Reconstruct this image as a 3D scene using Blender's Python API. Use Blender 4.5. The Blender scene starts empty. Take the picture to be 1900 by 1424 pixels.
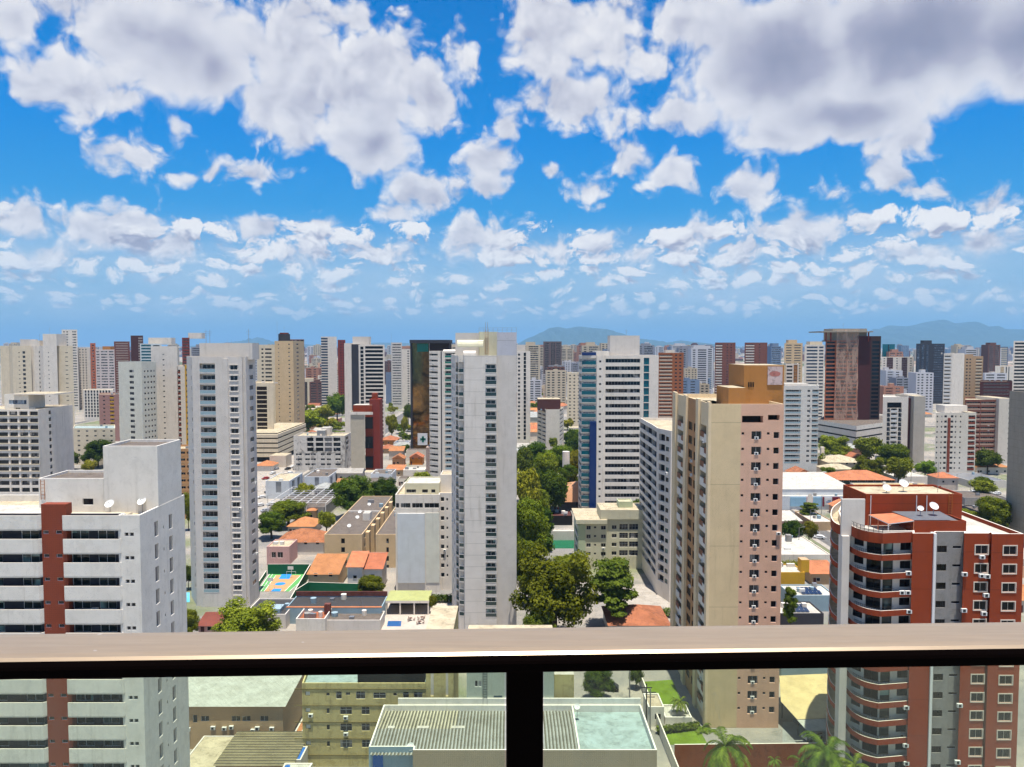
import bpy, math, random
from math import sin, cos, tan, atan, atan2, radians, pi, sqrt, asin
import numpy as np
from mathutils import Vector
random.seed(7)
C = bpy.data.collections.new("city"); bpy.context.scene.collection.children.link(C)
SC = bpy.context.scene

# ------------------------------------------------------------------ camera
EYE = 75.0; FPX = 1435.0; TILT = atan(72/1435)
cam = bpy.data.cameras.new("camera"); cam.sensor_width = 36; cam.lens = FPX/1900*36
cam.clip_start = 0.05; cam.clip_end = 200000
camo = bpy.data.objects.new("camera", cam); C.objects.link(camo)
camo.location = (0, 0, EYE); camo.rotation_euler = (pi/2-TILT, 0, 0)
SC.camera = camo
SC.view_settings.view_transform = 'Standard'; SC.view_settings.look = 'None'
SC.view_settings.gamma = 1; SC.view_settings.exposure = 0.70
SC.cycles.use_denoising = True
SC.cycles.use_adaptive_sampling = True; SC.cycles.adaptive_threshold = 0.02; SC.cycles.adaptive_min_samples = 12
SC.cycles.max_bounces = 5; SC.cycles.diffuse_bounces = 3; SC.cycles.glossy_bounces = 3
SC.cycles.transparent_max_bounces = 12; SC.cycles.volume_bounces = 0
SC.cycles.sample_clamp_indirect = 4

# sun: almost overhead, a little on the camera's side
SUNV = Vector((0.04, -0.14, 1)).normalized()
sun = bpy.data.lights.new("sun", 'SUN'); sun.energy = 5.0; sun.angle = radians(0.5); sun.color = (1, 0.945, 0.86)
suno = bpy.data.objects.new("sun", sun); C.objects.link(suno)
suno.rotation_euler = SUNV.to_track_quat('Z', 'Y').to_euler()

def s2l(h):
    r = [int(h[i:i+2], 16)/255 for i in (0, 2, 4)]
    return tuple((c/12.92 if c <= .04045 else ((c+.055)/1.055)**2.4) for c in r)
def ap(px, py):
    a = (px-950)/FPX; b = (712-py)/FPX; k = cos(TILT)+b*sin(TILT)
    return a/k, (b*cos(TILT)-sin(TILT))/k
def P(px, py, Y):
    a, b = ap(px, py); return Vector((a*Y, Y, EYE+b*Y))
def G(px, py, z=0.0):
    a, b = ap(px, py); Y = (z-EYE)/b; return Vector((a*Y, Y, z))
def ZZ(py, Y, px=950): return EYE+ap(px, py)[1]*Y

# ------------------------------------------------------------------ world: sky with cumulus clouds, laid out by compass direction
class NT:
    def __init__(s, tree): s.t = tree
    def n(s, typ, **kw):
        x = s.t.nodes.new(typ)
        for k, v in kw.items(): setattr(x, k, v)
        return x
    def put(s, sock, v):
        if isinstance(v, bpy.types.NodeSocket): s.t.links.new(v, sock)
        else: sock.default_value = v
    def m(s, op, a, b=None, c=None, clamp=False):
        x = s.n('ShaderNodeMath', operation=op, use_clamp=clamp)
        for i, v in enumerate((a, b, c)):
            if v is not None: s.put(x.inputs[i], v)
        return x.outputs[0]
    def vm(s, op, a, b=None, c=None):
        x = s.n('ShaderNodeVectorMath', operation=op)
        for i, v in enumerate((a, b, c)):
            if v is not None: s.put(x.inputs[i], v)
        return x.outputs['Value'] if op in ('LENGTH', 'DOT_PRODUCT') else x.outputs[0]
    def noise(s, vec, scale, detail=2, rough=0.5, dist=0.0, lac=2.0, dim='3D'):
        x = s.n('ShaderNodeTexNoise', noise_dimensions=dim); s.put(x.inputs['Vector'], vec)
        x.inputs['Scale'].default_value = scale; x.inputs['Detail'].default_value = detail
        x.inputs['Roughness'].default_value = rough; x.inputs['Distortion'].default_value = dist
        x.inputs['Lacunarity'].default_value = lac
        return x.outputs['Fac']
    def step(s, v, a, b):
        x = s.n('ShaderNodeMapRange', interpolation_type='SMOOTHSTEP'); s.put(x.inputs[0], v)
        x.inputs[1].default_value = a; x.inputs[2].default_value = b
        return x.outputs[0]
    def mix(s, f, a, b):
        x = s.n('ShaderNodeMix', data_type='RGBA'); s.put(x.inputs[0], f)
        s.put(x.inputs[6], a); s.put(x.inputs[7], b)
        return x.outputs[2]
    def mul(s, f, a, b):
        x = s.n('ShaderNodeMix', data_type='RGBA', blend_type='MULTIPLY'); s.put(x.inputs[0], f)
        s.put(x.inputs[6], a); s.put(x.inputs[7], b)
        return x.outputs[2]

CLOUD_BIAS = 0.1
CLOUDS = [ # px, py, rx, ry, weight   (directions, in the photograph's pixels)
 (20,25,70,70,1),(130,150,115,75,1),(290,60,190,120,1.1),(395,125,72,75,1),(210,185,80,35,.8),
 (560,90,110,115,1),(545,205,105,80,1),(690,160,120,120,1.1),(640,30,70,50,.9),(690,270,85,65,1),(790,180,75,85,.9),(855,100,40,55,.8),
 (1070,60,150,90,1),(1060,195,110,50,.9),(1190,100,80,60,.7),(1150,225,70,30,.6),
 (1440,110,190,140,1.2),(1700,70,280,130,1.3),(1900,60,160,120,1.2),(1560,220,220,60,1),(1690,260,80,50,.9),(1270,215,60,45,.8),(1440,255,110,35,.7),(1280,30,100,60,1),
 (250,290,75,52,.9),(335,330,35,20,.6),(330,235,22,34,.5),(470,318,70,34,.85),(385,322,26,30,.6),
 (905,300,55,58,.8),(945,235,22,32,.7),(910,345,50,28,.8),(1012,314,30,17,.7),(1088,352,50,34,.7),(1110,390,26,16,.5),
 (1180,290,52,40,.8),(1250,325,58,44,.85),(1250,280,18,14,.5),(1395,350,72,45,.95),(1432,325,32,26,.7),(1540,362,32,26,.25),(1640,335,50,34,.75),(1700,362,62,26,.75),(1720,285,40,20,.5),(1840,372,72,28,.9),(1735,408,22,10,.5),
 (785,365,85,45,.9),(720,398,55,22,.7),(30,400,65,50,.9),(220,430,135,62,1),(330,450,110,45,.9),(490,425,60,24,.8),(600,420,42,30,.8),
 (885,440,85,58,.95),(1015,460,65,42,.85),(1110,455,55,36,.8),(1190,470,60,30,.6),(1270,435,85,45,.8),(1490,430,112,50,1),(1605,410,30,20,.7),(1705,430,30,16,.7),(1845,445,85,40,.9),
 (560,475,65,32,.8),(700,470,85,34,.7),(90,475,90,30,.7),(1390,470,80,30,.7),(1700,470,110,28,.7)]
DARK = [(370,130,170,120,1.3),(700,265,110,80,1),(1600,90,400,185,2.4),(1880,90,260,150,2.0),(1480,190,260,90,1.4),(1120,150,90,50,.4),(250,455,140,28,.7),(1490,465,120,25,.7),(885,475,80,22,.6),(560,200,60,40,.3),(20,40,50,60,.7),(30,430,60,25,.6),(1840,470,80,20,.6),(1395,375,50,18,.4),(785,395,70,15,.5)]
def azel(px, py):
    a, b = ap(px, py); return atan(a), atan(b*cos(atan(a)))
def blobs(nt, vec, lst, start=-1.5, k=0.22):
    f = None
    for (px, py, rx, ry, w) in lst:
        az, el = azel(px, py); q = 1.1 if rx > 80 else 1.14; x1 = (azel(px+rx, py)[0]-az)*q; y1 = (el-azel(px, py+ry)[1])*q
        d = nt.vm('SUBTRACT', vec, (az, el, 0)); d = nt.vm('MULTIPLY', d, (1/x1, 1/y1, 0))
        b = nt.m('MULTIPLY_ADD', nt.vm('LENGTH', d), -w, w+(.12 if rx > 80 and py < 300 else 0))
        f = b if f is None else nt.m('SMOOTH_MAX', f, b, k)
    return f
def cloud_group(soft):
    """billowing detail around direction v (x azimuth, y elevation), added to the cloud outlines; soft: only the large billows"""
    g = bpy.data.node_groups.new("cloud_detail", 'ShaderNodeTree')
    g.interface.new_socket("Vector", in_out='INPUT', socket_type='NodeSocketVector')
    g.interface.new_socket("Density", in_out='OUTPUT', socket_type='NodeSocketFloat'); g.interface.new_socket("Band", in_out='OUTPUT', socket_type='NodeSocketFloat')
    nt = NT(g); gi = nt.n('NodeGroupInput'); go = nt.n('NodeGroupOutput'); v = gi.outputs[0]
    sep = nt.n('ShaderNodeSeparateXYZ'); nt.put(sep.inputs[0], v); el = sep.outputs[1]
    low = nt.step(el, .30, .10)
    n1 = nt.m('SUBTRACT', nt.noise(v, 17, 2 if soft else 9, .5 if soft else .62, .1, dim='2D'), .5)
    n2 = nt.m('SUBTRACT', nt.noise(nt.vm('MULTIPLY', v, (1, 1.35, 1)), 36, 2 if soft else 7, .5 if soft else .64, .1, dim='2D'), .5)
    nn = nt.m('ADD', nt.m('MULTIPLY', n1, nt.m('MULTIPLY_ADD', low, -.4, 1.0)), nt.m('MULTIPLY', n2, nt.m('MULTIPLY_ADD', low, .5, .4)))
    vo = nt.n('ShaderNodeTexVoronoi', feature='F1', voronoi_dimensions='2D'); nt.put(vo.inputs['Vector'], v)
    vo.inputs['Scale'].default_value = 24; vo.inputs['Detail'].default_value = 0 if soft else 2; vo.inputs['Roughness'].default_value = .6; vo.inputs['Randomness'].default_value = 1
    puff = nt.m('SUBTRACT', .42, vo.outputs['Distance'])
    nt.put(go.inputs[0], nt.m('ADD', nt.m('MULTIPLY', nn, 1.15), nt.m('MULTIPLY', puff, .5)))
    # rows of small cumulus that shrink towards the horizon
    n3 = nt.m('SUBTRACT', nt.noise(nt.vm('MULTIPLY', v, (1, 1.5, 1)), 75, 1 if soft else 5, .62, .1, dim='2D'), .5)
    nr = nt.m('ADD', nt.m('MULTIPLY', nn, 1.25), nt.m('MULTIPLY', n3, 1.3))
    rows = None
    for (sc, st, lo, hi, amp, thr) in ((13.5, 1.75, .095, .165, 1.5, .49), (23, 2.0, .062, .112, 1.6, .53), (40, 2.3, .03, .075, 1.6, .53)):
        vc = nt.n('ShaderNodeTexVoronoi', feature='F1', voronoi_dimensions='2D'); nt.put(vc.inputs['Vector'], nt.vm('MULTIPLY', v, (1, st, 1))); vc.inputs['Scale'].default_value = sc; vc.inputs['Randomness'].default_value = .95
        sc_ = nt.n('ShaderNodeSeparateColor'); nt.put(sc_.inputs[0], vc.outputs['Color'])
        p = nt.m('SUBTRACT', nt.m('MULTIPLY_ADD', sc_.outputs[0], .38, thr-.19), vc.outputs['Distance'])
        win = nt.m('MULTIPLY', nt.step(el, lo-.012, lo+.014), nt.step(el, hi+.008, hi-.02))
        d = nt.m('ADD', nt.m('MULTIPLY_ADD', p, 2.1, nt.m('MULTIPLY', nr, amp)), nt.m('MULTIPLY_ADD', win, 2.6, -2.6))
        rows = d if rows is None else nt.m('SMOOTH_MAX', rows, d, .15)
    nt.put(go.inputs[1], rows)
    return g

def build_world():
    w = bpy.data.worlds.new("World"); SC.world = w; w.use_nodes = True
    t = w.node_tree; t.nodes.clear(); nt = NT(t)
    out = nt.n('ShaderNodeOutputWorld'); bg = nt.n('ShaderNodeBackground'); t.links.new(bg.outputs[0], out.inputs[0])
    sky = nt.n('ShaderNodeTexSky', sky_type='NISHITA'); sky.sun_disc = False
    sky.sun_elevation = asin(SUNV.z); sky.sun_rotation = atan2(SUNV.x, SUNV.y); sky.altitude = 100; sky.air_density = 1.0; sky.dust_density = 0.4; sky.ozone_density = 3.0
    hs = nt.n('ShaderNodeHueSaturation'); hs.inputs['Saturation'].default_value = 1.5; hs.inputs['Hue'].default_value = 0.488; hs.inputs['Value'].default_value = 1.0
    t.links.new(sky.outputs[0], hs.inputs['Color'])
    tc = nt.n('ShaderNodeTexCoord'); sp = nt.n('ShaderNodeSeparateXYZ'); t.links.new(tc.outputs['Generated'], sp.inputs[0])
    az = nt.m('ARCTAN2', sp.outputs[0], sp.outputs[1]); el = nt.m('ARCSINE', sp.outputs[2])
    cv = nt.n('ShaderNodeCombineXYZ'); nt.put(cv.inputs[0], az); nt.put(cv.inputs[1], el)
    v = cv.outputs[0]
    gf, gs = cloud_group(False), cloud_group(True)
    wn = nt.n('ShaderNodeTexNoise', noise_dimensions='2D'); nt.put(wn.inputs['Vector'], v); wn.inputs['Scale'].default_value = 15; wn.inputs['Detail'].default_value = 2
    wv = nt.vm('MULTIPLY_ADD', nt.vm('SUBTRACT', wn.outputs['Color'], (.5, .5, .5)), (.036, .03, 0), v)
    f = blobs(nt, wv, CLOUDS, k=.3)
    # clouds elsewhere in the sky (outside the photographed directions)
    oth = nt.m('MAXIMUM', nt.step(nt.m('ABSOLUTE', az), .62, .8), nt.step(el, .47, .6))
    fo = nt.m('MULTIPLY_ADD', nt.noise(v, 3.0, 2, .5, dim='2D'), 5.0, -2.6)
    f = nt.m('MAXIMUM', f, nt.m('MULTIPLY_ADD', oth, 10.0, nt.m('ADD', fo, -10.0)))
    f = nt.m('ADD', f, CLOUD_BIAS)
    dk0 = nt.m('MAXIMUM', blobs(nt, wv, DARK, k=.5), 0.0)
    calm = nt.m('MULTIPLY_ADD', nt.m('MINIMUM', dk0, 1.0), -.6, 1.0)
    def dens(vec, g):
        x = nt.n('ShaderNodeGroup', node_tree=g); nt.put(x.inputs[0], vec); return nt.m('MAXIMUM', nt.m('MULTIPLY_ADD', x.outputs[0], calm, f), x.outputs[1])
    d0 = dens(wv, gf); s0 = dens(wv, gs); s1 = dens(nt.vm('ADD', wv, (-.005, .013, 0)), gs)
    alpha = nt.step(nt.m('MULTIPLY', nt.m('ADD', d0, .08), nt.m('MULTIPLY_ADD', nt.step(el, .15, .07), -.42, 1.0)), 0.04, 0.52)
    alpha = nt.m('MULTIPLY', alpha, nt.m('MULTIPLY_ADD', nt.step(el, .02, .13), .55, .42))
    emb = nt.m('ADD', nt.m('SUBTRACT', s0, s1), nt.m('MULTIPLY', nt.m('SUBTRACT', d0, s0), 1.05))
    thick = nt.step(d0, .2, 1.35)
    dk = nt.m('MULTIPLY', nt.step(dk0, 0.0, 1.7), thick)
    lit = nt.m('ADD', nt.m('MULTIPLY', emb, nt.m('MULTIPLY_ADD', dk, -.4, .55)), nt.m('MULTIPLY_ADD', thick, -.2, .86))
    lit = nt.m('SUBTRACT', nt.m('MINIMUM', nt.m('MAXIMUM', lit, .36), 1.0), nt.m('MULTIPLY', dk, .50))
    lit = nt.m('MAXIMUM', lit, 0.0)
    ramp = nt.n('ShaderNodeValToRGB'); nt.put(ramp.inputs[0], lit)
    e = ramp.color_ramp.elements; e[0].position = 0.0; e[0].color = (.25, .275, .40, 1); e[1].position = 1.0; e[1].color = (.98, .97, .97, 1)
    x = e.new(.4); x.color = (.45, .46, .58, 1); x = e.new(.7); x.color = (.74, .75, .82, 1)
    cl = nt.vm('MULTIPLY', ramp.outputs[0], (6.0, 6.0, 6.0))
    sr = nt.n('ShaderNodeValToRGB'); nt.put(sr.inputs[0], nt.m('DIVIDE', el, .5)); e = sr.color_ramp.elements
    sc_ = lambda h: (*[c/1.682 for c in s2l(h)], 1)
    e[0].position = 0; e[0].color = sc_('68a4ca'); e[1].position = 1; e[1].color = sc_('006cc4')
    for p_, c_ in ((.08, '84b6d6'), (.17, '84bce4'), (.31, '30a0e8'), (.5, '008ee6')): x = e.new(p_); x.color = sc_(c_)
    base = nt.mix(.985, hs.outputs[0], nt.vm('MULTIPLY', sr.outputs[0], (10, 10, 10)))
    veil = nt.m('MULTIPLY', nt.m('MULTIPLY', nt.step(el, .175, .07), nt.step(el, -.01, .06)), nt.m('MULTIPLY_ADD', nt.noise(nt.vm('MULTIPLY', wv, (1, 2.5, 1)), 9, 4, .55, dim='2D'), .9, .02))
    base = nt.mix(veil, base, (3.3, 4.15, 5.1, 1))
    nt.put(bg.inputs[0], nt.mix(alpha, base, cl))
    bg.inputs[1].default_value = 0.1
    w.cycles.sampling_method = 'MANUAL'; w.cycles.sample_map_resolution = 512
    return hs
build_world()

# ------------------------------------------------------------------ materials
MATS = {}
def mat(name, rgb, rough=.8, stain=.25, seam=0, metal=0.0, var=0.0, tile=None, grain=.12, spec=.3, big=.0, bigs=.9):
    """painted / plastered surface: mottling, rain streaks, optional joints every `seam` metres"""
    if name in MATS: return MATS[name]
    if isinstance(rgb, str): rgb = s2l(rgb)
    m = bpy.data.materials.new(name); m.use_nodes = True; t = m.node_tree; nt = NT(t)
    b = t.nodes['Principled BSDF']; b.inputs['Roughness'].default_value = rough; b.inputs['Metallic'].default_value = metal
    b.inputs['Specular IOR Level'].default_value = spec
    geo = nt.n('ShaderNodeNewGeometry'); pos = geo.outputs['Position']
    col = (*rgb, 1)
    if grain:
        n = nt.noise(pos, .35, 6, .65)
        col = nt.mul(nt.m('MULTIPLY', nt.step(n, .35, .7), grain*2), col, (.62, .60, .56, 1))
    if stain:
        n = nt.noise(nt.vm('MULTIPLY', pos, (1.1, 1.1, .07)), 1.0, 5, .65)
        col = nt.mul(nt.m('MULTIPLY', nt.step(n, .52, .78), stain), col, (.52, .49, .44, 1))
    if big:
        n = nt.noise(pos, bigs, 8, .65, .6)
        col = nt.mul(nt.m('MULTIPLY', nt.step(n, .5, .62), big), col, (.22, .2, .18, 1))
    if seam:
        sp = nt.n('ShaderNodeSeparateXYZ'); nt.put(sp.inputs[0], pos)
        fr = nt.m('FRACT', nt.m('DIVIDE', sp.outputs[2], seam))
        col = nt.mul(nt.m('MULTIPLY', nt.m('LESS_THAN', fr, .12/seam), .45), col, (.35, .34, .33, 1))
    if tile:
        sp = nt.n('ShaderNodeSeparateXYZ'); nt.put(sp.inputs[0], pos)
        h = nt.m('ADD', sp.outputs[0], sp.outputs[1])
        a = nt.m('LESS_THAN', nt.m('FRACT', nt.m('DIVIDE', h, tile[0])), tile[2]); c = nt.m('LESS_THAN', nt.m('FRACT', nt.m('DIVIDE', sp.outputs[2], tile[1])), tile[2])
        col = nt.mul(nt.m('MULTIPLY', nt.m('MAXIMUM', a, c), .5), col, (.4, .4, .4, 1))
    if var:
        oi = nt.n('ShaderNodeObjectInfo')
        hs = nt.n('ShaderNodeHueSaturation'); nt.put(hs.inputs['Color'], col)
        nt.put(hs.inputs['Value'], nt.m('MULTIPLY_ADD', oi.outputs['Random'], var, 1-var*.6)); col = hs.outputs[0]
        nt.put(hs.inputs['Hue'], nt.m('MULTIPLY_ADD', nt.m('FRACT', nt.m('MULTIPLY', oi.outputs['Random'], 7.3)), var*.06, .5-var*.03))
    nt.put(b.inputs['Base Color'], col)
    MATS[name] = m; return m
def glassmat(name, dark, pale, thr=.72, rough=.06, spec=.42):
    """window pane: dark room behind glass, now and then a drawn curtain"""
    m = bpy.data.materials.new(name); m.use_nodes = True; t = m.node_tree; nt = NT(t)
    b = t.nodes['Principled BSDF']; b.inputs['Roughness'].default_value = rough; b.inputs['Specular IOR Level'].default_value = spec
    oi = nt.n('ShaderNodeObjectInfo'); geo = nt.n('ShaderNodeNewGeometry')
    n = nt.noise(nt.vm('MULTIPLY', geo.outputs['Position'], (.55, .55, .33)), 1.0, 1, .5)
    wn = nt.n('ShaderNodeTexWhiteNoise', noise_dimensions='3D')
    nt.put(wn.inputs['Vector'], nt.vm('FLOOR', nt.vm('MULTIPLY', geo.outputs['Position'], (.83, .83, .333))))
    r = nt.m('MULTIPLY_ADD', oi.outputs['Random'], .45, nt.m('MULTIPLY', wn.outputs['Value'], .55))
    f = nt.step(r, thr-.03, thr+.12)
    f = nt.m('MULTIPLY', f, nt.step(n, .35, .6))
    col = nt.mix(f, (*dark, 1), (*pale, 1))
    nt.put(b.inputs['Base Color'], col); MATS[name] = m; return m

WHITE = mat('white_plaster', 'e3d9cb', stain=.6)
WHITE2 = mat('white_plaster_weathered', 'e0dacf', stain=.5, big=.1)
LAV = mat('pale_grey_plaster', 'ded6cb', stain=.5, seam=3.0, grain=.12)
GREYW = mat('light_grey_plaster', 'd2cac0', stain=.35)
CREAM = mat('cream_plaster', 'e3cca6', stain=.32)
BEIGE = mat('beige_plaster', 'd2b68e', stain=.25)
TAN = mat('tan_plaster', 'b99a78', stain=.25)
PINK = mat('salmon_pink_plaster', 'dbb095', stain=.2)
OLIVE = mat('yellowed_cream_plaster', 'c2b27c', stain=.7, big=.25)
ORANGE = mat('ochre_plaster', 'b07a42', stain=.3)
BRICK = mat('brown_brick_tile', '86402c', stain=.2, tile=(.25, .25, .1))
REDP = mat('brick_red_plaster', '8d3a1b', stain=.5, seam=6.0)
REDB = mat('dull_red_plaster', '84362a', stain=.3)
BROWN = mat('dark_brown_plaster', '55302a', stain=.3)
DGREY = mat('charcoal_panel', '3b3a40', stain=.1)
MGREY = mat('grey_concrete', '8d8a86', stain=.5, big=.2)
CONC = mat('raw_concrete', '9c9384', stain=.5, tile=(2.4, 3.0, .03))
PEACH = mat('peach_tile', 'b98a5e', stain=.2)
YELLOWP = mat('mustard_plaster', 'c89a2c', stain=.3)
GREENW = mat('pale_green_plaster', 'bcc6a4', stain=.3)
COURTG = mat('green_court_paint', '0d5a3a', stain=.2, rough=.7)
BLUEP = mat('deep_blue_panel', '0f2f66', stain=.0, grain=0, rough=.35, spec=.5)
TEALP = mat('teal_glass_panel', '0e5a66', stain=.0, grain=0, rough=.12, spec=.6)
GREENG = mat('green_glass_panel', '12705c', stain=.0, grain=0, rough=.12, spec=.6)
RAILG = mat('smoked_glass_panel', '2b3d3c', stain=0, grain=0, rough=.1, spec=.6)
PALEG = mat('pale_glass_panel', '8fa6ac', stain=0, grain=0, rough=.12, spec=.6)
FRAME = mat('white_window_frame', 'd8d6d2', stain=0, grain=0, rough=.5)
DFRAME = mat('dark_window_frame', '2a2624', stain=0, grain=0, rough=.5)
ALU = mat('grey_metal', '9a9ca0', stain=.1, rough=.4, metal=.6)
ACW = mat('white_appliance', 'd8d8d4', stain=.1, rough=.4)
ACD = mat('dark_fan', '26282a', stain=0, grain=0, rough=.6)
RUST = mat('rusty_orange_metal', 'a5622a', stain=.2, rough=.6)
ROOFC = mat('cream_roof_membrane', 'b8ab90', stain=0, grain=.35, big=.35)
ROOFW = mat('white_roof_sheet', 'bdb8ae', stain=0, grain=.3, big=.25)
ROOFG = mat('grey_roof_felt', '695f56', stain=0, grain=.3, big=.3)
ROOFD = mat('dark_roof_felt', '3c3b3c', stain=0, grain=.2)
ROOFM = mat('mint_painted_roof', '95a5a4', stain=0, grain=.35, big=.3)
TERRA = mat('terracotta_tile', 'cb8459', stain=0, grain=.35, var=.35, rough=.85, tile=(.45, 50, .25))
TERRA2 = mat('aged_terracotta_tile', 'b97450', stain=0, grain=.5, var=.2, big=.35, rough=.85, tile=(.45, 50, .25))
ZINC = mat('corrugated_zinc_sheet', '9b9c97', stain=0, grain=.3, rough=.6, big=.15)
ZINCY = mat('yellowed_roof_sheet', 'c2ae7e', stain=0, grain=.25, rough=.7, big=.1)
TILEW = mat('beige_ceramic_tile', 'a5967e', stain=.15, tile=(.3, .3, .12))
BLUEW = mat('blue_painted_wall', '2b62ac', stain=.2)
GBLUE = mat('grey_blue_wall', '8ea3ad', stain=.2)
WOODW = mat('rust_brown_wall', '7d3f1c', stain=.6, big=.3)
HWALL = mat('house_plaster', 'cfc4b4', stain=.3, var=.5)
HWALL2 = mat('coloured_house_plaster', 'cf9d84', stain=.3, var=.7)
HROOFW = mat('house_sheet_roof', 'aaa59c', stain=0, grain=.3, var=.35, big=.15)
TRUNK = mat('tree_bark', '4f4030', stain=.2, rough=.9)
GLASS = glassmat('window_glass', (.014, .016, .020), (.40, .38, .35), .74)
GLASSG = glassmat('greenish_window_glass', (.02, .03, .03), (.22, .34, .31), .62)
GLASSB = glassmat('blue_window_glass', (.03, .05, .09), (.25, .32, .4), .7)
GLASSD = glassmat('black_window_glass', (.010, .009, .010), (.06, .06, .06), .9, spec=.22)
GLASSBR = glassmat('bronze_window_glass', (.035, .022, .016), (.12, .09, .06), .8)
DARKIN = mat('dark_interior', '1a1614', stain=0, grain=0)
MIRR = mat('bronze_mirror_glass', '9a7644', stain=.5, grain=.9, rough=.06, spec=.9, metal=.8, big=.9, bigs=.09)  # mottling and streaks here are reflections painted into the glass colour

# ------------------------------------------------------------------ mesh helpers
class MB:
    def __init__(s): s.v = []; s.f = []; s.m = []
    def poly(s, pts, m):
        i = len(s.v); s.v += [tuple(p) for p in pts]; s.f.append(tuple(range(i, i+len(pts)))); s.m.append(m)
    def box(s, x0, x1, y0, y1, z0, z1, m, top=None, nobot=False):
        i = len(s.v)
        s.v += [(x0,y0,z0),(x1,y0,z0),(x1,y1,z0),(x0,y1,z0),(x0,y0,z1),(x1,y0,z1),(x1,y1,z1),(x0,y1,z1)]
        F = [(0,1,5,4),(1,2,6,5),(2,3,7,6),(3,0,4,7),(4,5,6,7)]; M = [m]*4+[top or m]
        if not nobot: F.append((3,2,1,0)); M.append(m)
        s.f += [tuple(i+k for k in q) for q in F]; s.m += M
    def prism(s, pts, z0, z1, m, top=None):
        n = len(pts)
        for k in range(n):
            a, b = pts[k], pts[(k+1) % n]
            s.poly([(a[0],a[1],z0),(b[0],b[1],z0),(b[0],b[1],z1),(a[0],a[1],z1)], m)
        s.poly([(p[0],p[1],z1) for p in pts], top or m)
    def tube(s, p, q, r0, r1, m, n=6):
        p = Vector(p); q = Vector(q); d = (q-p).normalized()
        a = d.orthogonal().normalized(); b = d.cross(a); i = len(s.v)
        for c, r in ((p, r0), (q, r1)):
            for k in range(n): s.v.append(tuple(c+a*(r*cos(2*pi*k/n))+b*(r*sin(2*pi*k/n))))
        for k in range(n):
            s.f.append((i+k, i+(k+1) % n, i+n+(k+1) % n, i+n+k)); s.m.append(m)
        s.f.append(tuple(i+n+k for k in range(n))); s.m.append(m)
        s.f.append(tuple(i+n-1-k for k in range(n))); s.m.append(m)
    def cyl(s, c, r, z0, z1, m, n=20, top=None):
        s.prism([(c[0]+r*cos(2*pi*k/n), c[1]+r*sin(2*pi*k/n)) for k in range(n)], z0, z1, m, top)
    def lathe(s, c, prof, m, n=20):
        for (r0, z0), (r1, z1) in zip(prof, prof[1:]):
            for k in range(n):
                a, b = 2*pi*k/n, 2*pi*(k+1)/n
                s.poly([(c[0]+r0*cos(a), c[1]+r0*sin(a), c[2]+z0), (c[0]+r0*cos(b), c[1]+r0*sin(b), c[2]+z0), (c[0]+r1*cos(b), c[1]+r1*sin(b), c[2]+z1), (c[0]+r1*cos(a), c[1]+r1*sin(a), c[2]+z1)], m)
    def add(s, o, loc=(0, 0, 0), rot=0.0):
        i = len(s.v); c, k = cos(rot), sin(rot)
        s.v += [(x*c-y*k+loc[0], x*k+y*c+loc[1], z+loc[2]) for x, y, z in o.v]
        s.f += [tuple(i+j for j in f) for f in o.f]; s.m += o.m
    def mesh(s, name, org=(0, 0, 0), smooth=False):
        me = bpy.data.meshes.new(name)
        me.from_pydata([(x-org[0], y-org[1], z-org[2]) for x, y, z in s.v], [], s.f)
        ms = []; idx = []
        for m in s.m:
            if m not in ms: ms.append(m)
        for m in ms: me.materials.append(m)
        d = {m: i for i, m in enumerate(ms)}
        me.polygons.foreach_set('material_index', [d[m] for m in s.m])
        if smooth: me.polygons.foreach_set('use_smooth', [True]*len(s.f))
        me.update(); return me
    def build(s, name, parent=None, smooth=False, loc=None):
        """link as one object; world coordinates in the mesh are kept"""
        org = Vector((0, 0, 0))
        if parent is not None:
            p = parent
            while p is not None: org += p.location; p = p.parent
        o = bpy.data.objects.new(name, s.mesh(name, org, smooth)); C.objects.link(o); o.parent = parent
        return o
def tag(o, label=None, cat=None, group=None, kind=None):
    for k, v in (('label', label), ('category', cat), ('group', group), ('kind', kind)):
        if v: o[k] = v
    return o
def thing(name, label, cat, loc, group=None):
    o = bpy.data.objects.new(name, None); C.objects.link(o); o.location = loc; o.empty_display_size = .5
    return tag(o, label, cat, group)
def structure(name, mb, smooth=False): return tag(mb.build(name, smooth=smooth), kind='structure')
def single(name, label, cat, mb, group=None, smooth=False):
    """a thing that is one mesh, its origin at its base"""
    a = np.array(mb.v); org = ((a[:, 0].min()+a[:, 0].max())/2, (a[:, 1].min()+a[:, 1].max())/2, a[:, 2].min())
    o = bpy.data.objects.new(name, mb.mesh(name, org, smooth)); C.objects.link(o); o.location = org
    return tag(o, label, cat, group)
def copy_tree(o, loc=None, rot=None, scale=None, label=None, parent=None):
    c = o.copy(); C.objects.link(c)
    if parent is not None: c.parent = parent
    if loc is not None: c.location = loc
    if rot is not None: c.rotation_euler = (0, 0, rot)
    if scale is not None: c.scale = scale
    if label: c['label'] = label
    for ch in KIDS(o): copy_tree(ch, parent=c)
    return c
def KIDS(o): return [x for x in C.objects if x.parent == o] if o.name not in KCACHE else KCACHE[o.name]
KCACHE = {}

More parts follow.
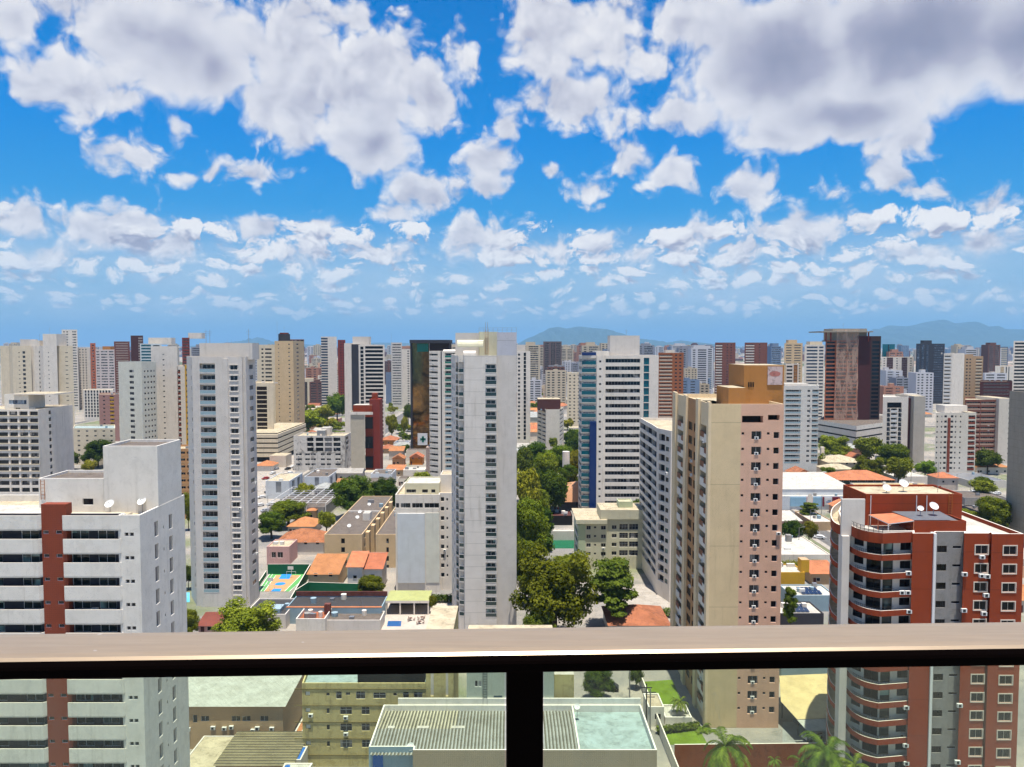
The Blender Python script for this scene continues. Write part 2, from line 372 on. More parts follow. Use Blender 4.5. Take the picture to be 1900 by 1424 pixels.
# ------------------------------------------------------------------ windows and balconies (templates; local x along the wall, -y outwards, pane plane y=0)
TPL = {}; ACR = random.Random(4)
def template(k, w, h, d, wall, pane, frame, rail, rh=1.0):
    key = (rh, k, round(w, 2), round(h, 2), round(d, 2), wall.name, pane.name, frame.name, rail.name)
    if key in TPL: return TPL[key]
    a = MB(); p = MB(); x = w/2; t = .05
    if k in 'wsax':
        p.poly([(-x, 0, 0), (x, 0, 0), (x, 0, h), (-x, 0, h)], pane)
        a.box(-x, x, -.06, -.004, 0, t, frame); a.box(-x, x, -.06, -.004, h-t, h, frame)
        a.box(-x, -x+t, -.06, -.004, t, h-t, frame); a.box(x-t, x, -.06, -.004, t, h-t, frame)
        n = max(1, round(w/(1.3 if k == 's' else .95)))
        for i in range(1, n):
            xx = -x+w*i/n; a.box(xx-.022, xx+.022, -.055, -.004, t, h-t, frame)
        if k == 'x': a.box(-x+t, x-t, -.055, -.004, h*.62, h*.62+.05, frame)
        if k == 'a':
            a.box(-.38, .38, -.45, -.07, .02, .55, ACW); a.cyl((0, 0), .0, 0, 0, ACW, 3); a.box(-.2, .14, -.46, -.45, .1, .46, ACD)
    elif k == 'v':
        p.poly([(-x, 0, 0), (x, 0, 0), (x, 0, h), (-x, 0, h)], pane)
        a.box(-x, x, -.08, -.004, 0, .04, frame)
    elif k in 'bgj':   # balcony: b solid front, g glass front, j bars
        dw = w*.8; hh = min(2.15, h-.25)
        a.poly([(-x, 0, 0), (x, 0, 0), (x, 0, h), (-x, 0, h)], wall)
        p.poly([(-dw/2, -.03, .02), (dw/2, -.03, .02), (dw/2, -.03, hh), (-dw/2, -.03, hh)], pane)
        n = max(2, round(dw/1.1))
        for i in range(n+1):
            xx = -dw/2+dw*i/n; a.box(xx-.03, xx+.03, -.07, -.034, .02, hh, frame)
        a.box(-dw/2, dw/2, -.07, -.034, hh, hh+.06, frame)
        if k == 'b': a.box(-x, x, -d-.03, -d+.12, -.12, rh, rail)
        elif k == 'g':
            a.box(-x, x, -d-.02, -d+.02, .06, rh, rail); a.box(-x, x, -d-.03, -d+.04, rh, rh+.06, frame); a.box(-x, x, -d-.03, -d+.1, -.12, .06, wall)
        else:
            a.box(-x, x, -d-.03, -d+.03, 1.0, 1.06, rail); a.box(-x, x, -d-.02, -d+.02, .1, .15, rail)
            for i in range(int(w/.16)): a.box(-x+.16*i, -x+.16*i+.025, -d-.01, -d+.01, .15, 1.0, rail)
    elif k == 'o':
        p.poly([(-x, 0, 0), (x, 0, 0), (x, 0, h), (-x, 0, h)], pane)
    TPL[key] = [a, p, None, None]
    return TPL[key]

OCC = []   # footprints already taken: x0, x1, y0, y1
class Bld:
    def __init__(s, name, label, cat, foot, H, wall, group=None, occ=True):
        s.foot = [Vector((p[0], p[1])) for p in foot]; s.H = H; s.wall = wall
        xs = [p[0] for p in foot]; ys = [p[1] for p in foot]
        s.X0, s.X1, s.Y0, s.Y1 = min(xs), max(xs), min(ys), max(ys)
        s.root = thing(name, label, cat, ((s.X0+s.X1)/2, (s.Y0+s.Y1)/2, 0), group)
        if occ: OCC.append((s.X0, s.X1, s.Y0, s.Y1))
        s.items = []; s.count = {}; s.rest = {}
    def part(s, mb, name, smooth=False): return mb.build(name, s.root, smooth)
    def put(s, name, tpl, loc, rot, indiv, sub):
        """one window / balcony: its own object up to 100 of a name, beyond that merged"""
        a, p = tpl[0], tpl[1]; n = s.count.get(name, 0)
        if indiv and n < 100:
            s.count[name] = n+1
            if tpl[2] is None:
                if sub and a.f and p.f: tpl[2] = a.mesh(name); tpl[3] = p.mesh('pane')
                else:
                    x = MB(); x.add(a); x.add(p); tpl[2] = x.mesh(name)
            o = bpy.data.objects.new(name, tpl[2]); C.objects.link(o); o.parent = s.root
            o.location = Vector(loc)-s.root.location; o.rotation_euler = (0, 0, rot)
            if tpl[3] is not None:
                q = bpy.data.objects.new('pane', tpl[3]); C.objects.link(q); q.parent = o
        else:
            r = s.rest.setdefault(name, MB()); r.add(a, loc, rot); r.add(p, loc, rot)
    def finish(s):
        for name, mb in s.rest.items():
            if mb.f:
                o = s.part(mb, 'glazing' if s.count.get(name, 0) == 0 else name)
                o['kind'] = 'stuff'
        s.rest = {}
        return s
    def facade(s, mb, A, B, z0, z1, cols, wall, top, pitch, zmin, yr, indiv, sub):
        """wall from A to B (left to right seen from outside) with recessed openings; cols: (kind, a, b, sill, height, {options})"""
        A = Vector(A); B = Vector(B); L = (B-A).length; u = (B-A)/L; n = Vector((u.y, -u.x)); rot = atan2(u.y, u.x)
        def U(v):
            if v <= 1.0: return v*L
            a = ap(v, yr)[0]; return min(max((a*A.y-A.x)/(u.x-a*u.y), 0.0), L)
        holes = []
        for c in cols:
            k, a, b, sill, h = c[:5]; o = c[5] if len(c) > 5 else {}
            ua, ub = sorted((U(a), U(b)))
            if ub-ua < .15: continue
            d = o.get('d', {'b': 1.3, 'g': 1.3, 'j': 1.3, 'o': .8}.get(k, .18)); i = 0; zs = []
            if 'z' in o: zs = o['z']
            else:
                z = top+o.get('off', 0)
                while z >= o.get('zmin', zmin):
                    if i >= o.get('skip', 0) and (i-o.get('skip', 0)) % o.get('every', 1) == 0: zs.append(z+sill)
                    z -= o.get('pitch', pitch); i += 1
                    if i >= o.get('n', 999): break
            for q in zs: holes.append((ua, ub, q, q+h, d, k, o))
        holes.sort(key=lambda t: -t[2])
        zb = sorted({z0, z1} | {t for q in holes for t in (q[2], q[3]) if z0 < t < z1})
        pt = lambda uu, z, dd=0: (A.x+u.x*uu-n.x*dd, A.y+u.y*uu-n.y*dd, z)
        for za, zc in zip(zb, zb[1:]):
            zm = (za+zc)/2; act = sorted((q[0], q[1]) for q in holes if q[2] < zm < q[3]); x = 0.0
            for (ha, hb) in act:
                if ha-x > .002: mb.poly([pt(x, za), pt(ha, za), pt(ha, zc), pt(x, zc)], wall)
                x = max(x, hb)
            if L-x > .002: mb.poly([pt(x, za), pt(L, za), pt(L, zc), pt(x, zc)], wall)
        for (ua, ub, za, zc, d, k, o) in holes:
            rv = o.get('rev', wall)
            mb.poly([pt(ua, za), pt(ub, za), pt(ub, za, d), pt(ua, za, d)], rv)
            mb.poly([pt(ua, zc, d), pt(ub, zc, d), pt(ub, zc), pt(ua, zc)], rv)
            mb.poly([pt(ua, za), pt(ua, za, d), pt(ua, zc, d), pt(ua, zc)], rv)
            mb.poly([pt(ub, za, d), pt(ub, za), pt(ub, zc), pt(ub, zc, d)], rv)
            tp = template(k, ub-ua, zc-za, d, o.get('wall', rv), o.get('pane', GLASS), o.get('frame', FRAME), o.get('rail', wall), o.get('rh', 1.0))
            um = (ua+ub)/2
            if k in 'wxsb' and indiv and zc-za < 2.8 and 'z' not in o and za > 6 and ACR.random() < .10 and A.y > 100:
                if 'ac' not in TPL: q = MB(); q.box(-.4, .4, -.4, -.01, 0, .55, ACW); q.box(-.26, .16, -.41, -.401, .08, .46, ACD); TPL['ac'] = q.mesh('air_conditioner')
                ob = bpy.data.objects.new('air_conditioner', TPL['ac']); C.objects.link(ob); ob.parent = s.root
                ob.location = Vector(pt(ub+.1 if k == 'w' and ub+.6 < L else um, za-.72))-s.root.location; ob.rotation_euler = (0, 0, rot)
            s.put(o.get('name', {'b': 'balcony', 'g': 'balcony', 'j': 'balcony', 'v': 'vent_window', 'o': 'opening'}.get(k, 'window')), tp, pt(um, za, d), rot, indiv, sub)
    def shell(s, cols={}, off=3.9, pitch=3.0, zmin=2.0, yr=900, indiv=True, sub=False, roof=ROOFC, par=.9, walls={}, z0=0.0, inset=.25):
        mb = MB(); f = s.foot; n = len(f); top = s.H-off
        for i in range(n):
            s.facade(mb, f[i], f[(i+1) % n], z0, s.H, cols.get(i, ()), walls.get(i, s.wall), top, pitch, zmin, yr, indiv, sub)
        # parapet ring and roof slab
        ins = []
        for i in range(n):
            a, b, c = f[i-1], f[i], f[(i+1) % n]
            d1 = (b-a).normalized(); d2 = (c-b).normalized(); n1 = Vector((-d1.y, d1.x)); n2 = Vector((-d2.y, d2.x))
            k = (n1+n2); ins.append(b+k*(inset/max(.2, k.dot(n1))))
        for i in range(n):
            a, b, c, d = f[i], f[(i+1) % n], ins[(i+1) % n], ins[i]
            mb.poly([(a.x, a.y, s.H), (b.x, b.y, s.H), (c.x, c.y, s.H), (d.x, d.y, s.H)], walls.get('cap', s.wall))
            mb.poly([(d.x, d.y, s.H-par), (d.x, d.y, s.H), (c.x, c.y, s.H), (c.x, c.y, s.H-par)], s.wall)
        s.part(mb, 'wall')
        r = MB(); r.poly([(p.x, p.y, s.H-par) for p in ins], roof); s.part(r, 'roof')
        s.zr = s.H-par
        return s
    def block(s, name, x0, x1, y0, y1, z0, z1, m, top=None):
        b = MB(); b.box(x0, x1, y0, y1, z0, z1, m, top); return s.part(b, name)
    def pent(s, xl, xr, yt, dy, dep, m, top=None, name='penthouse', yr=None, z0=None):
        """roof-top block given by its pixel span and top line, dy metres behind the front wall"""
        Y = s.Y0+dy; a = ap(xl, yr or yt)[0]*Y; b = ap(xr, yr or yt)[0]*Y
        return s.block(name, a, b, Y, Y+dep, s.zr if z0 is None else z0, ZZ(yt, Y, (xl+xr)/2), m, top)
    def clutter(s, n, seed, margin=1.2):
        q = random.Random(seed); w = s.X1-s.X0-2*margin; d = s.Y1-s.Y0-2*margin
        if w < 2 or d < 2: return
        for i in range(n):
            x = s.X0+margin+q.random()*w; y = s.Y0+margin+q.random()*d; m = MB(); k = q.random()
            if k < .4: m.cyl((x, y), q.uniform(.5, .9), s.zr, s.zr+q.uniform(.9, 1.5), q.choice((GBLUE, WHITE, MGREY)), 12); s.part(m, 'water_tank')
            elif k < .75: a = q.uniform(.5, 1.3); m.box(x-a, x+a, y-.5, y+.5, s.zr, s.zr+q.uniform(.6, 1.3), q.choice((ACW, GREYW, ALU))); s.part(m, 'condenser')
            else: m.tube((x, y, s.zr), (x, y, s.zr+q.uniform(1.5, 3.2)), .06, .05, ALU, 5); s.part(m, 'vent_pipe')
    def mast(s, px, yt, dy=3, r=.08, name='antenna'):
        Y = s.Y0+dy; x = ap(px, yt)[0]*Y; b = MB(); z = ZZ(yt, Y, px)
        b.tube((x, Y, s.zr), (x, Y, z), r, r*.5, ALU, 5)
        for k in range(3): b.tube((x-.6+.1*k, Y, z-.6-.5*k), (x+.6-.1*k, Y, z-.6-.5*k), r*.4, r*.4, ALU, 4)
        return s.part(b, name)
def tower(name, label, xl, xr, yt, Y, D, wall, F=(), R=(), L=(), yr=None, cat='apartment tower', group=None, foot=None, occ=True, **kw):
    yr = yr or (yt+950)/2
    x0 = ap(xl, yr)[0]*Y; x1 = ap(xr, yr)[0]*Y
    if foot is None:
        sk = 0.0   # plan slightly skewed to the street grid where no side wall shows
        if xl+xr < 1900 and not R: sk = x1/Y
        if xl+xr > 1900 and not L: sk = x0/Y
        foot = [(x0, Y), (x1, Y), (x1+sk*D, Y+D), (x0+sk*D, Y+D)]
    b = Bld(name, label, cat, foot, ZZ(yt, Y, (xl+xr)/2), wall, group, occ)
    b.shell({0: F, 1: R, len(foot)-1: L}, yr=yr, **kw)
    if Y < 720: b.clutter(3, int(xl*7+Y))
    return b

# ================================================================== buildings standing close below the balcony
def XY(px, Y, yr): return (ap(px, yr)[0]*Y, Y)
def dish(b, px, py, Y, r=.6, zb=None, name='satellite_dish'):
    """satellite dish bolted to a roof, tilted up to the north"""
    c = P(px, py, Y); m = MB(); n = 14
    q = Vector((random.uniform(-.3, .3), -.9, .9)).normalized(); a = q.orthogonal().normalized(); e = q.cross(a)
    ring = lambda f, h: [c+a*(r*f*cos(2*pi*k/n))+e*(r*f*sin(2*pi*k/n))+q*h for k in range(n)]
    R = [ring(1, .3*r), ring(.6, .1*r), ring(.05, 0)]
    for p0, p1 in zip(R, R[1:]):
        for k in range(n): m.poly([p0[k], p0[(k+1) % n], p1[(k+1) % n], p1[k]], ACW)
    m.tube(c, c+q*(r*.9), .03, .03, ALU, 4); m.tube((c.x, c.y, zb if zb is not None else c.z-.8), c, .05, .05, ALU, 5)
    return b.part(m, name, True)
def ac_unit(b, px, py, Y):
    c = P(px, py, Y); m = MB(); m.box(c.x-.42, c.x+.42, c.y-.42, c.y-.02, c.z-.3, c.z+.3, ACW); m.box(c.x-.25, c.x+.2, c.y-.43, c.y-.421, c.z-.22, c.z+.22, ACD)
    return b.part(m, 'air_conditioner')
def ladder(b, px, yt, yb, Y, w=.5, m=ALU):
    t = P(px, yt, Y); z0 = ZZ(yb, Y, px); q = MB()
    for s in (-w/2, w/2): q.box(t.x+s-.03, t.x+s+.03, t.y-.2, t.y-.14, z0, t.z, m)
    z = z0+.2
    while z < t.z: q.box(t.x-w/2, t.x+w/2, t.y-.19, t.y-.15, z, z+.04, m); z += .45
    return b.part(q, 'ladder')

# --- white building with a brown brick column
NICHE = mat('shaded_niche_wall', '7d7370', stain=.3)  # recess shade put into the colour of the niche's back wall
yr = 1000; YA = 96.0
f = [XY(-190, 97.3, yr), XY(228, 97.3, yr), XY(228, 96.2, yr), XY(260, 96.2, yr)]
f = [(f[0][0], 97.3), (f[1][0], 97.3), (f[1][0], 96.2), (f[3][0], 96.2), (f[3][0], 109.5), (f[0][0], 109.5)]
HA = ZZ(957, YA, 130)
A = Bld('apartment_building', 'white apartment building with solid white balcony bands and a brown brick column', 'apartment building', f, HA, WHITE2)
sp = [('s', 40, 72.5, -.45, 1.5, {'d': .12}), ('s', 0, 4, -.45, 1.5, {'d': .12}), ('s', -60, -20, -.45, 1.5, {'d': .12}), ('s', 133, 165, -.45, 1.5, {'d': .12}), ('s', 182, 213.5, -.45, 1.5, {'d': .12})]
for c in sp: c[5]['pane'] = GLASSG; c[5]['rev'] = DGREY
A.shell({0: sp, 2: [('w', 231, 238.6, .2, .5, {'frame': FRAME}), ('w', 240.2, 248.4, .2, .5)],
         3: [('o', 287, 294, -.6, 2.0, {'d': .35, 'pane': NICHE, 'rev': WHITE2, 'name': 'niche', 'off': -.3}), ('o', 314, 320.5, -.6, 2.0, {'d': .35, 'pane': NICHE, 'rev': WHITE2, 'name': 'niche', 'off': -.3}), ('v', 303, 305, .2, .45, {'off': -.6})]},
        off=2.9, yr=yr, sub=True, walls={0: DGREY}, roof=ROOFC, zmin=2)
def bandX(px): return ap(px, yr)[0]*YA
for k in range(17):
    zt = HA-3.0*k; zb = zt-1.93
    if zb < 1: break
    for xa, xb in ((bandX(-190), bandX(74.5)), (bandX(116.5), bandX(226))):
        m = MB(); c = .35
        pts = [(xa, 97.29), (xa, YA), (xb-c, YA), (xb, YA+c), (xb, 97.29)]
        # hollow balcony: slab plus front wall with chamfered lower edge
        m.prism([(xa, YA+.12), (xb-c, YA+.12), (xb-.1, YA+c), (xb-.1, 97.25), (xa, 97.25)], zb, zb+.18, WHITE2)
        prof = [(xa, YA), (xb-c, YA), (xb, YA+c), (xb, 97.25)]
        for p, q in zip(prof, prof[1:]):
            d = Vector((q[0]-p[0], q[1]-p[1])); nn = Vector((d.y, -d.x)).normalized()*-.11
            m.poly([(p[0], p[1], zb+.2), (q[0], q[1], zb+.2), (q[0], q[1], zt), (p[0], p[1], zt)], WHITE2)
            m.poly([(p[0], p[1], zt), (q[0], q[1], zt), (q[0]+nn.x, q[1]+nn.y, zt), (p[0]+nn.x, p[1]+nn.y, zt)], WHITE)
            m.poly([(p[0]+nn.x, p[1]+nn.y, zt), (q[0]+nn.x, q[1]+nn.y, zt), (q[0]+nn.x, q[1]+nn.y, zb+.18), (p[0]+nn.x, p[1]+nn.y, zb+.18)], WHITE2)
            m.poly([(p[0]-nn.x*-.5, p[1]-nn.y*-.5, zb), (q[0]-nn.x*-.5, q[1]-nn.y*-.5, zb), (q[0], q[1], zb+.2), (p[0], p[1], zb+.2)], WHITE2)
        A.part(m, 'balcony')
    if k in (3, 5, 6, 8): ac_unit(A, 33 if k != 3 else 178, 1012+44.7*(k-1)+30, 97.25)
m = MB(); xa, xb = bandX(75), bandX(121.5); zt = ZZ(937, YA, 98)
A.facade(m, (xa, 96.3), (xb, 96.3), 0, zt, [('w', 80, 90.5, .78, .46), ('w', 103.5, 115, .78, .46)], BRICK, HA-3.2, 3.0, 2, yr, True, True)
m.poly([(xb, 96.3, 0), (xb, 97.6, 0), (xb, 97.6, zt), (xb, 96.3, zt)], BRICK); m.poly([(xa, 97.6, 0), (xa, 96.3, 0), (xa, 96.3, zt), (xa, 97.6, zt)], BRICK)
m.poly([(xa, 96.3, zt), (xb, 96.3, zt), (xb, 97.6, zt), (xa, 97.6, zt)], BRICK); m.poly([(xb, 97.6, HA-1), (xa, 97.6, HA-1), (xa, 97.6, zt), (xb, 97.6, zt)], BRICK)
A.part(m, 'brick_column')
def roofbox(b, name, xl, xr, yt, Y, D, wall, z0, cols=(), roof=ROOFC, yr=950, right=(), par=.35):
    x0 = ap(xl, yr)[0]*Y; x1 = ap(xr, yr)[0]*Y; z1 = ZZ(yt, Y, (xl+xr)/2); m = MB()
    b.facade(m, (x0, Y), (x1, Y), z0, z1, cols, wall, z1-2, 99, z1-20, yr, True, False)
    b.facade(m, (x1, Y), (x1, Y+D), z0, z1, right, wall, z1-2, 99, z1-20, yr, True, False)
    m.poly([(x1, Y+D, z0), (x0, Y+D, z0), (x0, Y+D, z1), (x1, Y+D, z1)], wall); m.poly([(x0, Y+D, z0), (x0, Y, z0), (x0, Y, z1), (x0, Y+D, z1)], wall)
    q = .2; o = [(x0, Y), (x1, Y), (x1, Y+D), (x0, Y+D)]; i = [(x0+q, Y+q), (x1-q, Y+q), (x1-q, Y+D-q), (x0+q, Y+D-q)]
    for k in range(4):
        l = (k+1) % 4
        m.poly([(*o[k], z1), (*o[l], z1), (*i[l], z1), (*i[k], z1)], wall); m.poly([(*i[k], z1-par), (*i[k], z1), (*i[l], z1), (*i[l], z1-par)], wall)
    m.poly([(*p, z1-par) for p in i], roof)
    return b.part(m, name), z1
xE = f[3][0]
roofbox(A, 'stair_tower', 193.5, 294, 828, 101.5, 7.2, WHITE2, HA-.9, [('w', 211, 221, -9.1, 1.0)], roof=ROOFG, yr=930)
roofbox(A, 'roof_house', 72.5, 193, 888, 102.2, 6.8, WHITE2, HA-.9, [('s', 153, 173, -1.6, .9)], roof=ROOFG, yr=930)
ladder(A, 80, 890, 927, 102.1, .5, RUST)
A.block('roof_sheet', bandX(-190), bandX(72), 98.5, 104, HA-.9, HA-.35, WHITE2, ROOFW); A.block('roof_sheet', bandX(126), bandX(215), 98.2, 100.4, HA-.9, HA-.5, WHITE2, ROOFC)
dish(A, 204, 936, 100.6, .62, HA-.5); dish(A, 264, 931, 101.3, .62, HA-.9)
A.finish()

# --- beige tower with pink panels
yr = 900; YT = 148.0
x0 = XY(1318, YT, yr)[0]; xm = XY(1373, YT, yr)[0]; x1 = XY(1452, YT, yr)[0]; HT = ZZ(750, YT, 1385)
T = Bld('apartment_tower', 'tall cream tower with pink window panels and an ochre box on its roof', 'apartment tower', [(x0, YT), (xm, YT), (x1, YT), (x1, YT+31), (x0, YT+31), (x0, x0/ap(1275.5, 900)[0]), (x0, x0/ap(1294, 900)[0])], HT, CREAM)
rows = dict(off=0)
Fp = [('v', 1374.5, 1379.5, 1.45, .5, {'pane': GLASSD}), ('a', 1393, 1411.5, .55, 1.6, {'d': .35}), ('v', 1421.5, 1426.5, 1.45, .5, {'pane': GLASSD}), ('w', 1434, 1444.5, .75, 1.25, {'d': .3, 'pane': GLASSD}),
      ('o', 1375, 1414, 0, 1.35, {'d': 1.6, 'z': [ZZ(785, YT, 1390)], 'name': 'roof_garden_opening', 'pane': DARKIN}), ('o', 1423, 1444.5, 0, 1.0, {'d': 1.6, 'z': [ZZ(780, YT, 1430)], 'name': 'roof_garden_opening', 'pane': DARKIN})]
BO = {'rail': WHITE, 'd': 1.4, 'wall': TAN, 'frame': DFRAME, 'rh': .25}
Lp = [('w', 1276.5, 1283.5, .55, 1.75, {'rev': PEACH, 'pane': GLASSBR, 'frame': DFRAME}), ('w', 1286, 1293, .55, 1.75, {'rev': PEACH, 'pane': GLASSBR, 'frame': DFRAME})]
TANB = mat('brown_balcony_panel', '8a5f45', stain=.2)
SEAMC = mat('cream_plaster_jointed', 'dac298', stain=.35, seam=12.0)
T.shell({0: (), 1: Fp, 4: [('b', 1257, 1270.5, 0, 2.75, BO)], 5: Lp, 6: [('b', 1299, 1314, 0, 2.75, BO)]}, off=7.4, yr=yr, walls={0: SEAMC, 1: PINK, 5: PEACH}, roof=ROOFC, zmin=1.8)
def faceY(px, X, yr=900): return X/ap(px, yr)[0]
for pa, pb in ((1250.5, 1256), (1271, 1275.5), (1294, 1298.5), (1314.5, 1318.2)):
    m = MB(); ya, yb = faceY(pb, x0), faceY(pa, x0); m.box(x0-.55, x0-.002, ya, yb, 0, HT+.4, CREAM); T.part(m, 'pilaster')
for k in range(19):
    zf = HT-7.4-3*k
    for pa, pb in ((1299, 1314), (1257, 1270.5)):
        y0_, y1_ = faceY(pb, x0)+.02, faceY(pa, x0)-.02; ym = (y0_+y1_)/2; fl = (k % 2 == 0)
        q = MB(); q.box(x0-.14, x0-.02, y0_, y1_, zf-.5, zf+.3, WHITE); q.box(x0-.14, x0-.02, y0_ if fl else ym, ym if fl else y1_, zf+.3, zf+1.15, WHITE); T.part(q, 'balcony_front')
        q = MB(); q.box(x0-.1, x0-.02, ym+.01 if fl else y0_, y1_ if fl else ym-.01, zf+.31, zf+1.5, TANB)
        T.part(q, 'balcony_panel')
T.pent(1381, 1455, 678, 8, 11, ORANGE, ROOFC); T.pent(1352, 1384, 720, 5, 9, ORANGE, ROOFC, 'roof_house')
T.pent(1318, 1352, 752, 10, 12, WHITE2, ROOFW, 'roof_house')
m = MB(); c = P(1438, 698, YT+7.9); m.box(c.x-1.5, c.x+1.5, c.y-.05, c.y-.005, c.z-1.8, c.z+1.9, mat('faded_poster', 'c9b3ae', stain=.2, big=.5)); T.part(m, 'faded_panel')
m = MB(); c = P(1438, 694, YT+7.84)
for k in range(16): m.poly([(c.x+1.15*cos(2*pi*j/16), c.y, c.z+.55*sin(2*pi*j/16)) for j in (k, k+1)]+[(c.x, c.y, c.z)], mat('faded_poster_mark', 'b5776e', stain=.3, big=.4))
T.part(m, 'poster_mark')
m = MB(); xx = XY(1450, YT, yr)[0]
for px in (1389, 1392, 1395, 1398):
    p = P(px, 714, YT+7.95); m.box(p.x-.1, p.x+.1, p.y-.03, p.y-.004, p.z-.5, p.z+.5, DARKIN)
T.part(m, 'vent_grille')
T.finish()

# --- brick-red building with bowed balconies
yr = 1080
pts = [(1577, 127.3), (1606, 124.8), (1637, 123.0), (1691, 123.2), (1691, 121.6), (1730, 121.6), (1735, 122.7), (1786, 122.7), (1786.5, 121.6), (1832, 121.6), (1833.5, 122.1), (1837, 122.1), (1837.5, 121.2), (1897, 121.2)]
fo = [XY(p, y, yr) for p, y in pts]; fo += [(fo[-1][0], 147), XY(1560, 147, yr), XY(1553, 138, yr), XY(1562, 128, yr)]
HR = ZZ(991, 121.2, 1860)
R = Bld('apartment_building', 'brick-red building with bowed balconies, white-framed windows and a red box on its roof', 'apartment building', fo, HR, REDP)
WF = {'d': .14, 'pane': GLASSD, 'frame': mat('thick_white_frame', 'cfc3b2', stain=.1, grain=0)}
rc = {0: [('s', 1583, 1601, .9, 1.25, {'pane': GLASSD, 'frame': DFRAME})], 1: [('s', 1606.5, 1634, .1, 2.25, {'pane': GLASSD, 'frame': DFRAME, 'name': 'sliding_door'})],
      2: [('s', 1637.5, 1656, .1, 2.25, {'pane': GLASSG, 'frame': DFRAME, 'name': 'sliding_door'}), ('w', 1669, 1689, .85, 1.25, {'pane': GLASSD, 'frame': DFRAME})],
      6: [('w', 1737, 1755, .6, 1.1, {'pane': GLASSD, 'frame': DFRAME}), ('v', 1766, 1782, 1.25, .42, {'pane': GLASSD})],
      8: [('w', 1808, 1831, .65, 1.4, WF)], 12: [('w', 1860, 1884, .65, 1.4, WF)],
      15: [('s', .2, .45, .8, 1.3), ('s', .55, .8, .8, 1.3)], 16: [('s', .3, .8, .2, 2.1, {'name': 'sliding_door', 'frame': DFRAME})]}
R.shell(rc, off=4.0, yr=yr, sub=True, walls={0: WHITE, 1: GREYW, 2: GREYW, 6: MGREY, 15: WHITE, 16: WHITE, 17: WHITE, 'cap': WHITE}, roof=ROOFW, zmin=2, par=.7)
for (ei, pa, pb, Y) in ((8, 1808, 1831, 121.6), (12, 1860, 1884, 121.2)):   # proud white surrounds
    for k in range(14):
        zf = HR-4-3*k
        if zf < 2: break
        a = XY(pa, Y, yr)[0]; b = XY(pb, Y, yr)[0]; q = MB(); z = zf+.65; t = .15
        q.box(a-t, b+t, Y-.07, Y-.004, z-t, z, WF['frame']); q.box(a-t, b+t, Y-.07, Y-.004, z+1.4, z+1.4+t, WF['frame']); q.box(a-t, a, Y-.07, Y-.004, z, z+1.4, WF['frame']); q.box(b, b+t, Y-.07, Y-.004, z, z+1.4, WF['frame'])
        R.part(q, 'window_surround')
def arc(ps, n=4):
    """smooth polyline through control points"""
    ps = [Vector(p) for p in ps]; out = []
    for i in range(len(ps)-1):
        p0, p1, p2, p3 = ps[max(i-1, 0)], ps[i], ps[i+1], ps[min(i+2, len(ps)-1)]
        for k in range(n):
            t = k/n; out.append(.5*((2*p1)+(p2-p0)*t+(2*p0-5*p1+4*p2-p3)*t*t+(3*p1-p0-3*p2+p3)*t**3))
    return out+[ps[-1]]
front = arc([XY(1574, 127.0, yr), XY(1588, 124.3, yr), XY(1610, 122.2, yr), XY(1636, 121.1, yr)], 3)+[Vector(XY(1691, 121.9, yr))]
side = arc([XY(1556, 146.5, yr), XY(1542, 141, yr), XY(1538.5, 134.5, yr), XY(1545, 129.3, yr), XY(1561, 126.2, yr)], 3)
inner = {'f': [fo[3], fo[2], fo[1], fo[0]], 's': [fo[17], fo[16], fo[15]]}
def band(line, back, zb, zt, cap=WHITE):
    m = MB(); L = [Vector((p[0], p[1])) for p in line]; t = .14
    nrm = []
    for i, p in enumerate(L):
        d = (L[min(i+1, len(L)-1)]-L[max(i-1, 0)]).normalized(); nrm.append(Vector((-d.y, d.x))*t)
    for i in range(len(L)-1):
        p, q = L[i], L[i+1]; pi_, qi = p+nrm[i], q+nrm[i+1]
        m.poly([(p.x, p.y, zb), (q.x, q.y, zb), (q.x, q.y, zt), (p.x, p.y, zt)], REDP)
        m.poly([(p.x, p.y, zt), (q.x, q.y, zt), (qi.x, qi.y, zt), (pi_.x, pi_.y, zt)], cap)
        m.poly([(qi.x, qi.y, zb), (pi_.x, pi_.y, zb), (pi_.x, pi_.y, zt), (qi.x, qi.y, zt)], WHITE)
    pl = [(p.x, p.y) for p in L]+[tuple(p) for p in back]
    m.poly([(x, y, zb+.02) for x, y in reversed(pl)], WHITE); m.poly([(x, y, zb+.2) for x, y in pl], ROOFC)
    return m
for k in range(15):
    zf = HR-4.0-3*(k-1)
    if zf < 1: break
    zt = zf+.62 if k else HR+.15
    if k == 0: zf = HR-1.55
    R.part(band(front, inner['f'], zf-.32 if k else zf, zt), 'balcony_front'); R.part(band(side, inner['s'], zf-.32 if k else zf, zt-.1), 'balcony_front')
    if k:   # railing and partition on the balcony
        q = MB(); L = front
        for i in range(3, len(L)-1):
            a, b = L[i], L[i+1]
            if i == len(L)-2: b = a+(b-a)*.45
            q.tube((a.x, a.y+.2, zt+.5), (b.x, b.y+.2, zt+.5), .03, .03, DFRAME, 4)
            nn = max(2, int((b-a).length/.5))
            for j in range(nn): c = a+(b-a)*(j/nn); q.box(c.x-.015, c.x+.015, c.y+.19, c.y+.22, zt, zt+.5, DFRAME)
        R.part(q, 'railing')
m = MB(); xa = XY(1560, 126, yr)[0]; xb = XY(1573.5, 126, yr)[0]; xw = XY(1606, 126, 950)[0]
m.box(xa, xb, 125.7, 127.2, 0, HR-1.5, GREYW); m.box(xa, xw, 126.2, 126.6, HR-1.5, ZZ(927, 126, 1583), GREYW); R.part(m, 'white_fin')
m = MB(); a, b = XY(1730.2, 121.5, yr)[0], XY(1735, 121.5, yr)[0]; m.box(a, b, 121.35, 122.6, 0, HR-.02, FRAME); R.part(m, 'white_pilaster')
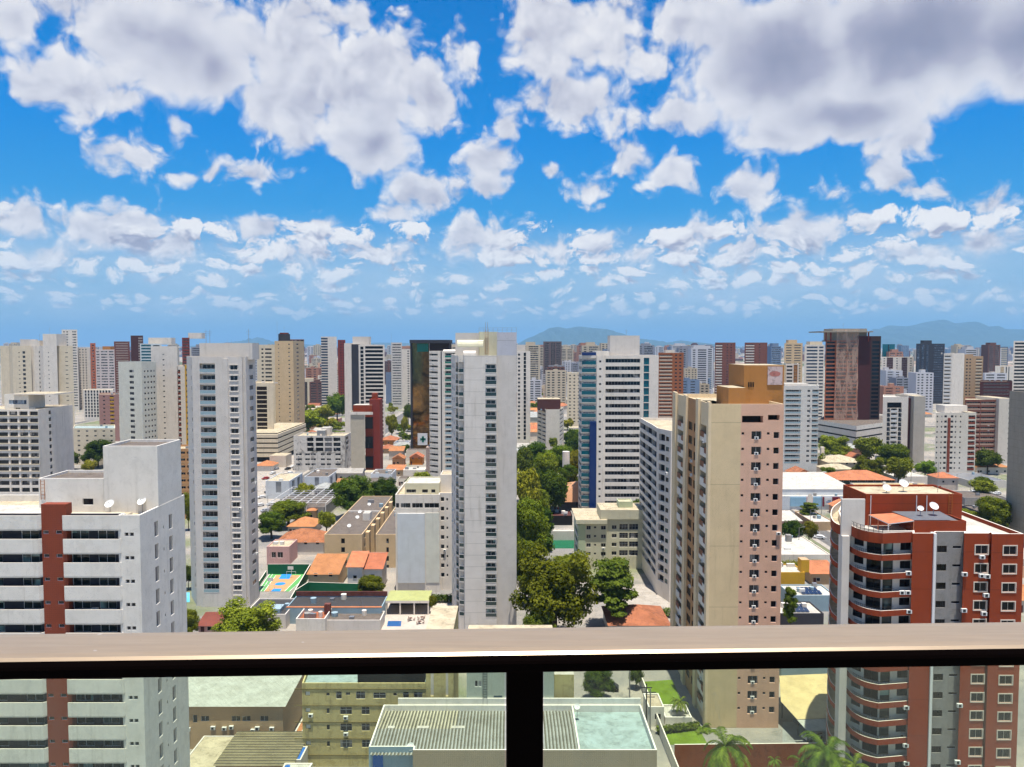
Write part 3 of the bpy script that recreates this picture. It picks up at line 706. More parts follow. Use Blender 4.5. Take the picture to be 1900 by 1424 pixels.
pz = roofbox(R, 'penthouse', 1606, 1785, 917, 130, 9, REDP, R.zr, [('s', 1660, 1677, -4.2, .9), ('w', 1767, 1777, -3.9, .9)], roof=ROOFC, yr=940)[1]
ladder(R, 1763, 915, 958, 129.95, .55, RUST)
for px in (1616, 1701, 1720): p = P(px, 920, 129.8); q = MB(); q.tube((p.x, p.y, R.zr), p, .07, .07, FRAME, 6); R.part(q, 'drain_pipe')
dish(R, 1732, 940, 127.5, .75, R.zr); dish(R, 1708, 944, 127.2, .5, R.zr); dish(R, 1676, 898, 134, .8, pz-.3); dish(R, 1645, 906, 133, .7, pz-.3)
q = MB(); a = P(1740, 905, 133); q.tube((a.x, a.y, pz-.3), (a.x, a.y, pz+5), .05, .03, ALU, 5); R.part(q, 'antenna')
roofbox(R, 'roof_house', 1697, 1793, 967, 124.6, 5, REDP, R.zr, [('s', 1705, 1764, -1.9, 1.0, {'pane': GLASSD}), ('w', 1773, 1784, -1.9, .9, {'pane': GLASSD})], roof=ROOFG, yr=970)
q = MB(); z = ZZ(967, 124.6, 1740); xa, xb = XY(1697, 124.6, 967)[0], XY(1776, 124.6, 967)[0]
q.poly([(xa, 124.7, z+.12), (xb, 124.7, z+.12), (xb, 129.8, z+.45), (xa-1.2, 129.8, z+.45)], mat('grey_skylight_sheet', '6a6f76', stain=.3, rough=.3, grain=.2, tile=(1.1, 50, .1)))
R.part(q, 'skylight_roof')
q = MB(); a0, a1, a2, a3 = P(1649, 972, 124.2), P(1696, 966, 124.4), P(1660, 952, 129.5), P(1612, 955, 129.5)
q.poly([a0, a1, a2, a3], TERRA); q.poly([a0-Vector((0, 0, .15)), a3-Vector((0, 0, .15)), a2-Vector((0, 0, .15)), a1-Vector((0, 0, .15))], WHITE)
for i, j in ((a0, a1), (a1, a2), (a3, a0)): q.poly([i-Vector((0, 0, .15)), j-Vector((0, 0, .15)), j, i], FRAME)
for p in (a0, a1, a3, (a0+a3)/2): q.tube((p.x, p.y+.1, R.zr), (p.x, p.y+.1, p.z-.1), .09, .09, FRAME if p is a0 else TERRA, 6)
R.part(q, 'tiled_awning')
q = MB()
for i in range(len(front)-1):
    a, b = front[i], front[i+1]; q.tube((a.x, a.y+.1, HR+.95), (b.x, b.y+.1, HR+.95), .03, .03, DFRAME, 4); q.tube((a.x, a.y+.1, HR+.55), (b.x, b.y+.1, HR+.55), .02, .02, DFRAME, 4)
    q.box(a.x-.03, a.x+.03, a.y+.08, a.y+.14, HR+.1, HR+.95, DFRAME)
R.part(q, 'terrace_railing')
for i, (px, py, Y) in enumerate(((1684, 1063, 122), (1672, 1099, 122), (1683, 1099, 122), (1685, 1134, 122), (1830, 1069, 121.6), (1824, 1138, 121.6), (1787, 1132, 121.7), (1680, 1312, 122), (1679, 1382, 122), (1680, 1415, 122), (1779, 1308, 121.7), (1775, 1413, 121.7), (1828, 1104, 121.6), (1788, 1065, 121.7))): ac_unit(R, px, py, Y)
R.finish()

# --- cream block of flats with rusty stains, behind the glass
b = tower('apartment_building', 'yellowed cream block of flats with stained walls seen through the balcony glass', 561, 795, 1268, 134, 12, OLIVE,
  F=[('w', 567, 576, 1.1, .8, {'pane': ACW, 'frame': DFRAME, 'name': 'air_conditioner', 'every': 1}), ('v', 606, 611.5, .9, .95, {'skip': 1}), ('x', 631, 653, .7, 1.4, {'skip': 1}), ('x', 671, 686, .7, 1.4, {'skip': 1}), ('v', 606, 612, 1.1, .6, {'n': 1}), ('x', 624, 634.5, .5, 1.4, {'n': 1}),
     ('v', 642, 650, 1.2, .55, {'n': 1}), ('x', 661, 678, .5, 1.4, {'n': 1}), ('x', 693, 716, .6, 1.1, {'n': 1}), ('v', 730, 737, 1.1, .55, {'n': 1}), ('x', 748, 759, .7, 1.1, {'n': 1}), ('x', 768, 784, .7, 1.1, {'n': 1})],
  yr=1330, off=3.4, roof=ROOFM, cat='apartment building', sub=True)
m = MB()
for k in range(5): m.box(b.X0-.06, b.X1, 133.9, 133.998, b.H-1.1-3*k, b.H-.98-3*k, mat('stained_joint', '6f6238', stain=.4))
b.part(m, 'joint')
x0 = XY(791, 134, 1300)[0]; x1 = XY(842, 134, 1300)[0]; m = MB(); b.facade(m, (x0, 133.6), (x1, 133.6), 0, 25, [('o', 799, 805, 0, 9, {'d': .25, 'pane': GREYW, 'z': [13]}), ('o', 827, 832, 0, 9, {'d': .25, 'pane': GREYW, 'z': [13]})], OLIVE, 20, 3, 2, 1300, True, False)
m.poly([(x1, 133.6, 0), (x1, 146, 0), (x1, 146, 25), (x1, 133.6, 25)], OLIVE); m.poly([(x0, 146, 0), (x0, 133.6, 0), (x0, 133.6, 25), (x0, 146, 25)], OLIVE); m.poly([(x0, 133.6, 25), (x1, 133.6, 25), (x1, 146, 25), (x0, 146, 25)], ROOFC); b.part(m, 'stair_tower')
b.block('roof_house', XY(600, 141, 1250)[0], XY(662, 141, 1250)[0], 141, 145, b.zr, b.zr+2.3, COURTG, ROOFC)
m = MB(); xa, xb = XY(664, 136, 1260)[0], XY(789, 136, 1260)[0]; zz = b.H+1.6
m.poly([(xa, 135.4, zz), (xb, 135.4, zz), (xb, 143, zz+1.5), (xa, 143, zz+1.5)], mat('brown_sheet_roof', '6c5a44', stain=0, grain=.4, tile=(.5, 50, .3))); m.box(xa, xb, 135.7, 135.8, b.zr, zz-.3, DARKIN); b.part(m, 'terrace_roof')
b.finish()

# --- white building with corrugated and mint roofs
yr = 1400
x0 = XY(682, 116, yr)[0]; xm = XY(766, 116, yr)[0]; x1 = XY(1219, 116, yr)[0]; HF = ZZ(1392, 116, 1000)
W = Bld('low_building', 'low white building with a corrugated roof, a mint-painted flat roof and a stair tower', 'building', [(x0, 117), (xm, 117), (xm, 116), (x1, 116), (x1, 131), (x0, 131)], HF, WHITE2)
W.shell({}, yr=yr, walls={0: GBLUE, 2: TILEW}, roof=ROOFM, par=1.2)
xd = XY(1077, 116, yr)[0]
W.block('blue_panel', x0+.6, x0+2.2, 116.93, 116.99, 0, HF-1.2, BLUEW)
W.block('back_parapet', x0+2.5, x1, 131, 131.25, HF-1.2, HF+1.1, WHITE2); W.block('dividing_wall', xd-.25, xd, 116.3, 130.9, HF-1.19, HF-.1, WHITE2)
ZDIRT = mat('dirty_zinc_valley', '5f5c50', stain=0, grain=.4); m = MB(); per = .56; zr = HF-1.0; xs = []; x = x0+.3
while x < xd-.3: xs += [(x, 0), (x+per*.25, .11), (x+per*.5, .11), (x+per*.75, 0)]; x += per
for (xa, ha), (xb, hb) in zip(xs, xs[1:]):
    for ya, yb, za, zb_ in ((116.3, 123.5, -.05, .45), (123.5, 130.9, .45, -.05)):
        mm = ZINC if yb < 128 or random.random() < .75 else ZINCY
        m.poly([(xa, ya, zr+za+ha), (xb, ya, zr+za+hb), (xb, yb, zr+zb_+hb), (xa, yb, zr+zb_+ha)], ZDIRT if ha+hb < .001 or ha > hb else ZINC if yb < 124 else mat('sunlit_zinc_sheet', 'b3ad98', stain=0, grain=.3) if xa < x0+13 else ZINC)  # far left slope: sunlight put into the sheet colour as cream
W.part(m, 'corrugated_roof')
for px, w in ((726, 1.1), (785, 1.9), (850, 2.2)): c = G(px, 1356, zr); W.block('roof_light', c.x-w/2, c.x+w/2, c.y-.4, c.y+.4, zr+.3, zr+.62, ROOFW)
dish(W, 762, 1386, 117.5, .6, HF-.8); dish(W, 1071, 1312, 128, .5, HF-1.2)
m = MB(); ta, tb = XY(866, 131.3, 1280)[0], XY(1028, 131.3, 1280)[0]; GST = mat('grey_green_plaster', 'aab0a2', stain=.4)
W.facade(m, (ta, 131.3), (tb, 131.3), 0, 24.2, [('w', 881, 886.5, 0, 1.1, {'z': [ZZ(1275, 131.3, 880)]}), ('w', 888, 893.5, 0, 1.1, {'z': [ZZ(1275, 131.3, 880)]}), ('o', 916, 932, 0, 2.1, {'d': .1, 'pane': mat('blue_grey_door', '3f5a66', stain=0), 'z': [ZZ(1313, 131.3, 920)], 'name': 'door'})], GST, 20, 3, 1, 1280, True, False)
m.poly([(tb, 131.3, 0), (tb, 138, 0), (tb, 138, 24.2), (tb, 131.3, 24.2)], GST); m.poly([(ta, 138, 0), (ta, 131.3, 0), (ta, 131.3, 24.2), (ta, 138, 24.2)], GST); m.poly([(ta, 131.3, 24.2), (tb, 131.3, 24.2), (tb, 138, 24.2), (ta, 138, 24.2)], ROOFC)
m.poly([(tb, 138, 0), (ta, 138, 0), (ta, 138, 24.2), (tb, 138, 24.2)], GST); W.part(m, 'stair_tower'); ladder(W, 900, 1225, 1314, 131.2, .7, DFRAME)
W.block('annex', XY(1028.5, 133, 1280)[0], XY(1065, 133, 1280)[0], 133, 138, 0, ZZ(1252, 133, 1045), OLIVE, ROOFW)
W.finish()

# --- grey-roofed beige building and its lower corrugated roof
x0 = XY(300, 140, 1340)[0]; x1 = XY(525, 140, 1340)[0]
b = Bld('low_building', 'low tan building under a pale grey metal roof, air conditioners along its wall', 'building', [(x0, 140), (x1, 140), (x1, 157), (x0, 157)], 8.2, TAN)
b.shell({0: [('w', 358, 366, 1.2, 1.5), ('w', 373, 388, 1.5, 1.0), ('w', 430, 446, 1.5, 1.0), ('w', 450, 465, 1.5, 1.0), ('w', 483, 498, 1.5, 1.0)]}, off=4.4, yr=1340, roof=ROOFW, par=.3)
for px in (350, 396, 417, 430, 470, 478, 505): ac_unit(b, px, 1352+random.uniform(-4, 4), 140)
m = MB(); m.poly([(x0-1, 139.6, 8.25), (x1+.6, 139.6, 8.25), (x1+.6, 157.3, 9.6), (x0-1, 157.3, 9.6)], mat('pale_roof_sheet', 'a9aaa0', stain=0, grain=.3, tile=(1.2, 50, .06), big=.15)); b.part(m, 'metal_roof'); b.finish()
b = Bld('shed', 'shed with a brown corrugated roof in front of the tan building', 'shed', [XY(400, 127, 1420), XY(545, 127, 1420), (XY(545, 127, 1420)[0], 138), (XY(400, 127, 1420)[0], 138)], 4.2, TAN)
b.shell({}, par=.1, roof=ROOFG); m = MB(); y = 126.6
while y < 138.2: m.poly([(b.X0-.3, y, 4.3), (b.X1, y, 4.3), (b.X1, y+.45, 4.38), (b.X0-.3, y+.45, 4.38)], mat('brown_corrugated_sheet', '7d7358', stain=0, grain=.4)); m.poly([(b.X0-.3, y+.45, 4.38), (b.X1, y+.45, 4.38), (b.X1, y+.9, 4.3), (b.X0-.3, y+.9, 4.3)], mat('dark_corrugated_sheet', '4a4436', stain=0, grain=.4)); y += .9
b.part(m, 'corrugated_roof')
b = Bld('shed', 'flat pale-roofed shed beside the brown corrugated roof', 'shed', [XY(330, 127, 1420), XY(398, 127, 1420), (XY(398, 127, 1420)[0], 138), (XY(330, 127, 1420)[0], 138)], 3.6, GREYW); b.shell({}, par=.15, roof=ROOFC)
b = Bld('kiosk', 'small white roofed kiosk with a blue emblem by the yellowed block', 'kiosk', [XY(515, 123, 1424), XY(565, 123, 1424), (XY(565, 123, 1424)[0]+.3, 127), (XY(515, 123, 1424)[0], 127)], 4.6, WHITE); b.shell({}, par=.15, roof=ROOFW)
m = MB(); m.cyl(G(533, 1421, 4.6)[:2], .5, 4.46, 4.5, BLUEW, 14); b.part(m, 'emblem')
b = Bld('shed', 'narrow shed with a blue sheet roof between the tan building and the yellowed block', 'shed', [XY(538, 128.5, 1400), XY(558, 128.5, 1400), (XY(558, 128.5, 1400)[0], 133), (XY(538, 128.5, 1400)[0], 133)], 4.3, GREYW); b.shell({}, par=.1, roof=BLUEW)
b = Bld('shed', 'narrow shed with an orange tiled roof between the tan building and the yellowed block', 'shed', [XY(545, 137.5, 1370), XY(560, 137.5, 1370), (XY(560, 137.5, 1370)[0], 143), (XY(545, 137.5, 1370)[0], 143)], 4.3, GREYW); b.shell({}, par=.1, roof=TERRA)

CREAM2 = mat('pale_cream_plaster', 'dccdb2', stain=.35)
# ================================================================== towers in the middle distance
# --- white tower in the centre
yr = 900; Y = 196.0
f = [XY(862, Y, yr), XY(921.5, Y, yr), XY(922, Y+1, yr), XY(958.5, Y+1, yr), (XY(958.5, Y+1, yr)[0], Y+20), XY(838, Y+22, yr), XY(846, Y+5, yr), XY(850.5, Y+4, yr), XY(851.5, Y+1.2, yr), XY(861, Y+.8, yr)]
b = Bld('apartment_tower', 'tall white tower with one column of green-railed windows and a yellow ladder on top', 'apartment tower', f, ZZ(660, Y, 890), LAV)
GL = {'rail': RAILG, 'pane': GLASSG, 'd': .4, 'frame': FRAME}
BL = {'rail': RAILG, 'pane': GLASSG, 'd': 1.2, 'frame': FRAME}
b.shell({0: [('g', 901, 921, 0, 2.2, GL)], 6: [('g', .05, .95, 0, 2.5, BL)], 7: [('g', .05, .95, 0, 2.5, BL)], 8: [('g', .06, .94, 0, 2.6, BL)], 5: [('w', .2, .35, .8, 1.3), ('w', .6, .75, .8, 1.3)]},
        off=4.35, yr=yr, sub=True, roof=ROOFW, walls={2: GREYW, 6: WHITE, 7: WHITE, 8: WHITE}, zmin=3)
m = MB(); m.box(b.foot[2].x+.05, b.foot[3].x, Y+1.02, Y+14, b.H+.01, ZZ(617, Y+1, 940), mat('grey_plaster_jointed', 'c0bfc4', stain=.15, seam=4.0)); b.part(m, 'lift_tower')
CREAMT = mat('pale_yellow_plaster', 'cfcaae', stain=.2)
m = MB(); m.box(XY(889, Y+7, 620)[0], b.foot[2].x+.04, Y+7, Y+14, b.zr, ZZ(616, Y+7, 905), CREAMT); b.part(m, 'stair_tower')
m = MB(); m.box(XY(845, Y+9, 620)[0], XY(888.5, Y+9, 620)[0], Y+9, Y+16, b.zr, ZZ(618, Y+9, 865), GREYW); b.part(m, 'water_tank_house')
def halfpipe(b, name, pxa, pxb, pyc, Y, r, mt):
    a, c = P(pxa, pyc, Y), P(pxb, pyc, Y); m = MB(); n = 8
    for k in range(n):
        t, u = pi*k/n, pi*(k+1)/n
        m.poly([(a.x, Y-r*cos(t), a.z+r*sin(t)), (a.x, Y-r*cos(u), a.z+r*sin(u)), (c.x, Y-r*cos(u), c.z+r*sin(u)), (c.x, Y-r*cos(t), c.z+r*sin(t))], mt)
    for x in (a.x, c.x): m.poly([(x, Y-r*cos(pi*k/n), a.z+r*sin(pi*k/n)) for k in range(n+1)], mt)
    m.box(a.x, c.x, Y-r, Y+r, a.z-.35, a.z-.001, mt); return b.part(m, name, False)
halfpipe(b, 'curved_canopy', 849, 897, 642, Y+4.5, 1.5, CREAMT); halfpipe(b, 'curved_canopy', 860, 883, 657, Y+1, .8, WHITE)
ladder(b, 903, 612, 658, Y+6.9, .8, RUST)
m = MB(); zt = ZZ(617, Y+1, 940)
for i in range(9):
    x = b.foot[2].x-4.6+1.2*i; m.box(x-.03, x+.03, Y+3, Y+3.06, zt if x > b.foot[2].x else zt-.6, zt+1.2, ALU)
m.box(b.foot[2].x-4.6, b.foot[3].x, Y+3, Y+3.05, zt+1.15, zt+1.2, ALU); m.box(b.foot[2].x-4.6, b.foot[3].x, Y+3, Y+3.05, zt+.6, zt+.65, ALU); b.part(m, 'roof_railing')
for px in (901, 904.5):
    m = MB(); p = P(px, 598, Y+8); m.tube((p.x, p.y, zt-1), p, .07, .05, ALU, 5); b.part(m, 'antenna')
b.finish()

# --- light grey tower with balcony stacks
yr = 850; Y = 218.0
f = [XY(372, Y, yr), XY(452, Y, yr), XY(453, Y+.8, yr), XY(459, Y+.8, yr)]
xr = f[3][0]; f += [(xr, Y+9), XY(350, Y+9, yr), XY(357, Y+3.2, yr), XY(360, Y+.8, yr)]
b = Bld('apartment_tower', 'light grey tower with a stack of glass-fronted balconies beside single windows', 'apartment tower', f, ZZ(662, Y, 410), GREYW)
BP = {'rail': PALEG, 'd': 1.3, 'frame': FRAME, 'pane': GLASS}
b.shell({0: [('g', 373.5, 402, 0, 2.55, BP), ('w', 430, 443.5, .75, 1.35, {'d': .12})], 3: [('w', .35, .75, .8, 1.3)], 6: [('v', .3, .7, .8, 1.2)]}, off=4.5, yr=yr, sub=True, roof=ROOFC, zmin=4)
for zf in [b.H-4.5-3*k for k in range(23)]:
    xa, xb = XY(428.5, Y, yr)[0], XY(445, Y, yr)[0]; m = MB(); m.box(xa, xb, Y-.12, Y-.003, zf+.5, zf+.72, WHITE); b.part(m, 'window_ledge'); m = MB(); m.box(xa, xb, Y-.12, Y-.003, zf+2.13, zf+2.3, WHITE); b.part(m, 'window_hood')
m = MB(); xa, xb = XY(416, Y, yr)[0], XY(426, Y, yr)[0]; m.box(xa, xb, Y-.25, Y-.003, 0, b.H-.6, GREYW); b.part(m, 'pilaster')
b.pent(370, 468, 637, 2.5, 6, GREYW, ROOFC); b.mast(382, 612, 4); b.mast(389, 612, 5); b.mast(461, 611, 4); b.finish()

# --- white building with a blank front and a windowed top floor
yr = 1000; Y = 231
f = [XY(734, Y, yr), XY(816, Y, yr), XY(816.5, Y+2.5, yr), XY(850, Y+2.5, yr)]; f += [(f[3][0], Y+22), (f[0][0], Y+22)]
b = Bld('apartment_building', 'white building with blank front panels under a row of top-floor windows', 'apartment building', f, ZZ(918, Y, 775), WHITE)
tz = [ZZ(943, Y, 775)]
b.shell({0: [('s', 735, 741, 0, 1.5, {'z': tz}), ('s', 744, 762, 0, 1.5, {'z': tz}), ('s', 765, 785, 0, 1.5, {'z': tz}), ('s', 788, 815, 0, 1.5, {'z': tz})], 2: [('w', 818, 824.5, .7, 1.3), ('v', 828.5, 831.5, .9, .8)], 5: [('s', .1, .4, .8, 1.2), ('s', .6, .9, .8, 1.2)]}, off=3.3, pitch=2.92, yr=yr, roof=ROOFC)
b.block('front_panel', XY(738, Y, yr)[0], XY(788.5, Y, yr)[0], Y-.35, Y-.003, 3, ZZ(953, Y, 760), mat('cool_white_plaster', 'd0d3d3', stain=.2))
b.block('front_panel', XY(790, Y, yr)[0], XY(815, Y, yr)[0], Y-.12, Y-.003, 3, ZZ(952, Y, 800), mat('warm_white_plaster', 'd9d7c8', stain=.25))
roofbox(b, 'penthouse', 751, 815, 897, Y+5, 12, CREAMT, b.zr, [('s', 754, 772, -1.0, 1.1), ('s', 783, 794, -1.0, 1.1), ('s', 800, 808, -1.0, 1.1)], roof=ROOFW, yr=910)
roofbox(b, 'stair_tower', 817, 850, 881, Y+8, 8, WHITE, b.zr, yr=900); b.finish()

# --- cream flats with iron-framed windows by the big trees
yr = 1010; Y = 255
f = [XY(1073, Y, yr), XY(1126, Y, yr), XY(1126.5, Y+.8, yr), XY(1200, Y+.8, yr)]; f += [(f[3][0], Y+18), (f[0][0], Y+18)]
b = Bld('apartment_building', 'cream and pale green flats with iron-framed windows beside the big trees', 'apartment building', f, ZZ(965, Y, 1100), CREAMT)
b.shell({0: [('w', 1088, 1096, .7, 1.3), ('v', 1102, 1106, 1.1, .7), ('w', 1115, 1124, .7, 1.3)], 2: [('w', 1135, 1144, .7, 1.3), ('x', 1149, 1165, .5, 1.9), ('x', 1167, 1184, .5, 1.9)], 5: [('b', .3, .8, 0, 2.4, {'rail': WHITE})]}, off=4.0, pitch=2.95, yr=yr, roof=ROOFW, walls={5: GREENW})
b.block('green_panel', f[0][0]+.02, XY(1086, Y, yr)[0], Y-.1, Y-.003, 0, b.H-1.5, GREENW)
m = MB(); m.box(f[0][0]-.9, f[1][0], Y-.9, Y-.11, b.H-1.2, b.H+.15, CREAMT, ROOFC); m.box(f[0][0]-.9, f[1][0], Y-.1, Y+18, b.H-.1, b.H+.12, CREAMT, ROOFC); b.part(m, 'roof_overhang')
x2 = XY(1114, Y+1, 950)[0]; m = MB(); m.box(x2, f[3][0], Y+.2, Y+12, b.H+.13, ZZ(947, Y, 1140), CREAMT, ROOFC); b.part(m, 'roof_house')
roofbox(b, 'water_tower', 1148, 1174, 931, Y+4, 5, GREENW, ZZ(947, Y, 1140), [('v', 1163, 1168, -.6, .5)], roof=ROOFC, yr=940); b.finish()

# --- white tower with a concave front
yr = 1000
ctrl = [XY(1186, 262, yr), XY(1196, 251, yr), XY(1208, 240, yr), XY(1217, 231, yr), XY(1219, 229.5, yr), XY(1243, 222, yr)]
H20 = ZZ(800, 222, 1243)
f = [ctrl[5], (ctrl[5][0]+16, 222), (ctrl[5][0]+16, 262), ctrl[0]]+ctrl[1:5]
b = Bld('apartment_tower', 'white tower with a concave front of slanting dark window bands', 'apartment tower', f, H20, WHITE)
SB = {'pane': GLASSD, 'frame': DFRAME, 'd': 1.1, 'wall': DGREY, 'rail': WHITE, 'rh': .95}
b.shell({3: [('b', .02, .99, 0, 2.7, SB)], 4: [('b', .01, .99, 0, 2.7, SB)], 5: [('b', .01, .95, 0, 2.7, SB)], 7: [('s', .08, .55, .6, 2.0, {'pane': GLASSD, 'frame': DFRAME, 'd': .9}), ('s', .62, .85, .9, 1.3, {'pane': GLASSG, 'frame': DFRAME})]}, off=4.1, yr=yr, roof=ROOFC, zmin=3.5)
for i in (0, 3):
    m = MB(); p = ctrl[i]; m.box(p[0]-.05, p[0]+.3, p[1]-.3, p[1], 0, H20-.2, WHITE); b.part(m, 'pilaster')
b.finish()

# --- white tower with a blue glass corner
yr = 800; Y = 330
f = [XY(1079, Y+1, yr), XY(1106, Y, yr), XY(1107, Y-.6, yr), XY(1119, Y-.6, yr), XY(1119.5, Y, yr), XY(1221, Y, yr)]; f += [(f[5][0], Y+16), (f[0][0], Y+16)]
b = Bld('apartment_tower', 'white banded tower with a teal and deep blue glass corner', 'apartment tower', f, ZZ(660, Y, 1160), WHITE)
b.shell({0: [('g', .0, .98, 0, 2.9, {'rh': 1.75, 'rail': TEALP, 'd': .6, 'pane': GLASSB, 'frame': FRAME})], 2: [('v', 1111, 1115, 1, .9)], 4: [('v', 1115.5, 1119.2, 1, 1), ('s', 1123, 1187, .95, 1.65, {'d': .9}), ('s', 1193.5, 1203.5, .1, 2.9, {'pane': TEALP, 'd': .2, 'frame': DFRAME})],
         7: [('b', .1, .9, 0, 2.4)]}, off=4.0, pitch=3.22, yr=yr, roof=ROOFW)
m = MB(); m.box(XY(1094, Y, yr)[0], f[1][0], Y-.65, Y+.0, 0, ZZ(782, Y, 1100), BLUEP); b.part(m, 'blue_panel'); m = MB(); m.box(f[0][0], f[1][0]-.1, Y+.3, Y+1.2, b.H, b.H+1.4, BLUEP); b.part(m, 'blue_panel')
b.pent(1132, 1187, 623, 6, 9, GREYW, ROOFC); b.pent(1104, 1131, 652, 3, 9, WHITE, ROOFW, 'roof_house'); b.mast(1162, 611, 9); b.finish()

# --- white tower with balconies and dark seam, behind the centre tower
yr = 800; Y = 405
f = [XY(797, Y+3, yr), XY(813, Y, yr), XY(820, Y, yr), XY(820.5, Y-.5, yr), XY(823, Y-.5, yr), XY(824, Y, yr), XY(865, Y, yr)]; f += [(f[6][0], Y+16), (f[0][0], Y+16)]
b = Bld('apartment_tower', 'white tower with a dark vertical seam between fan-shaped and teal-railed balconies', 'apartment tower', f, ZZ(652, Y, 820), WHITE)
b.shell({0: [('b', .02, .98, 0, 2.0, {'rail': WHITE})], 5: [('g', 826, 845, 0, 2.35, {'rail': GREENG, 'd': 1.0, 'n': 7}), ('g', 826, 845, 0, 2.2, {'rail': PALEG, 'd': 1.0, 'skip': 7})]}, off=3.3, pitch=3.1, yr=yr, roof=ROOFW)
m = MB(); x = XY(818.5, Y, yr)[0]; m.box(x, x+.45, Y-.3, Y-.003, 0, b.H, DGREY); b.part(m, 'seam')
m = MB(); xa, xb = XY(797, Y, yr)[0], XY(789, Y, yr)[0]; m.box(xb, xa-.02, Y+3, Y+14, 0, ZZ(832, Y, 793), mat('taupe_plaster', 'a58f84', stain=.2)); b.part(m, 'side_wing'); halfpipe(b, 'curved_canopy', 823, 845, 656, Y+3, 2.0, WHITE); b.finish()

# --- low-rise with car-park grid (left)
yr = 830; Y = 331
b = tower('office_building', 'white building with a grid of deep square openings and a roof house', -60, 73, 760, Y, 26, WHITE,
  F=[('o', -55, -40, .5, 1.9), ('o', -35, -19, .5, 1.9), ('o', -17, -1, .5, 1.9), ('o', 0, 15.5, .5, 1.9), ('o', 18.5, 34, .5, 1.9), ('o', 37.5, 53, .5, 1.9), ('o', 56.5, 72, .5, 1.9)], R=[('v', 92, 96.5, .4, 1.7, {'every': 1})], yr=yr, off=3.3, roof=ROOFC, cat='office building', par=.5)
for k in range(10):
    m = MB(); z = b.H-3.0-3*k; m.box(b.X0, b.X1, Y-.25, Y-.003, z+.2, z+.45, CREAM2); b.part(m, 'ledge')
roofbox(b, 'roof_house', 8, 53, 732, Y+8, 12, WHITE2, b.zr, [('s', 16, 49, -2.4, 1.9, {'pane': GLASSB}), ('w', 28, 37, -5.2, 1.3)], roof=ROOFC, yr=745); b.part((lambda m: (m.box(XY(4, Y, 735)[0], XY(83, Y, 735)[0], Y+7, Y+22, ZZ(733, Y+7, 40), ZZ(733, Y+7, 40)+.5, WHITE, ROOFC), m)[-1])(MB()), 'roof_slab'); b.finish()

# --- greenish-white slab with dotted side and white tower behind it
yr = 740; Y = 414
f = [XY(221, Y+6, yr), XY(264, Y, yr), XY(291, Y+12, yr), XY(250, Y+20, yr)]
b = Bld('apartment_tower', 'pale green tower with a side of small square windows', 'apartment tower', f, ZZ(672, Y, 255), mat('pale_green_white', 'd8d5c4', stain=.15))
b.shell({0: [('w', 241, 249, .7, 1.5)], 1: [('v', .16, .26, .9, 1.0), ('v', .38, .48, .9, 1.0), ('v', .6, .7, .9, 1.0), ('v', .8, .9, .9, 1.0)]}, off=6.5, yr=yr, roof=ROOFD, par=.5); b.finish()
b = tower('apartment_tower', 'plain white tower with a single line of slit windows', 282, 331, 643, 440, 15, WHITE, F=[('v', 303, 306.5, 1, .7)], yr=740, off=6); b.finish()

# --- twin cream and white tower, far left
yr = 700; Y = 530
f = [XY(11, Y+6, yr), XY(27, Y+6, yr), XY(27.2, Y+2, yr), XY(62, Y+2, yr), XY(62.2, Y+4, yr), XY(81, Y+4, yr), XY(81.2, Y, yr), XY(107, Y, yr), XY(107.2, Y+3, yr), XY(141, Y+3, yr)]; f += [(f[9][0], Y+22), (f[0][0], Y+22)]
sk = f[9][0]/Y; f = [(x+(y-Y)*sk, y) for x, y in f]
b = Bld('apartment_tower', 'twin cream tower around a taller white centre slab', 'apartment tower', f, ZZ(642, Y, 50), CREAM2)
b.shell({2: [('v', 35, 38, 1, .5), ('w', 43, 48, .5, 1.8), ('v', 60, 62, .8, 1.2)], 4: [('s', 73, 78.5, .9, 1.4, {'pane': GLASSD})], 6: [('v', 90, 92, 1, .7)], 8: [('v', 122, 127, 1, .5)]}, off=6, yr=yr, walls={4: WHITE, 6: WHITE, 5: WHITE, 7: WHITE}, indiv=False)
m = MB(); m.box(f[6][0]+.05, f[7][0]-.05, Y+.05, Y+12, b.H+.001, ZZ(620, Y, 94), WHITE); b.part(m, 'lift_tower'); m = MB(); m.box(f[4][0], f[5][0]-.05, Y+4.3, Y+12, b.H+.001, ZZ(632, Y, 70), WHITE); m.box(f[2][0]+3, f[4][0]-.05, Y+6, Y+14, b.H, ZZ(630, Y, 50), GREYW, ROOFC); b.part(m, 'roof_house')
b.mast(92, 608, 5); b.mast(73, 620, 5); b.finish()

# --- list of further towers: name label xl xr yt Y D wall kwargs
def simple(label, xl, xr, yt, Y, D, wall, F=(), R=(), L=(), pents=(), masts=(), name='apartment_tower', cat='apartment tower', **kw):
    kw.setdefault('indiv', False)
    b = tower(name, label, xl, xr, yt, Y, D, wall, F=F, R=R, L=L, cat=cat, **kw)
    for p in pents: b.pent(p[0], p[1], p[2], p[3] if len(p) > 3 else 4, p[4] if len(p) > 4 else D*.6, p[5] if len(p) > 5 else wall, ROOFC)
    for p in masts: b.mast(p[0], p[1], 4)
    return b.finish()
G2 = {'pane': GLASSD}
simple('cream tower with a round dark lift house and masts on its roof', 478, 512, 640, 590, 14, CREAM2, F=[('s', 486, 490, .9, 1.3, G2), ('s', 493, 505, .9, 1.3, G2)], yr=730, off=5, masts=[(514, 597), (527, 606)])
b = simple('tall beige slab with dotted windows joined to the cream masted tower', 511, 545, 633, 578, 30, BEIGE, F=[('v', 517, 519, 1, .8), ('v', 536, 539, 1, .9)], R=[('v', .3, .5, 1, 1)], yr=730, off=4)
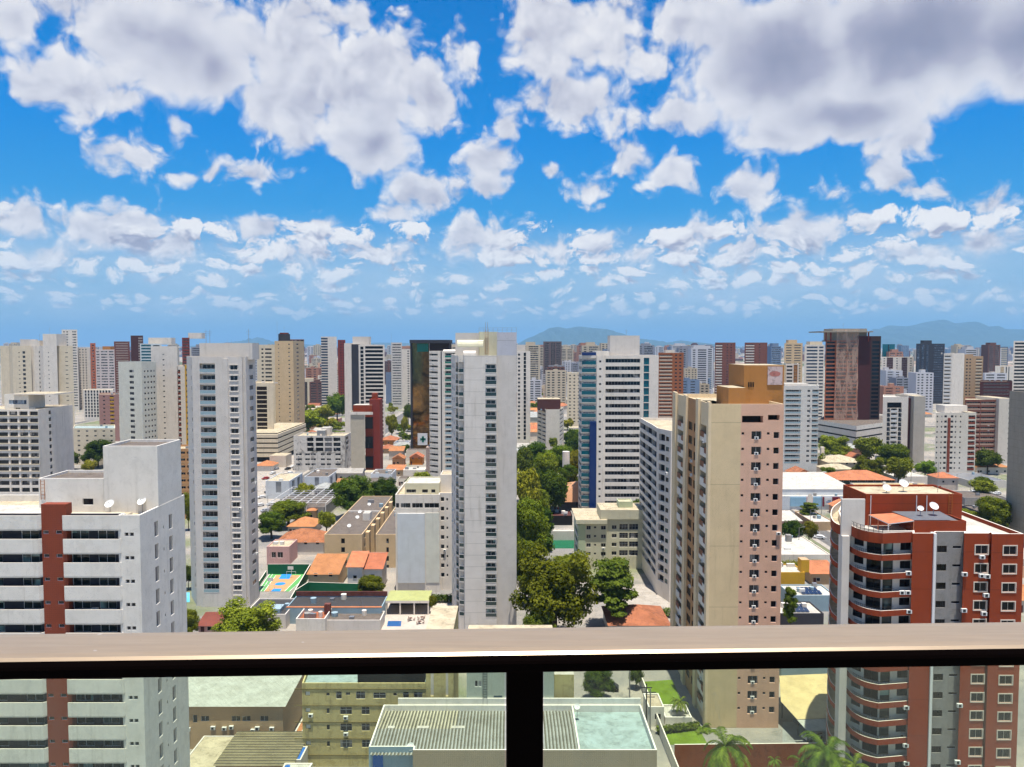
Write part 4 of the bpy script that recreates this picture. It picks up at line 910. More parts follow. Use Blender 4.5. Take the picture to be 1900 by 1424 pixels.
m = MB(); c = P(523, 620, 590); m.cyl((c.x, c.y+6), 4.4, b.zr, c.z, DGREY, 16); m.cyl((c.x, c.y+6), 3.4, c.z, c.z+1, REDB, 16); b.part(m, 'round_lift_house')
b = simple('dark-windowed office slab rising from a banded white podium', 474, 508, 711, 516, 26, CREAM2, F=[('s', 477, 496, .6, 2.5, {'pane': GLASSBR, 'frame': DFRAME, 'd': .5})], yr=780, off=5.5, name='office_building', cat='office building')
m = MB(); xa, xb = XY(462, 500, 840)[0], XY(498, 500, 840)[0]
for k in range(5): m.box(xa, xb+9-k*.1, 492+k*.02, 560, 3.2+3.1*k, 5.4+3.1*k, CREAM2)
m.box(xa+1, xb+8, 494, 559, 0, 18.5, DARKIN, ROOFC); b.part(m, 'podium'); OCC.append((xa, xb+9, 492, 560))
# derelict white building
b = tower('derelict_building', 'derelict white building streaked with black mould', 545, 640, 809, 458, 20, mat('mouldy_white_plaster', 'd2ccc2', stain=1.0, big=.75, bigs=.22),
  F=[('o', 570, 582, .3, 2.2, {'n': 3, 'pane': DARKIN}), ('o', 586, 600, .3, 2.2, {'n': 3, 'pane': DARKIN}), ('o', 603, 616, .3, 2.2, {'n': 3, 'pane': MGREY}), ('o', 619, 632, .3, 2.2, {'n': 3}), ('s', 549, 560, .9, 1.2, {'skip': 3}), ('s', 566, 575, .9, 1.2, {'skip': 3}), ('s', 577, 586, .9, 1.2, {'skip': 3}), ('s', 595, 603, .9, 1.2, {'skip': 3}), ('s', 606, 614, .9, 1.2, {'skip': 3}), ('s', 622, 632, .9, 1.2, {'skip': 3})], R=[('o', .2, .5, .4, 2, {'n': 3})], yr=845, off=3.6, roof=ROOFC, cat='building')
b.pent(588, 603, 799, 5, 6, ALU, ROOFW); b.pent(596, 612, 794, 9, 6, GREYW, ROOFW, 'roof_house'); b.finish()
# cream and red building
b = tower('office_building', 'cream-fronted building with black window bays and a red stair tower', 651, 677, 766, 446, 14, mat('warm_grey_plaster', 'bdb29d', stain=.2), yr=820, cat='office building', roof=ROOFC)
m = MB(); Yr = 447; xa, xb, xc = XY(677.2, Yr, 820)[0], XY(691, Yr, 820)[0], XY(703.5, Yr, 820)[0]
m.box(xa, xb, Yr+1, Yr+12, 0, b.H-.5, REDP); m.box(xa+2.2, xc, Yr+3, Yr+13, 0, ZZ(742, Yr, 690), REDB); b.part(m, 'stair_tower')
m = MB(); m.box(xb-1, xc-2, Yr+5, Yr+10, ZZ(742, Yr, 690), ZZ(731, Yr, 695), REDP); b.part(m, 'chimney')
for k in range(3): m = MB(); z = b.H-9.5-11.5*k; m.box(xa+.1, xb+.2, Yr+.2, Yr+2, z, z+6.8, GLASSD); b.part(m, 'window_bay')
m = MB(); m.box(b.X0-.3, xb+.6, 445.6, 445.99, b.H-1.2, b.H+.4, WHITE); b.part(m, 'cornice')
b.pent(655, 690, 752, 3, 9, REDP, ROOFW); b.finish()
# grey banded tower
b = simple('grey and white tower with long white balcony bands', 666, 714, 640, 598, 18, WHITE, F=[('s', 669, 675, .2, 2.4, {'pane': GLASSD, 'd': .6}), ('s', 678, 711, .95, 1.9, {'d': .9, 'pane': GLASSD, 'frame': DFRAME})], yr=720, off=4, pitch=3.0, pents=[(654, 684, 625, 6, 10, GREYW)])
b.part((lambda m: (m.box(XY(640, 598, 720)[0], XY(653, 598, 720)[0], 597, 616, 0, ZZ(637, 598, 648), WHITE, ROOFW), m.box(XY(653.2, 598, 720)[0], XY(665.5, 598, 720)[0], 598, 616, 0, ZZ(639, 598, 660), DGREY, ROOFW), m)[-1])(MB()), 'side_slab')
# dark mirror tower
b = simple('dark mirrored glass tower with a projecting top frame and a white cross sign', 764, 797, 637, 525, 22, MIRR, yr=740, off=5, name='office_tower', cat='office tower')
m = MB(); m.box(XY(761, 524, 640)[0], XY(835, 524, 640)[0], 521, 545, b.H-.02, ZZ(631, 524, 800), DGREY); m.box(XY(797.2, 526, 700)[0], XY(834, 526, 700)[0], 526, 545, ZZ(665, 526, 815), b.H-.03, mat('bronze_panel', '3a2c28', grain=0)); m.box(XY(762, 524, 740)[0], XY(765, 524, 740)[0], 523, 524.9, 0, b.H-.03, DGREY)
b.part(m, 'top_frame'); m = MB(); m.box(XY(774, 524.8, 660)[0], XY(795, 524.8, 660)[0], 524.7, 524.99, ZZ(653, 525, 785), ZZ(638, 525, 785), GREENG); b.part(m, 'green_glass'); 
m = MB(); c = P(784, 815, 520); m.box(c.x-3.2, c.x+3.4, 519, 519.3, c.z-4, c.z+4, FRAME); m.box(c.x-.3, c.x+1.1, 518.9, 518.98, c.z-2, c.z+2, GREENG); m.box(c.x-1.5, c.x+2.3, 518.9, 518.979, c.z-.7, c.z+.7, GREENG); b.part(m, 'cross_sign')
# right side
b = tower('apartment_tower', 'cream and white tower with wide glass balcony bands beside the ochre box', 1452, 1518, 716, 460, 20, mat('off_white_plaster', 'd2cfc6', stain=.2), F=[('g', 1456, 1485, 0, 2.2, {'rail': PALEG, 'd': 1.2}), ('w', 1497, 1502, .8, 1.3), ('g', 1506, 1517.5, 0, 2.2, {'rail': PALEG, 'd': 1.2})], yr=800, off=4.6, roof=ROOFW); b.pent(1456, 1500, 712, 5, 9, WHITE, ROOFW); b.finish()
# construction tower
yr = 720; Y = 590
b = tower('unfinished_tower', 'unfinished brown tower hung with torn safety netting', 1530, 1591, 632, Y, 26, mat('bare_brick_infill', 'b06848', stain=.5, big=.3), F=[('o', 1532, 1549, .9, 1.9, {'d': 1.5}), ('o', 1551, 1570, .9, 1.9, {'d': 1.0}), ('o', 1572, 1590, .9, 1.9, {'d': 1.0})], yr=yr, off=3.2, indiv=False, zmin=18)
xa, xb, xc = XY(1591.2, Y, yr)[0], XY(1615, Y, yr)[0], XY(1635, Y, yr)[0]; MAR = mat('maroon_plaster', '4c2220', stain=.3)
m = MB(); m.box(xa, xb, Y+.5, Y+26, 0, ZZ(624, Y, 1600), MAR); b.part(m, 'maroon_wall'); m = MB(); b.facade(m, (xb+.05, Y+2), (xc, Y+2), 0, ZZ(624, Y, 1625), [('o', .2, .9, .8, 1.9)], mat('dark_brown_concrete', '3e2b26', stain=.3), b.H-3.2, 3, 18, yr, False, False)
m.poly([(xc, Y+2, 0), (xc, Y+26, 0), (xc, Y+26, b.H+3), (xc, Y+2, b.H+3)], MAR); m.poly([(xb, Y+2, b.H+3), (xc, Y+2, b.H+3), (xc, Y+26, b.H+3), (xb, Y+26, b.H+3)], CONC); b.part(m, 'rear_wing')
NET = bpy.data.materials.new('torn_netting'); NET.use_nodes = True; nt = NT(NET.node_tree); pb = NET.node_tree.nodes['Principled BSDF']; pb.inputs['Base Color'].default_value = (.62, .42, .31, 1); pb.inputs['Roughness'].default_value = .9
geo = nt.n('ShaderNodeNewGeometry'); nn = nt.noise(nt.vm('MULTIPLY', geo.outputs['Position'], (.25, .25, .07)), 1, 6, .7, .5); nt.put(pb.inputs['Alpha'], nt.m('MULTIPLY_ADD', nt.step(nn, .40, .62), .38, .2))
m = MB(); xs = [XY(1549, Y, yr)[0]+i*(XY(1590, Y, yr)[0]-XY(1549, Y, yr)[0])/12 for i in range(13)]
for i in range(12):
    for k in range(14):
        z1 = ZZ(612, Y, 1570)-k*4.9; z0 = z1-4.9; fy = lambda i, k: Y-1.2-.6*sin(i*1.3+k*.35)-k*.05
        dx = lambda i, k: (-.12*k if i < 6 else .05*k*sin(k))*.6
        m.poly([(xs[i]+dx(i, k+1), fy(i, k+1), z0), (xs[i+1]+dx(i+1, k+1), fy(i+1, k+1), z0), (xs[i+1]+dx(i+1, k), fy(i+1, k), z1), (xs[i]+dx(i, k), fy(i, k), z1)], NET)
b.part(m, 'safety_net', True)
m = MB(); m.box(XY(1521, Y, 615)[0], XY(1617, Y, 615)[0], Y-3, Y+22, ZZ(617, Y, 1570), ZZ(616, Y, 1570)+.4, CONC); m.box(XY(1548, Y, 615)[0], XY(1612, Y, 615)[0], Y+3, Y+20, b.zr, ZZ(610, Y, 1570), CONC)
for px in (1533, 1542, 1612): x = XY(px, Y, 620)[0]; m.box(x-.4, x+.4, Y, Y+.8, b.zr, ZZ(617, Y, 1570), REDB)
b.part(m, 'roof_frame'); b.mast(1565, 600, 6)
m = MB(); pa = P(1517, 812, 585); fo2 = [XY(1517, 590, 800), XY(1589, 545, 800), XY(1640, 572, 800), XY(1640, 625, 800), XY(1530, 625, 800)]
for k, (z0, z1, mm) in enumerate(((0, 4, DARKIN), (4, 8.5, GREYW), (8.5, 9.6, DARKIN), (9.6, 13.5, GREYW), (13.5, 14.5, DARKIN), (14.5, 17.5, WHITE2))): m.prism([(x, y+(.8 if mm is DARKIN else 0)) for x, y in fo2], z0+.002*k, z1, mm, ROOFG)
b.part(m, 'podium'); OCC.append((fo2[0][0], fo2[2][0], 545, 625)); b.finish()
b = tower('apartment_tower', 'white-framed building with dark balcony grid and a blank cream side', 1637, 1684, 737, 490, 24, WHITE, F=[('o', 1645, 1672, -.5, 3.5, {'n': 1, 'pane': GLASSD}), ('b', 1645, 1651, 0, 2.3, {'skip': 1, 'rail': DGREY}), ('b', 1652.5, 1664, 0, 2.3, {'skip': 1, 'rail': FRAME}), ('b', 1666, 1672, 0, 2.3, {'skip': 1, 'rail': DGREY})], yr=800, off=6.5, roof=ROOFW)
m = MB(); xa, xb, xc = XY(1684.2, 491, 800)[0], XY(1690, 491, 800)[0], XY(1711, 491, 800)[0]; m.box(xa, xb, 492, 512, 0, b.H-1, MAR); m.box(xb+.02, xc, 488, 512, 0, b.H+.6, mat('greige_plaster', 'b5ada0', stain=.2), ROOFC); b.part(m, 'side_slab'); b.pent(1684, 1708, 732, 8, 9, WHITE, ROOFW); b.finish()
b = tower('apartment_building', 'cream building with small dotted windows and a brown central strip', 1735, 1795, 766, 430, 24, mat('ivory_plaster', 'd3cabb', stain=.2), F=[('v', 1737, 1739.5, .9, 1), ('v', 1745, 1747.5, .9, 1), ('s', 1751, 1756, .8, 1.3), ('s', 1763, 1768, .8, 1.3), ('v', 1771, 1773.5, .9, 1), ('v', 1780, 1782.5, .9, 1)], yr=820, off=3.6, pitch=2.9, cat='apartment building', roof=ROOFW)
xa, xb = XY(1757.5, 430, 820)[0], XY(1762, 430, 820)[0]; m = MB(); m.box(xa, xb, 429.6, 429.997, 0, b.H-3, BRICK); b.part(m, 'brown_strip')
m = MB(); xa, xb = XY(1795.2, 431, 820)[0], XY(1811, 431, 820)[0]; b.facade(m, (xa, 431.5), (xb, 431.5), 0, b.H, [('b', .1, .9, 0, 1.9, {'rail': BRICK, 'wall': BRICK})], mat('ivory_plaster', ''), b.H-3.6, 2.9, 2, 820, True, False); m.poly([(xb, 431.5, 0), (xb, 453, 0), (xb, 453, b.H), (xb, 431.5, b.H)], CREAM2); m.poly([(xa, 431.5, b.H), (xb, 431.5, b.H), (xb, 453, b.H), (xa, 453, b.H)], ROOFC); b.part(m, 'balcony_wing')
b.pent(1753, 1795, 753, 7, 9, WHITE, ROOFW); b.finish()
b = tower('apartment_building', 'long brown slab with rows of balconies and a cream end wall', 1789, 1850, 742, 489, 22, mat('brown_slab_plaster', '7c4a3c', stain=.4), F=[('b', .03, .46, .1, 2.0, {'rail': mat('worn_beige_plaster', 'ab8f7c', stain=.6)}), ('b', .49, .97, .1, 2.0, {'rail': mat('worn_beige_plaster', '')})], yr=800, off=3.4, pitch=3.2, roof=ROOFC, cat='apartment building')
m = MB(); xa, xb = XY(1850.2, 487, 800)[0], XY(1875, 487, 800)[0]; b.facade(m, (xa, 486), (xb, 486), 0, b.H+1, [('v', .72, .78, 1, .9)], mat('ivory_plaster', ''), b.H-3.4, 3.2, 2, 800, True, False); m.poly([(xa, 486, b.H+1), (xb, 486, b.H+1), (xb, 511, b.H+1), (xa, 511, b.H+1)], ROOFC); m.poly([(xa, 511, 0), (xa, 486, 0), (xa, 486, b.H+1), (xa, 511, b.H+1)], mat('ivory_plaster', '')); b.part(m, 'end_wall'); b.finish()
b = tower('concrete_building', 'blank raw concrete building cut by the frame edge', 1992, 2100, 737, 262, 35, CONC, yr=850, roof=ROOFG, cat='building', par=.5, L=[('v', .9, .901, 0, .1, {'n': 0})]); b.finish()
simple('brown and white building with a blank pale end wall among the trees', 1012, 1036, 760, 552, 22, mat('ivory_plaster', ''), L=[('b', .05, .45, 0, 2, {'rail': CREAM2, 'wall': BROWN}), ('b', .55, .95, 0, 2, {'rail': CREAM2, 'wall': BROWN})], R=[('b', .1, .8, 0, 2)], yr=790, off=3, pents=[(998, 1040, 741, 3, 16, BROWN)], foot=[XY(1013, 552, 790), XY(1038, 552, 790), XY(1046, 575, 790), XY(997, 575, 790)])
simple('narrow cream tower with small windows beyond the wooded garden', 1052, 1079, 692, 700, 18, CREAM2, F=[('v', 1056, 1059, .9, 1.2), ('v', 1064, 1067, .9, 1.2), ('v', 1072, 1075, .9, 1.2)], yr=750, off=4)
simple('slim white tower with a dark balcony slot right behind the centre tower', 959, 984, 652, 582, 16, WHITE, F=[('w', 961, 965, .6, 1.6), ('s', 971.5, 976, .2, 2.7, {'pane': GLASSD})], yr=740, off=4, pents=[(959, 975, 640, 5, 8, GREYW)])
simple('orange-brown tower with bands of pale balconies', 1221, 1268, 655, 650, 18, mat('orange_brown_plaster', '9a5b36', stain=.2), F=[('b', 1223, 1247, 0, 2, {'rail': mat('buff_band', 'c9b29a', stain=.2)}), ('v', 1252, 1256, .8, 1.2), ('v', 1260, 1264, .8, 1.2)], yr=710, off=3.5, pents=[(1235, 1252, 650, 4, 8, GREYW)])
simple('brown and white tower with brown balcony column, grey dotted flank', 1326, 1341, 636, 860, 30, mat('brown_slab_plaster', ''), F=[('b', .1, .9, 0, 2, {'rail': WHITE})], R=[('v', .3, .4, .8, 1.2), ('v', .6, .7, .8, 1.2)], yr=690, off=4, foot=[XY(1326, 862, 690), XY(1341, 860, 690), XY(1364, 872, 690), XY(1345, 885, 690)])
simple('brown and white tower rising just behind the ochre box', 1381, 1401, 636, 880, 30, mat('brown_slab_plaster', ''), F=[('b', .1, .9, 0, 2, {'rail': WHITE})], R=[('v', .3, .4, .8, 1.2)], yr=690, off=4, foot=[XY(1381, 880, 690), XY(1401, 880, 690), XY(1423, 895, 690), XY(1400, 905, 690)])
simple('white and blue banded tower left of the netted tower', 1492, 1529, 640, 700, 18, WHITE, F=[('s', 1496, 1516, .8, 1.6, {'pane': GLASSB}), ('s', 1519, 1527, .8, 1.6, {'pane': GLASSB})], yr=700, off=4, pents=[(1503, 1526, 634, 4, 9, CREAM2)])
simple('white tower with a column of dark balconies and a blank blue-white flank', 1750, 1766, 656, 640, 22, WHITE, F=[('b', .08, .85, 0, 2.1, {'rail': FRAME, 'pane': GLASSD})], yr=710, off=4, foot=[XY(1750, 642, 710), XY(1766, 640, 710), XY(1788, 650, 710), XY(1772, 665, 710)])
simple('tan tower with stepped top beside the white balcony tower', 1788, 1823, 662, 720, 18, TAN, F=[('v', .1, .2, .8, 1.2), ('v', .28, .36, .8, 1.2), ('b', .62, .95, 0, 2, {'rail': CREAM2, 'wall': BROWN})], yr=710, off=4, pents=[(1790, 1806, 658, 2, 8, TAN)])
simple('white tower of curved balcony bands at the frame edge', 1879, 1905, 633, 690, 18, WHITE, F=[('s', .1, .9, .9, 1.7, {'pane': GLASSD, 'd': .8})], yr=690, off=4)
simple('dark grey twin tower with ribbed front below the mountain', 1699, 1752, 638, 980, 20, DGREY, F=[('s', .04, .12, .2, 2.3, {'pane': GLASSB}), ('s', .2, .28, .2, 2.3, {'pane': GLASSB}), ('s', .36, .44, .2, 2.3, {'pane': GLASSB}), ('s', .62, .95, .9, 1.2, {'pane': GLASSB})], yr=680, off=4, pents=[(1714, 1729, 632, 4, 8, DGREY)])
simple('brown tower with two dark vertical strips, alone on the plain', 1008, 1042, 634, 1300, 24, mat('grey_brown_plaster', '6e5a54', stain=.2), F=[('s', .08, .3, .9, 1.6, G2), ('s', .44, .5, 0, 3, G2), ('s', .56, .62, 0, 3, G2), ('s', .7, .94, .9, 1.6, G2)], yr=670, off=5)
simple('white block with red central panel and small windows', 590, 638, 698, 1000, 20, WHITE, F=[('v', .06, .14, .8, 1.4), ('v', .22, .3, .8, 1.4), ('s', .38, .6, .6, 2, {'pane': mat('dusty_red_panel', '9a4a48', grain=0)}), ('v', .7, .78, .8, 1.4), ('v', .86, .94, .8, 1.4)], yr=720, off=3, cat='apartment building', name='apartment_building')
simple('salmon topped block behind the white block with red panel', 590, 630, 674, 1100, 20, PINK, F=[('s', .1, .4, 0, 5, {'n': 1, 'pane': GLASSB}), ('s', .6, .9, 0, 5, {'n': 1, 'pane': GLASSB}), ('s', .05, .95, .8, 1.2, {'skip': 2})], yr=700, off=6)
simple('beige office block ribbed with dark vertical windows', 548, 582, 703, 960, 22, CREAM2, F=[('s', .12, .22, 0, 30, {'n': 1, 'pane': GLASSBR}), ('s', .32, .42, 0, 30, {'n': 1, 'pane': GLASSBR}), ('s', .52, .66, 0, 30, {'n': 1, 'pane': GLASSBR}), ('s', .8, .92, 0, 30, {'n': 1, 'pane': GLASSBR})], yr=730, off=34, zmin=-60, name='office_building', cat='office building')
simple('unfinished reddish tower, bare floors open', 535, 565, 630, 810, 22, mat('reddish_concrete', '8a665c', stain=.4), F=[('o', .04, .24, .5, 2), ('o', .3, .45, .5, 2), ('o', .52, .7, .5, 2), ('o', .76, .96, .5, 2)], yr=680, off=3.2, name='unfinished_tower', cat='unfinished tower')
simple('blue glass and white tower with a red flank', 596, 625, 625, 860, 18, WHITE, F=[('s', .0, .42, .7, 2, {'pane': GLASSB})], yr=660, off=4)
simple('dull red tower beside the blue glass tower', 627, 641, 631, 870, 18, REDB, F=[('v', .3, .5, .8, 1.3), ('v', .65, .8, .8, 1.3)], yr=660, off=4)
simple('grey ribbed tower left of the dark mirrored tower', 726, 746, 636, 900, 18, GREYW, F=[('s', .1, .9, .8, 1.3)], yr=670, off=4, masts=[(726, 620)])
simple('white tower with dotted windows beside the dark mirrored tower', 745, 765, 648, 930, 18, WHITE, F=[('v', .55, .72, .8, 1.3), ('v', .82, .95, .8, 1.3)], yr=690, off=4)
simple('low blue-grey and red block far down the street', 716, 744, 692, 980, 18, mat('slate_blue_plaster', '6f7f97', stain=.2), F=[('v', .35, .45, .8, 1.3), ('v', .55, .65, .8, 1.3), ('v', .75, .85, .8, 1.3)], yr=720, off=3, name='apartment_building', cat='apartment building')
simple('grey-white tower with vertical bands behind the twin cream tower', 115, 144, 612, 880, 18, WHITE, F=[('v', .1, .2, .8, 1.3), ('v', .3, .4, .8, 1.3), ('s', .68, .92, .8, 1.3)], yr=640, off=4)
simple('white tower with dotted front and tan edges', 139, 167, 645, 900, 18, WHITE, F=[('s', .3, .38, .6, 1.5), ('s', .5, .58, .6, 1.5), ('s', .7, .78, .6, 1.5)], R=[('v', .5, .7, .8, 1)], yr=670, off=4)
simple('salmon striped tower with a tall orange rib', 168, 178, 637, 860, 18, mat('salmon_rib', 'b5694a', stain=.2), F=[('v', .3, .7, .8, 1.3)], yr=670, off=4)
simple('white and salmon tower with broad window bands', 178, 213, 649, 850, 20, mat('white_salmon', 'd2c4bd', stain=.2), F=[('s', .04, .2, .9, 1.4), ('s', .28, .62, .9, 1.4), ('s', .7, .95, .9, 1.4)], yr=680, off=4, pents=[(190, 205, 643, 4, 8, ORANGE)])
simple('brown tower with cream bands between white slabs', 212, 241, 634, 960, 18, mat('brown_slab_plaster', ''), F=[('s', .1, .9, .9, 1.3, {'pane': mat('buff_band', '')})], yr=660, off=4)
simple('dark brown and beige tower', 243, 266, 623, 900, 18, BROWN, F=[('s', .6, .95, .2, 1.6, {'pane': mat('buff_band', '')})], yr=650, off=4)
simple('teal glass stepped tower', 260, 300, 638, 760, 18, mat('white_teal', 'ccd4d4', stain=.1), F=[('s', .05, .5, .6, 2, {'pane': TEALP}), ('s', .6, .9, .9, 1.2)], yr=650, off=3.5, pents=[(275, 318, 627, 6, 9, WHITE)])
simple('maroon and white tower with a beige front', 338, 352, 627, 800, 18, REDB, F=[('s', .1, .9, .9, 1.3)], yr=650, off=4, pents=[(349, 374, 618, 3, 9, WHITE)])
simple('yellow slab with a column of small windows', 344, 362, 678, 430, 20, YELLOWP, F=[('v', .1, .3, .8, 1.2)], yr=740, off=4)
simple('white slab striped with brown balconies next to the yellow slab', 330, 344, 680, 440, 20, WHITE, F=[('b', .05, .4, 0, 2, {'rail': BRICK})], yr=740, off=4)
b = simple('tan flats with brown balconies beside the light grey tower', 313, 372, 833, 330, 14, PEACH, F=[('b', 316, 324, 0, 2, {'wall': BROWN}), ('b', 327, 344, 0, 2, {'wall': BROWN}), ('b', 347, 357, 0, 2, {'wall': BROWN})], yr=870, off=3.2, indiv=True, name='apartment_building', cat='apartment building')
simple('pink and yellow building with an open brown balcony stack', 184, 221, 732, 600, 20, mat('dusty_pink', 'a88078', stain=.3), F=[('b', .55, .75, .2, 2, {'wall': YELLOWP, 'rail': YELLOWP}), ('v', .2, .3, 1, 1)], yr=760, off=3.4, name='apartment_building', cat='apartment building')
simple('low white building with a fine window grid left of the yellow one', 155, 210, 724, 760, 20, WHITE, F=[('s', .04+.1*i, .1+.1*i, .4, 2.4) for i in range(9)], yr=735, off=3.2, name='office_building', cat='office building')
simple('beige building with a mint roof below the pale green tower', 136, 214, 795, 480, 22, CREAM2, F=[('v', .1, .16, .9, 1), ('v', .3, .36, .9, 1), ('v', .5, .56, .9, 1), ('v', .7, .76, .9, 1), ('v', .88, .94, .9, 1)], yr=815, off=3.2, roof=ROOFM, name='apartment_building', cat='apartment building')
simple('beige tower with stepped roof on the right skyline', 1455, 1489, 637, 900, 18, BEIGE, F=[('s', .1, .4, .9, 1.2), ('s', .55, .9, .9, 1.2)], yr=660, off=4, pents=[(1463, 1479, 631, 4, 8, BEIGE)])
simple('white tower with an orange edge behind the cream banded tower', 1458, 1482, 676, 640, 18, WHITE, F=[('s', .06, .5, .7, 1.5, G2), ('s', .6, .9, 0, 3, {'pane': ORANGE})], yr=700, off=3.5)
simple('teal glass twin tower over brown and white flats', 1637, 1660, 639, 1150, 18, TEALP, F=[('s', .45, .55, 0, 3, {'pane': GLASSD})], yr=660, off=4)
simple('brown and white flats with striped flank', 1636, 1695, 663, 1000, 20, WHITE, F=[('s', .15, .35, 0, 3, {'pane': BROWN}), ('s', .62, .8, 0, 3, {'pane': BROWN}), ('v', .05, .1, .8, 1.2), ('v', .45, .5, .8, 1.2), ('v', .88, .94, .8, 1.2)], yr=690, off=3.5)
simple('slate-blue tower pair on the right', 1817, 1833, 645, 1300, 20, mat('slate_plaster', '6b7688', stain=.1), F=[('s', .1, .9, .9, 1.2)], yr=670, off=4)
simple('slate and cream tower with a flat top', 1840, 1870, 644, 1250, 20, mat('slate_plaster', ''), F=[('s', .55, .95, .4, 2, {'pane': CREAM2})], yr=670, off=4)
simple('white ribbed block with beige core on the right', 1846, 1879, 680, 900, 20, WHITE, F=[('s', .3, .5, 0, 3, {'pane': BEIGE}), ('v', .6, .66, 0, 3), ('v', .75, .8, 0, 3)], yr=700, off=3.5)
simple('maroon low block under the ribbed white block', 1818, 1878, 708, 680, 22, MAR, F=[('s', .1, .9, .9, 1.2)], yr=725, off=3.5, name='apartment_building', cat='apartment building')
simple('white office tower with fine bands and a wide podium', 1276, 1304, 652, 1250, 22, WHITE, F=[('s', .05, .95, .9, 1.4)], yr=680, off=4, name='office_tower', cat='office tower')
simple('long white and blue warehouse under the mountain', 1650, 1756, 716, 1090, 40, WHITE, F=[('s', .02, .98, .5, 1.8, {'pane': GLASSB, 'n': 2})], yr=725, off=5, name='warehouse', cat='warehouse')
simple('round-roofed pale arena on the plain', 1298, 1326, 700, 1480, 40, WHITE, yr=715, name='arena', cat='arena')

# ================================================================== ground, roads, lawns
def groundmat():
    m = bpy.data.materials.new('city_ground'); m.use_nodes = True; t = m.node_tree; nt = NT(t); b = t.nodes['Principled BSDF']; b.inputs['Roughness'].default_value = .95
    geo = nt.n('ShaderNodeNewGeometry'); pos = geo.outputs['Position']
    n1 = nt.noise(pos, .03, 6, .6); n2 = nt.noise(pos, .25, 6, .7); n3 = nt.noise(pos, .011, 5, .6)
    col = nt.mix(nt.step(n1, .4, .6), (.30, .265, .22, 1), (.19, .18, .165, 1))
    col = nt.mix(nt.m('MULTIPLY', nt.step(n2, .5, .7), .6), col, (.12, .115, .10, 1))
    col = nt.mix(nt.m('MULTIPLY', nt.step(n3, .52, .6), .7), col, (.10, .13, .035, 1))
    nt.put(b.inputs['Base Color'], col); return m
def farmat():
    m = bpy.data.materials.new('far_city_ground'); m.use_nodes = True; t = m.node_tree; nt = NT(t); b = t.nodes['Principled BSDF']; b.inputs['Roughness'].default_value = .95
    geo = nt.n('ShaderNodeNewGeometry'); pos = geo.outputs['Position']
    wn = nt.n('ShaderNodeTexVoronoi'); nt.put(wn.inputs['Vector'], pos); wn.inputs['Scale'].default_value = .03
    sp = nt.n('ShaderNodeSeparateColor'); nt.put(sp.inputs[0], wn.outputs['Color']); r = sp.outputs[0]
    col = nt.mix(nt.step(r, .25, .3), (.07, .09, .03, 1), (.34, .17, .10, 1)); col = nt.mix(nt.step(r, .5, .55), col, (.42, .38, .34, 1)); col = nt.mix(nt.step(r, .75, .8), col, (.24, .21, .18, 1))
    col = nt.mix(nt.step(nt.noise(pos, .0012, 4, .6), .5, .6), col, (.06, .085, .03, 1))
    nt.put(b.inputs['Base Color'], col); return m
m = MB(); m.poly([(-2600, -400, 0), (2600, -400, 0), (2600, 2700, 0), (-2600, 2700, 0)], groundmat()); structure('ground', m)
FARG = farmat(); m = MB()
for q in ([(-60000, 2700), (60000, 2700), (60000, 90000), (-60000, 90000)], [(-60000, -400), (-2600, -400), (-2600, 2700), (-60000, 2700)], [(2600, -400), (60000, -400), (60000, 2700), (2600, 2700)]): m.poly([(x, y, 0) for x, y in q], FARG)
structure('plain', m)
ASPH = mat('asphalt', (.13, .125, .12), rough=.9, stain=0, grain=.35); PAVE = mat('pale_paving', (.36, .325, .28), rough=.9, stain=0, grain=.3); LINE = mat('road_marking_paint', (.75, .74, .7), stain=0, grain=.2)
SAND = mat('sandy_lot', (.46, .38, .28), rough=.95, stain=0, grain=.4); LAWN = mat('lawn_grass', (.13, .20, .02), rough=.95, stain=0, grain=.45, spec=.1)
COURTO = mat('court_orange', (.50, .27, .12), stain=0, grain=.15); COURTB = mat('court_blue', (.02, .22, .55), stain=0, grain=.1); COURTL = mat('court_green', (.10, .32, .09), stain=0, grain=.1); POOLM = mat('pool_water', (.02, .10, .28), rough=.05, stain=0, grain=.1, spec=.6)
def sheet(name, pts, z, mt):
    m = MB(); m.poly([(*G(px, py)[:2], z) for px, py in pts], mt); return structure(name, m)
ROADS = []
def road(name, x0, x1, y0, y1, z=.008, kerb=True):
    m = MB(); m.poly([(x0, y0, z), (x1, y0, z), (x1, y1, z), (x0, y1, z)], ASPH); lng = (y1-y0) > (x1-x0)
    a = y0 if lng else x0
    while a < (y1 if lng else x1)-3:
        c = (x0+x1)/2 if lng else (y0+y1)/2
        m.poly([(c-.08, a, z+.004), (c+.08, a, z+.004), (c+.08, a+3, z+.004), (c-.08, a+3, z+.004)] if lng else [(a, c-.08, z+.004), (a+3, c-.08, z+.004), (a+3, c+.08, z+.004), (a, c+.08, z+.004)], LINE); a += 6
    for s in (0, 1):
        if lng: xx = x1 if s else x0-2.2; m.box(xx, xx+2.2, y0, y1, 0, .13, PAVE)
        else: yy = y1 if s else y0-2.2; m.box(x0, x1, yy, yy+2.2, 0, .13, PAVE)
    ROADS.append((x0-2.5, x1+2.5, y0-2.5, y1+2.5)); return structure(name, m)
road('street', -90, 160, 184, 193); road('street', -120, -106, 300, 2300); road('street', -300, -123, 395, 405, .012); road('street', -103, 400, 452, 461, .012)
road('street', 118, 127, 262, 449, .012); road('street', -28, -20, 464, 2200); road('street', 250, 259, 464, 2300); road('street', -420, -411, 410, 2300); road('street', 600, 609, 500, 2400); road('street', -830, 830, 700, 709, .012); road('street', -950, 950, 1000, 1009, .012); road('street', -1150, 1150, 1350, 1359, .012); road('street', -1500, 1500, 1800, 1809, .012)
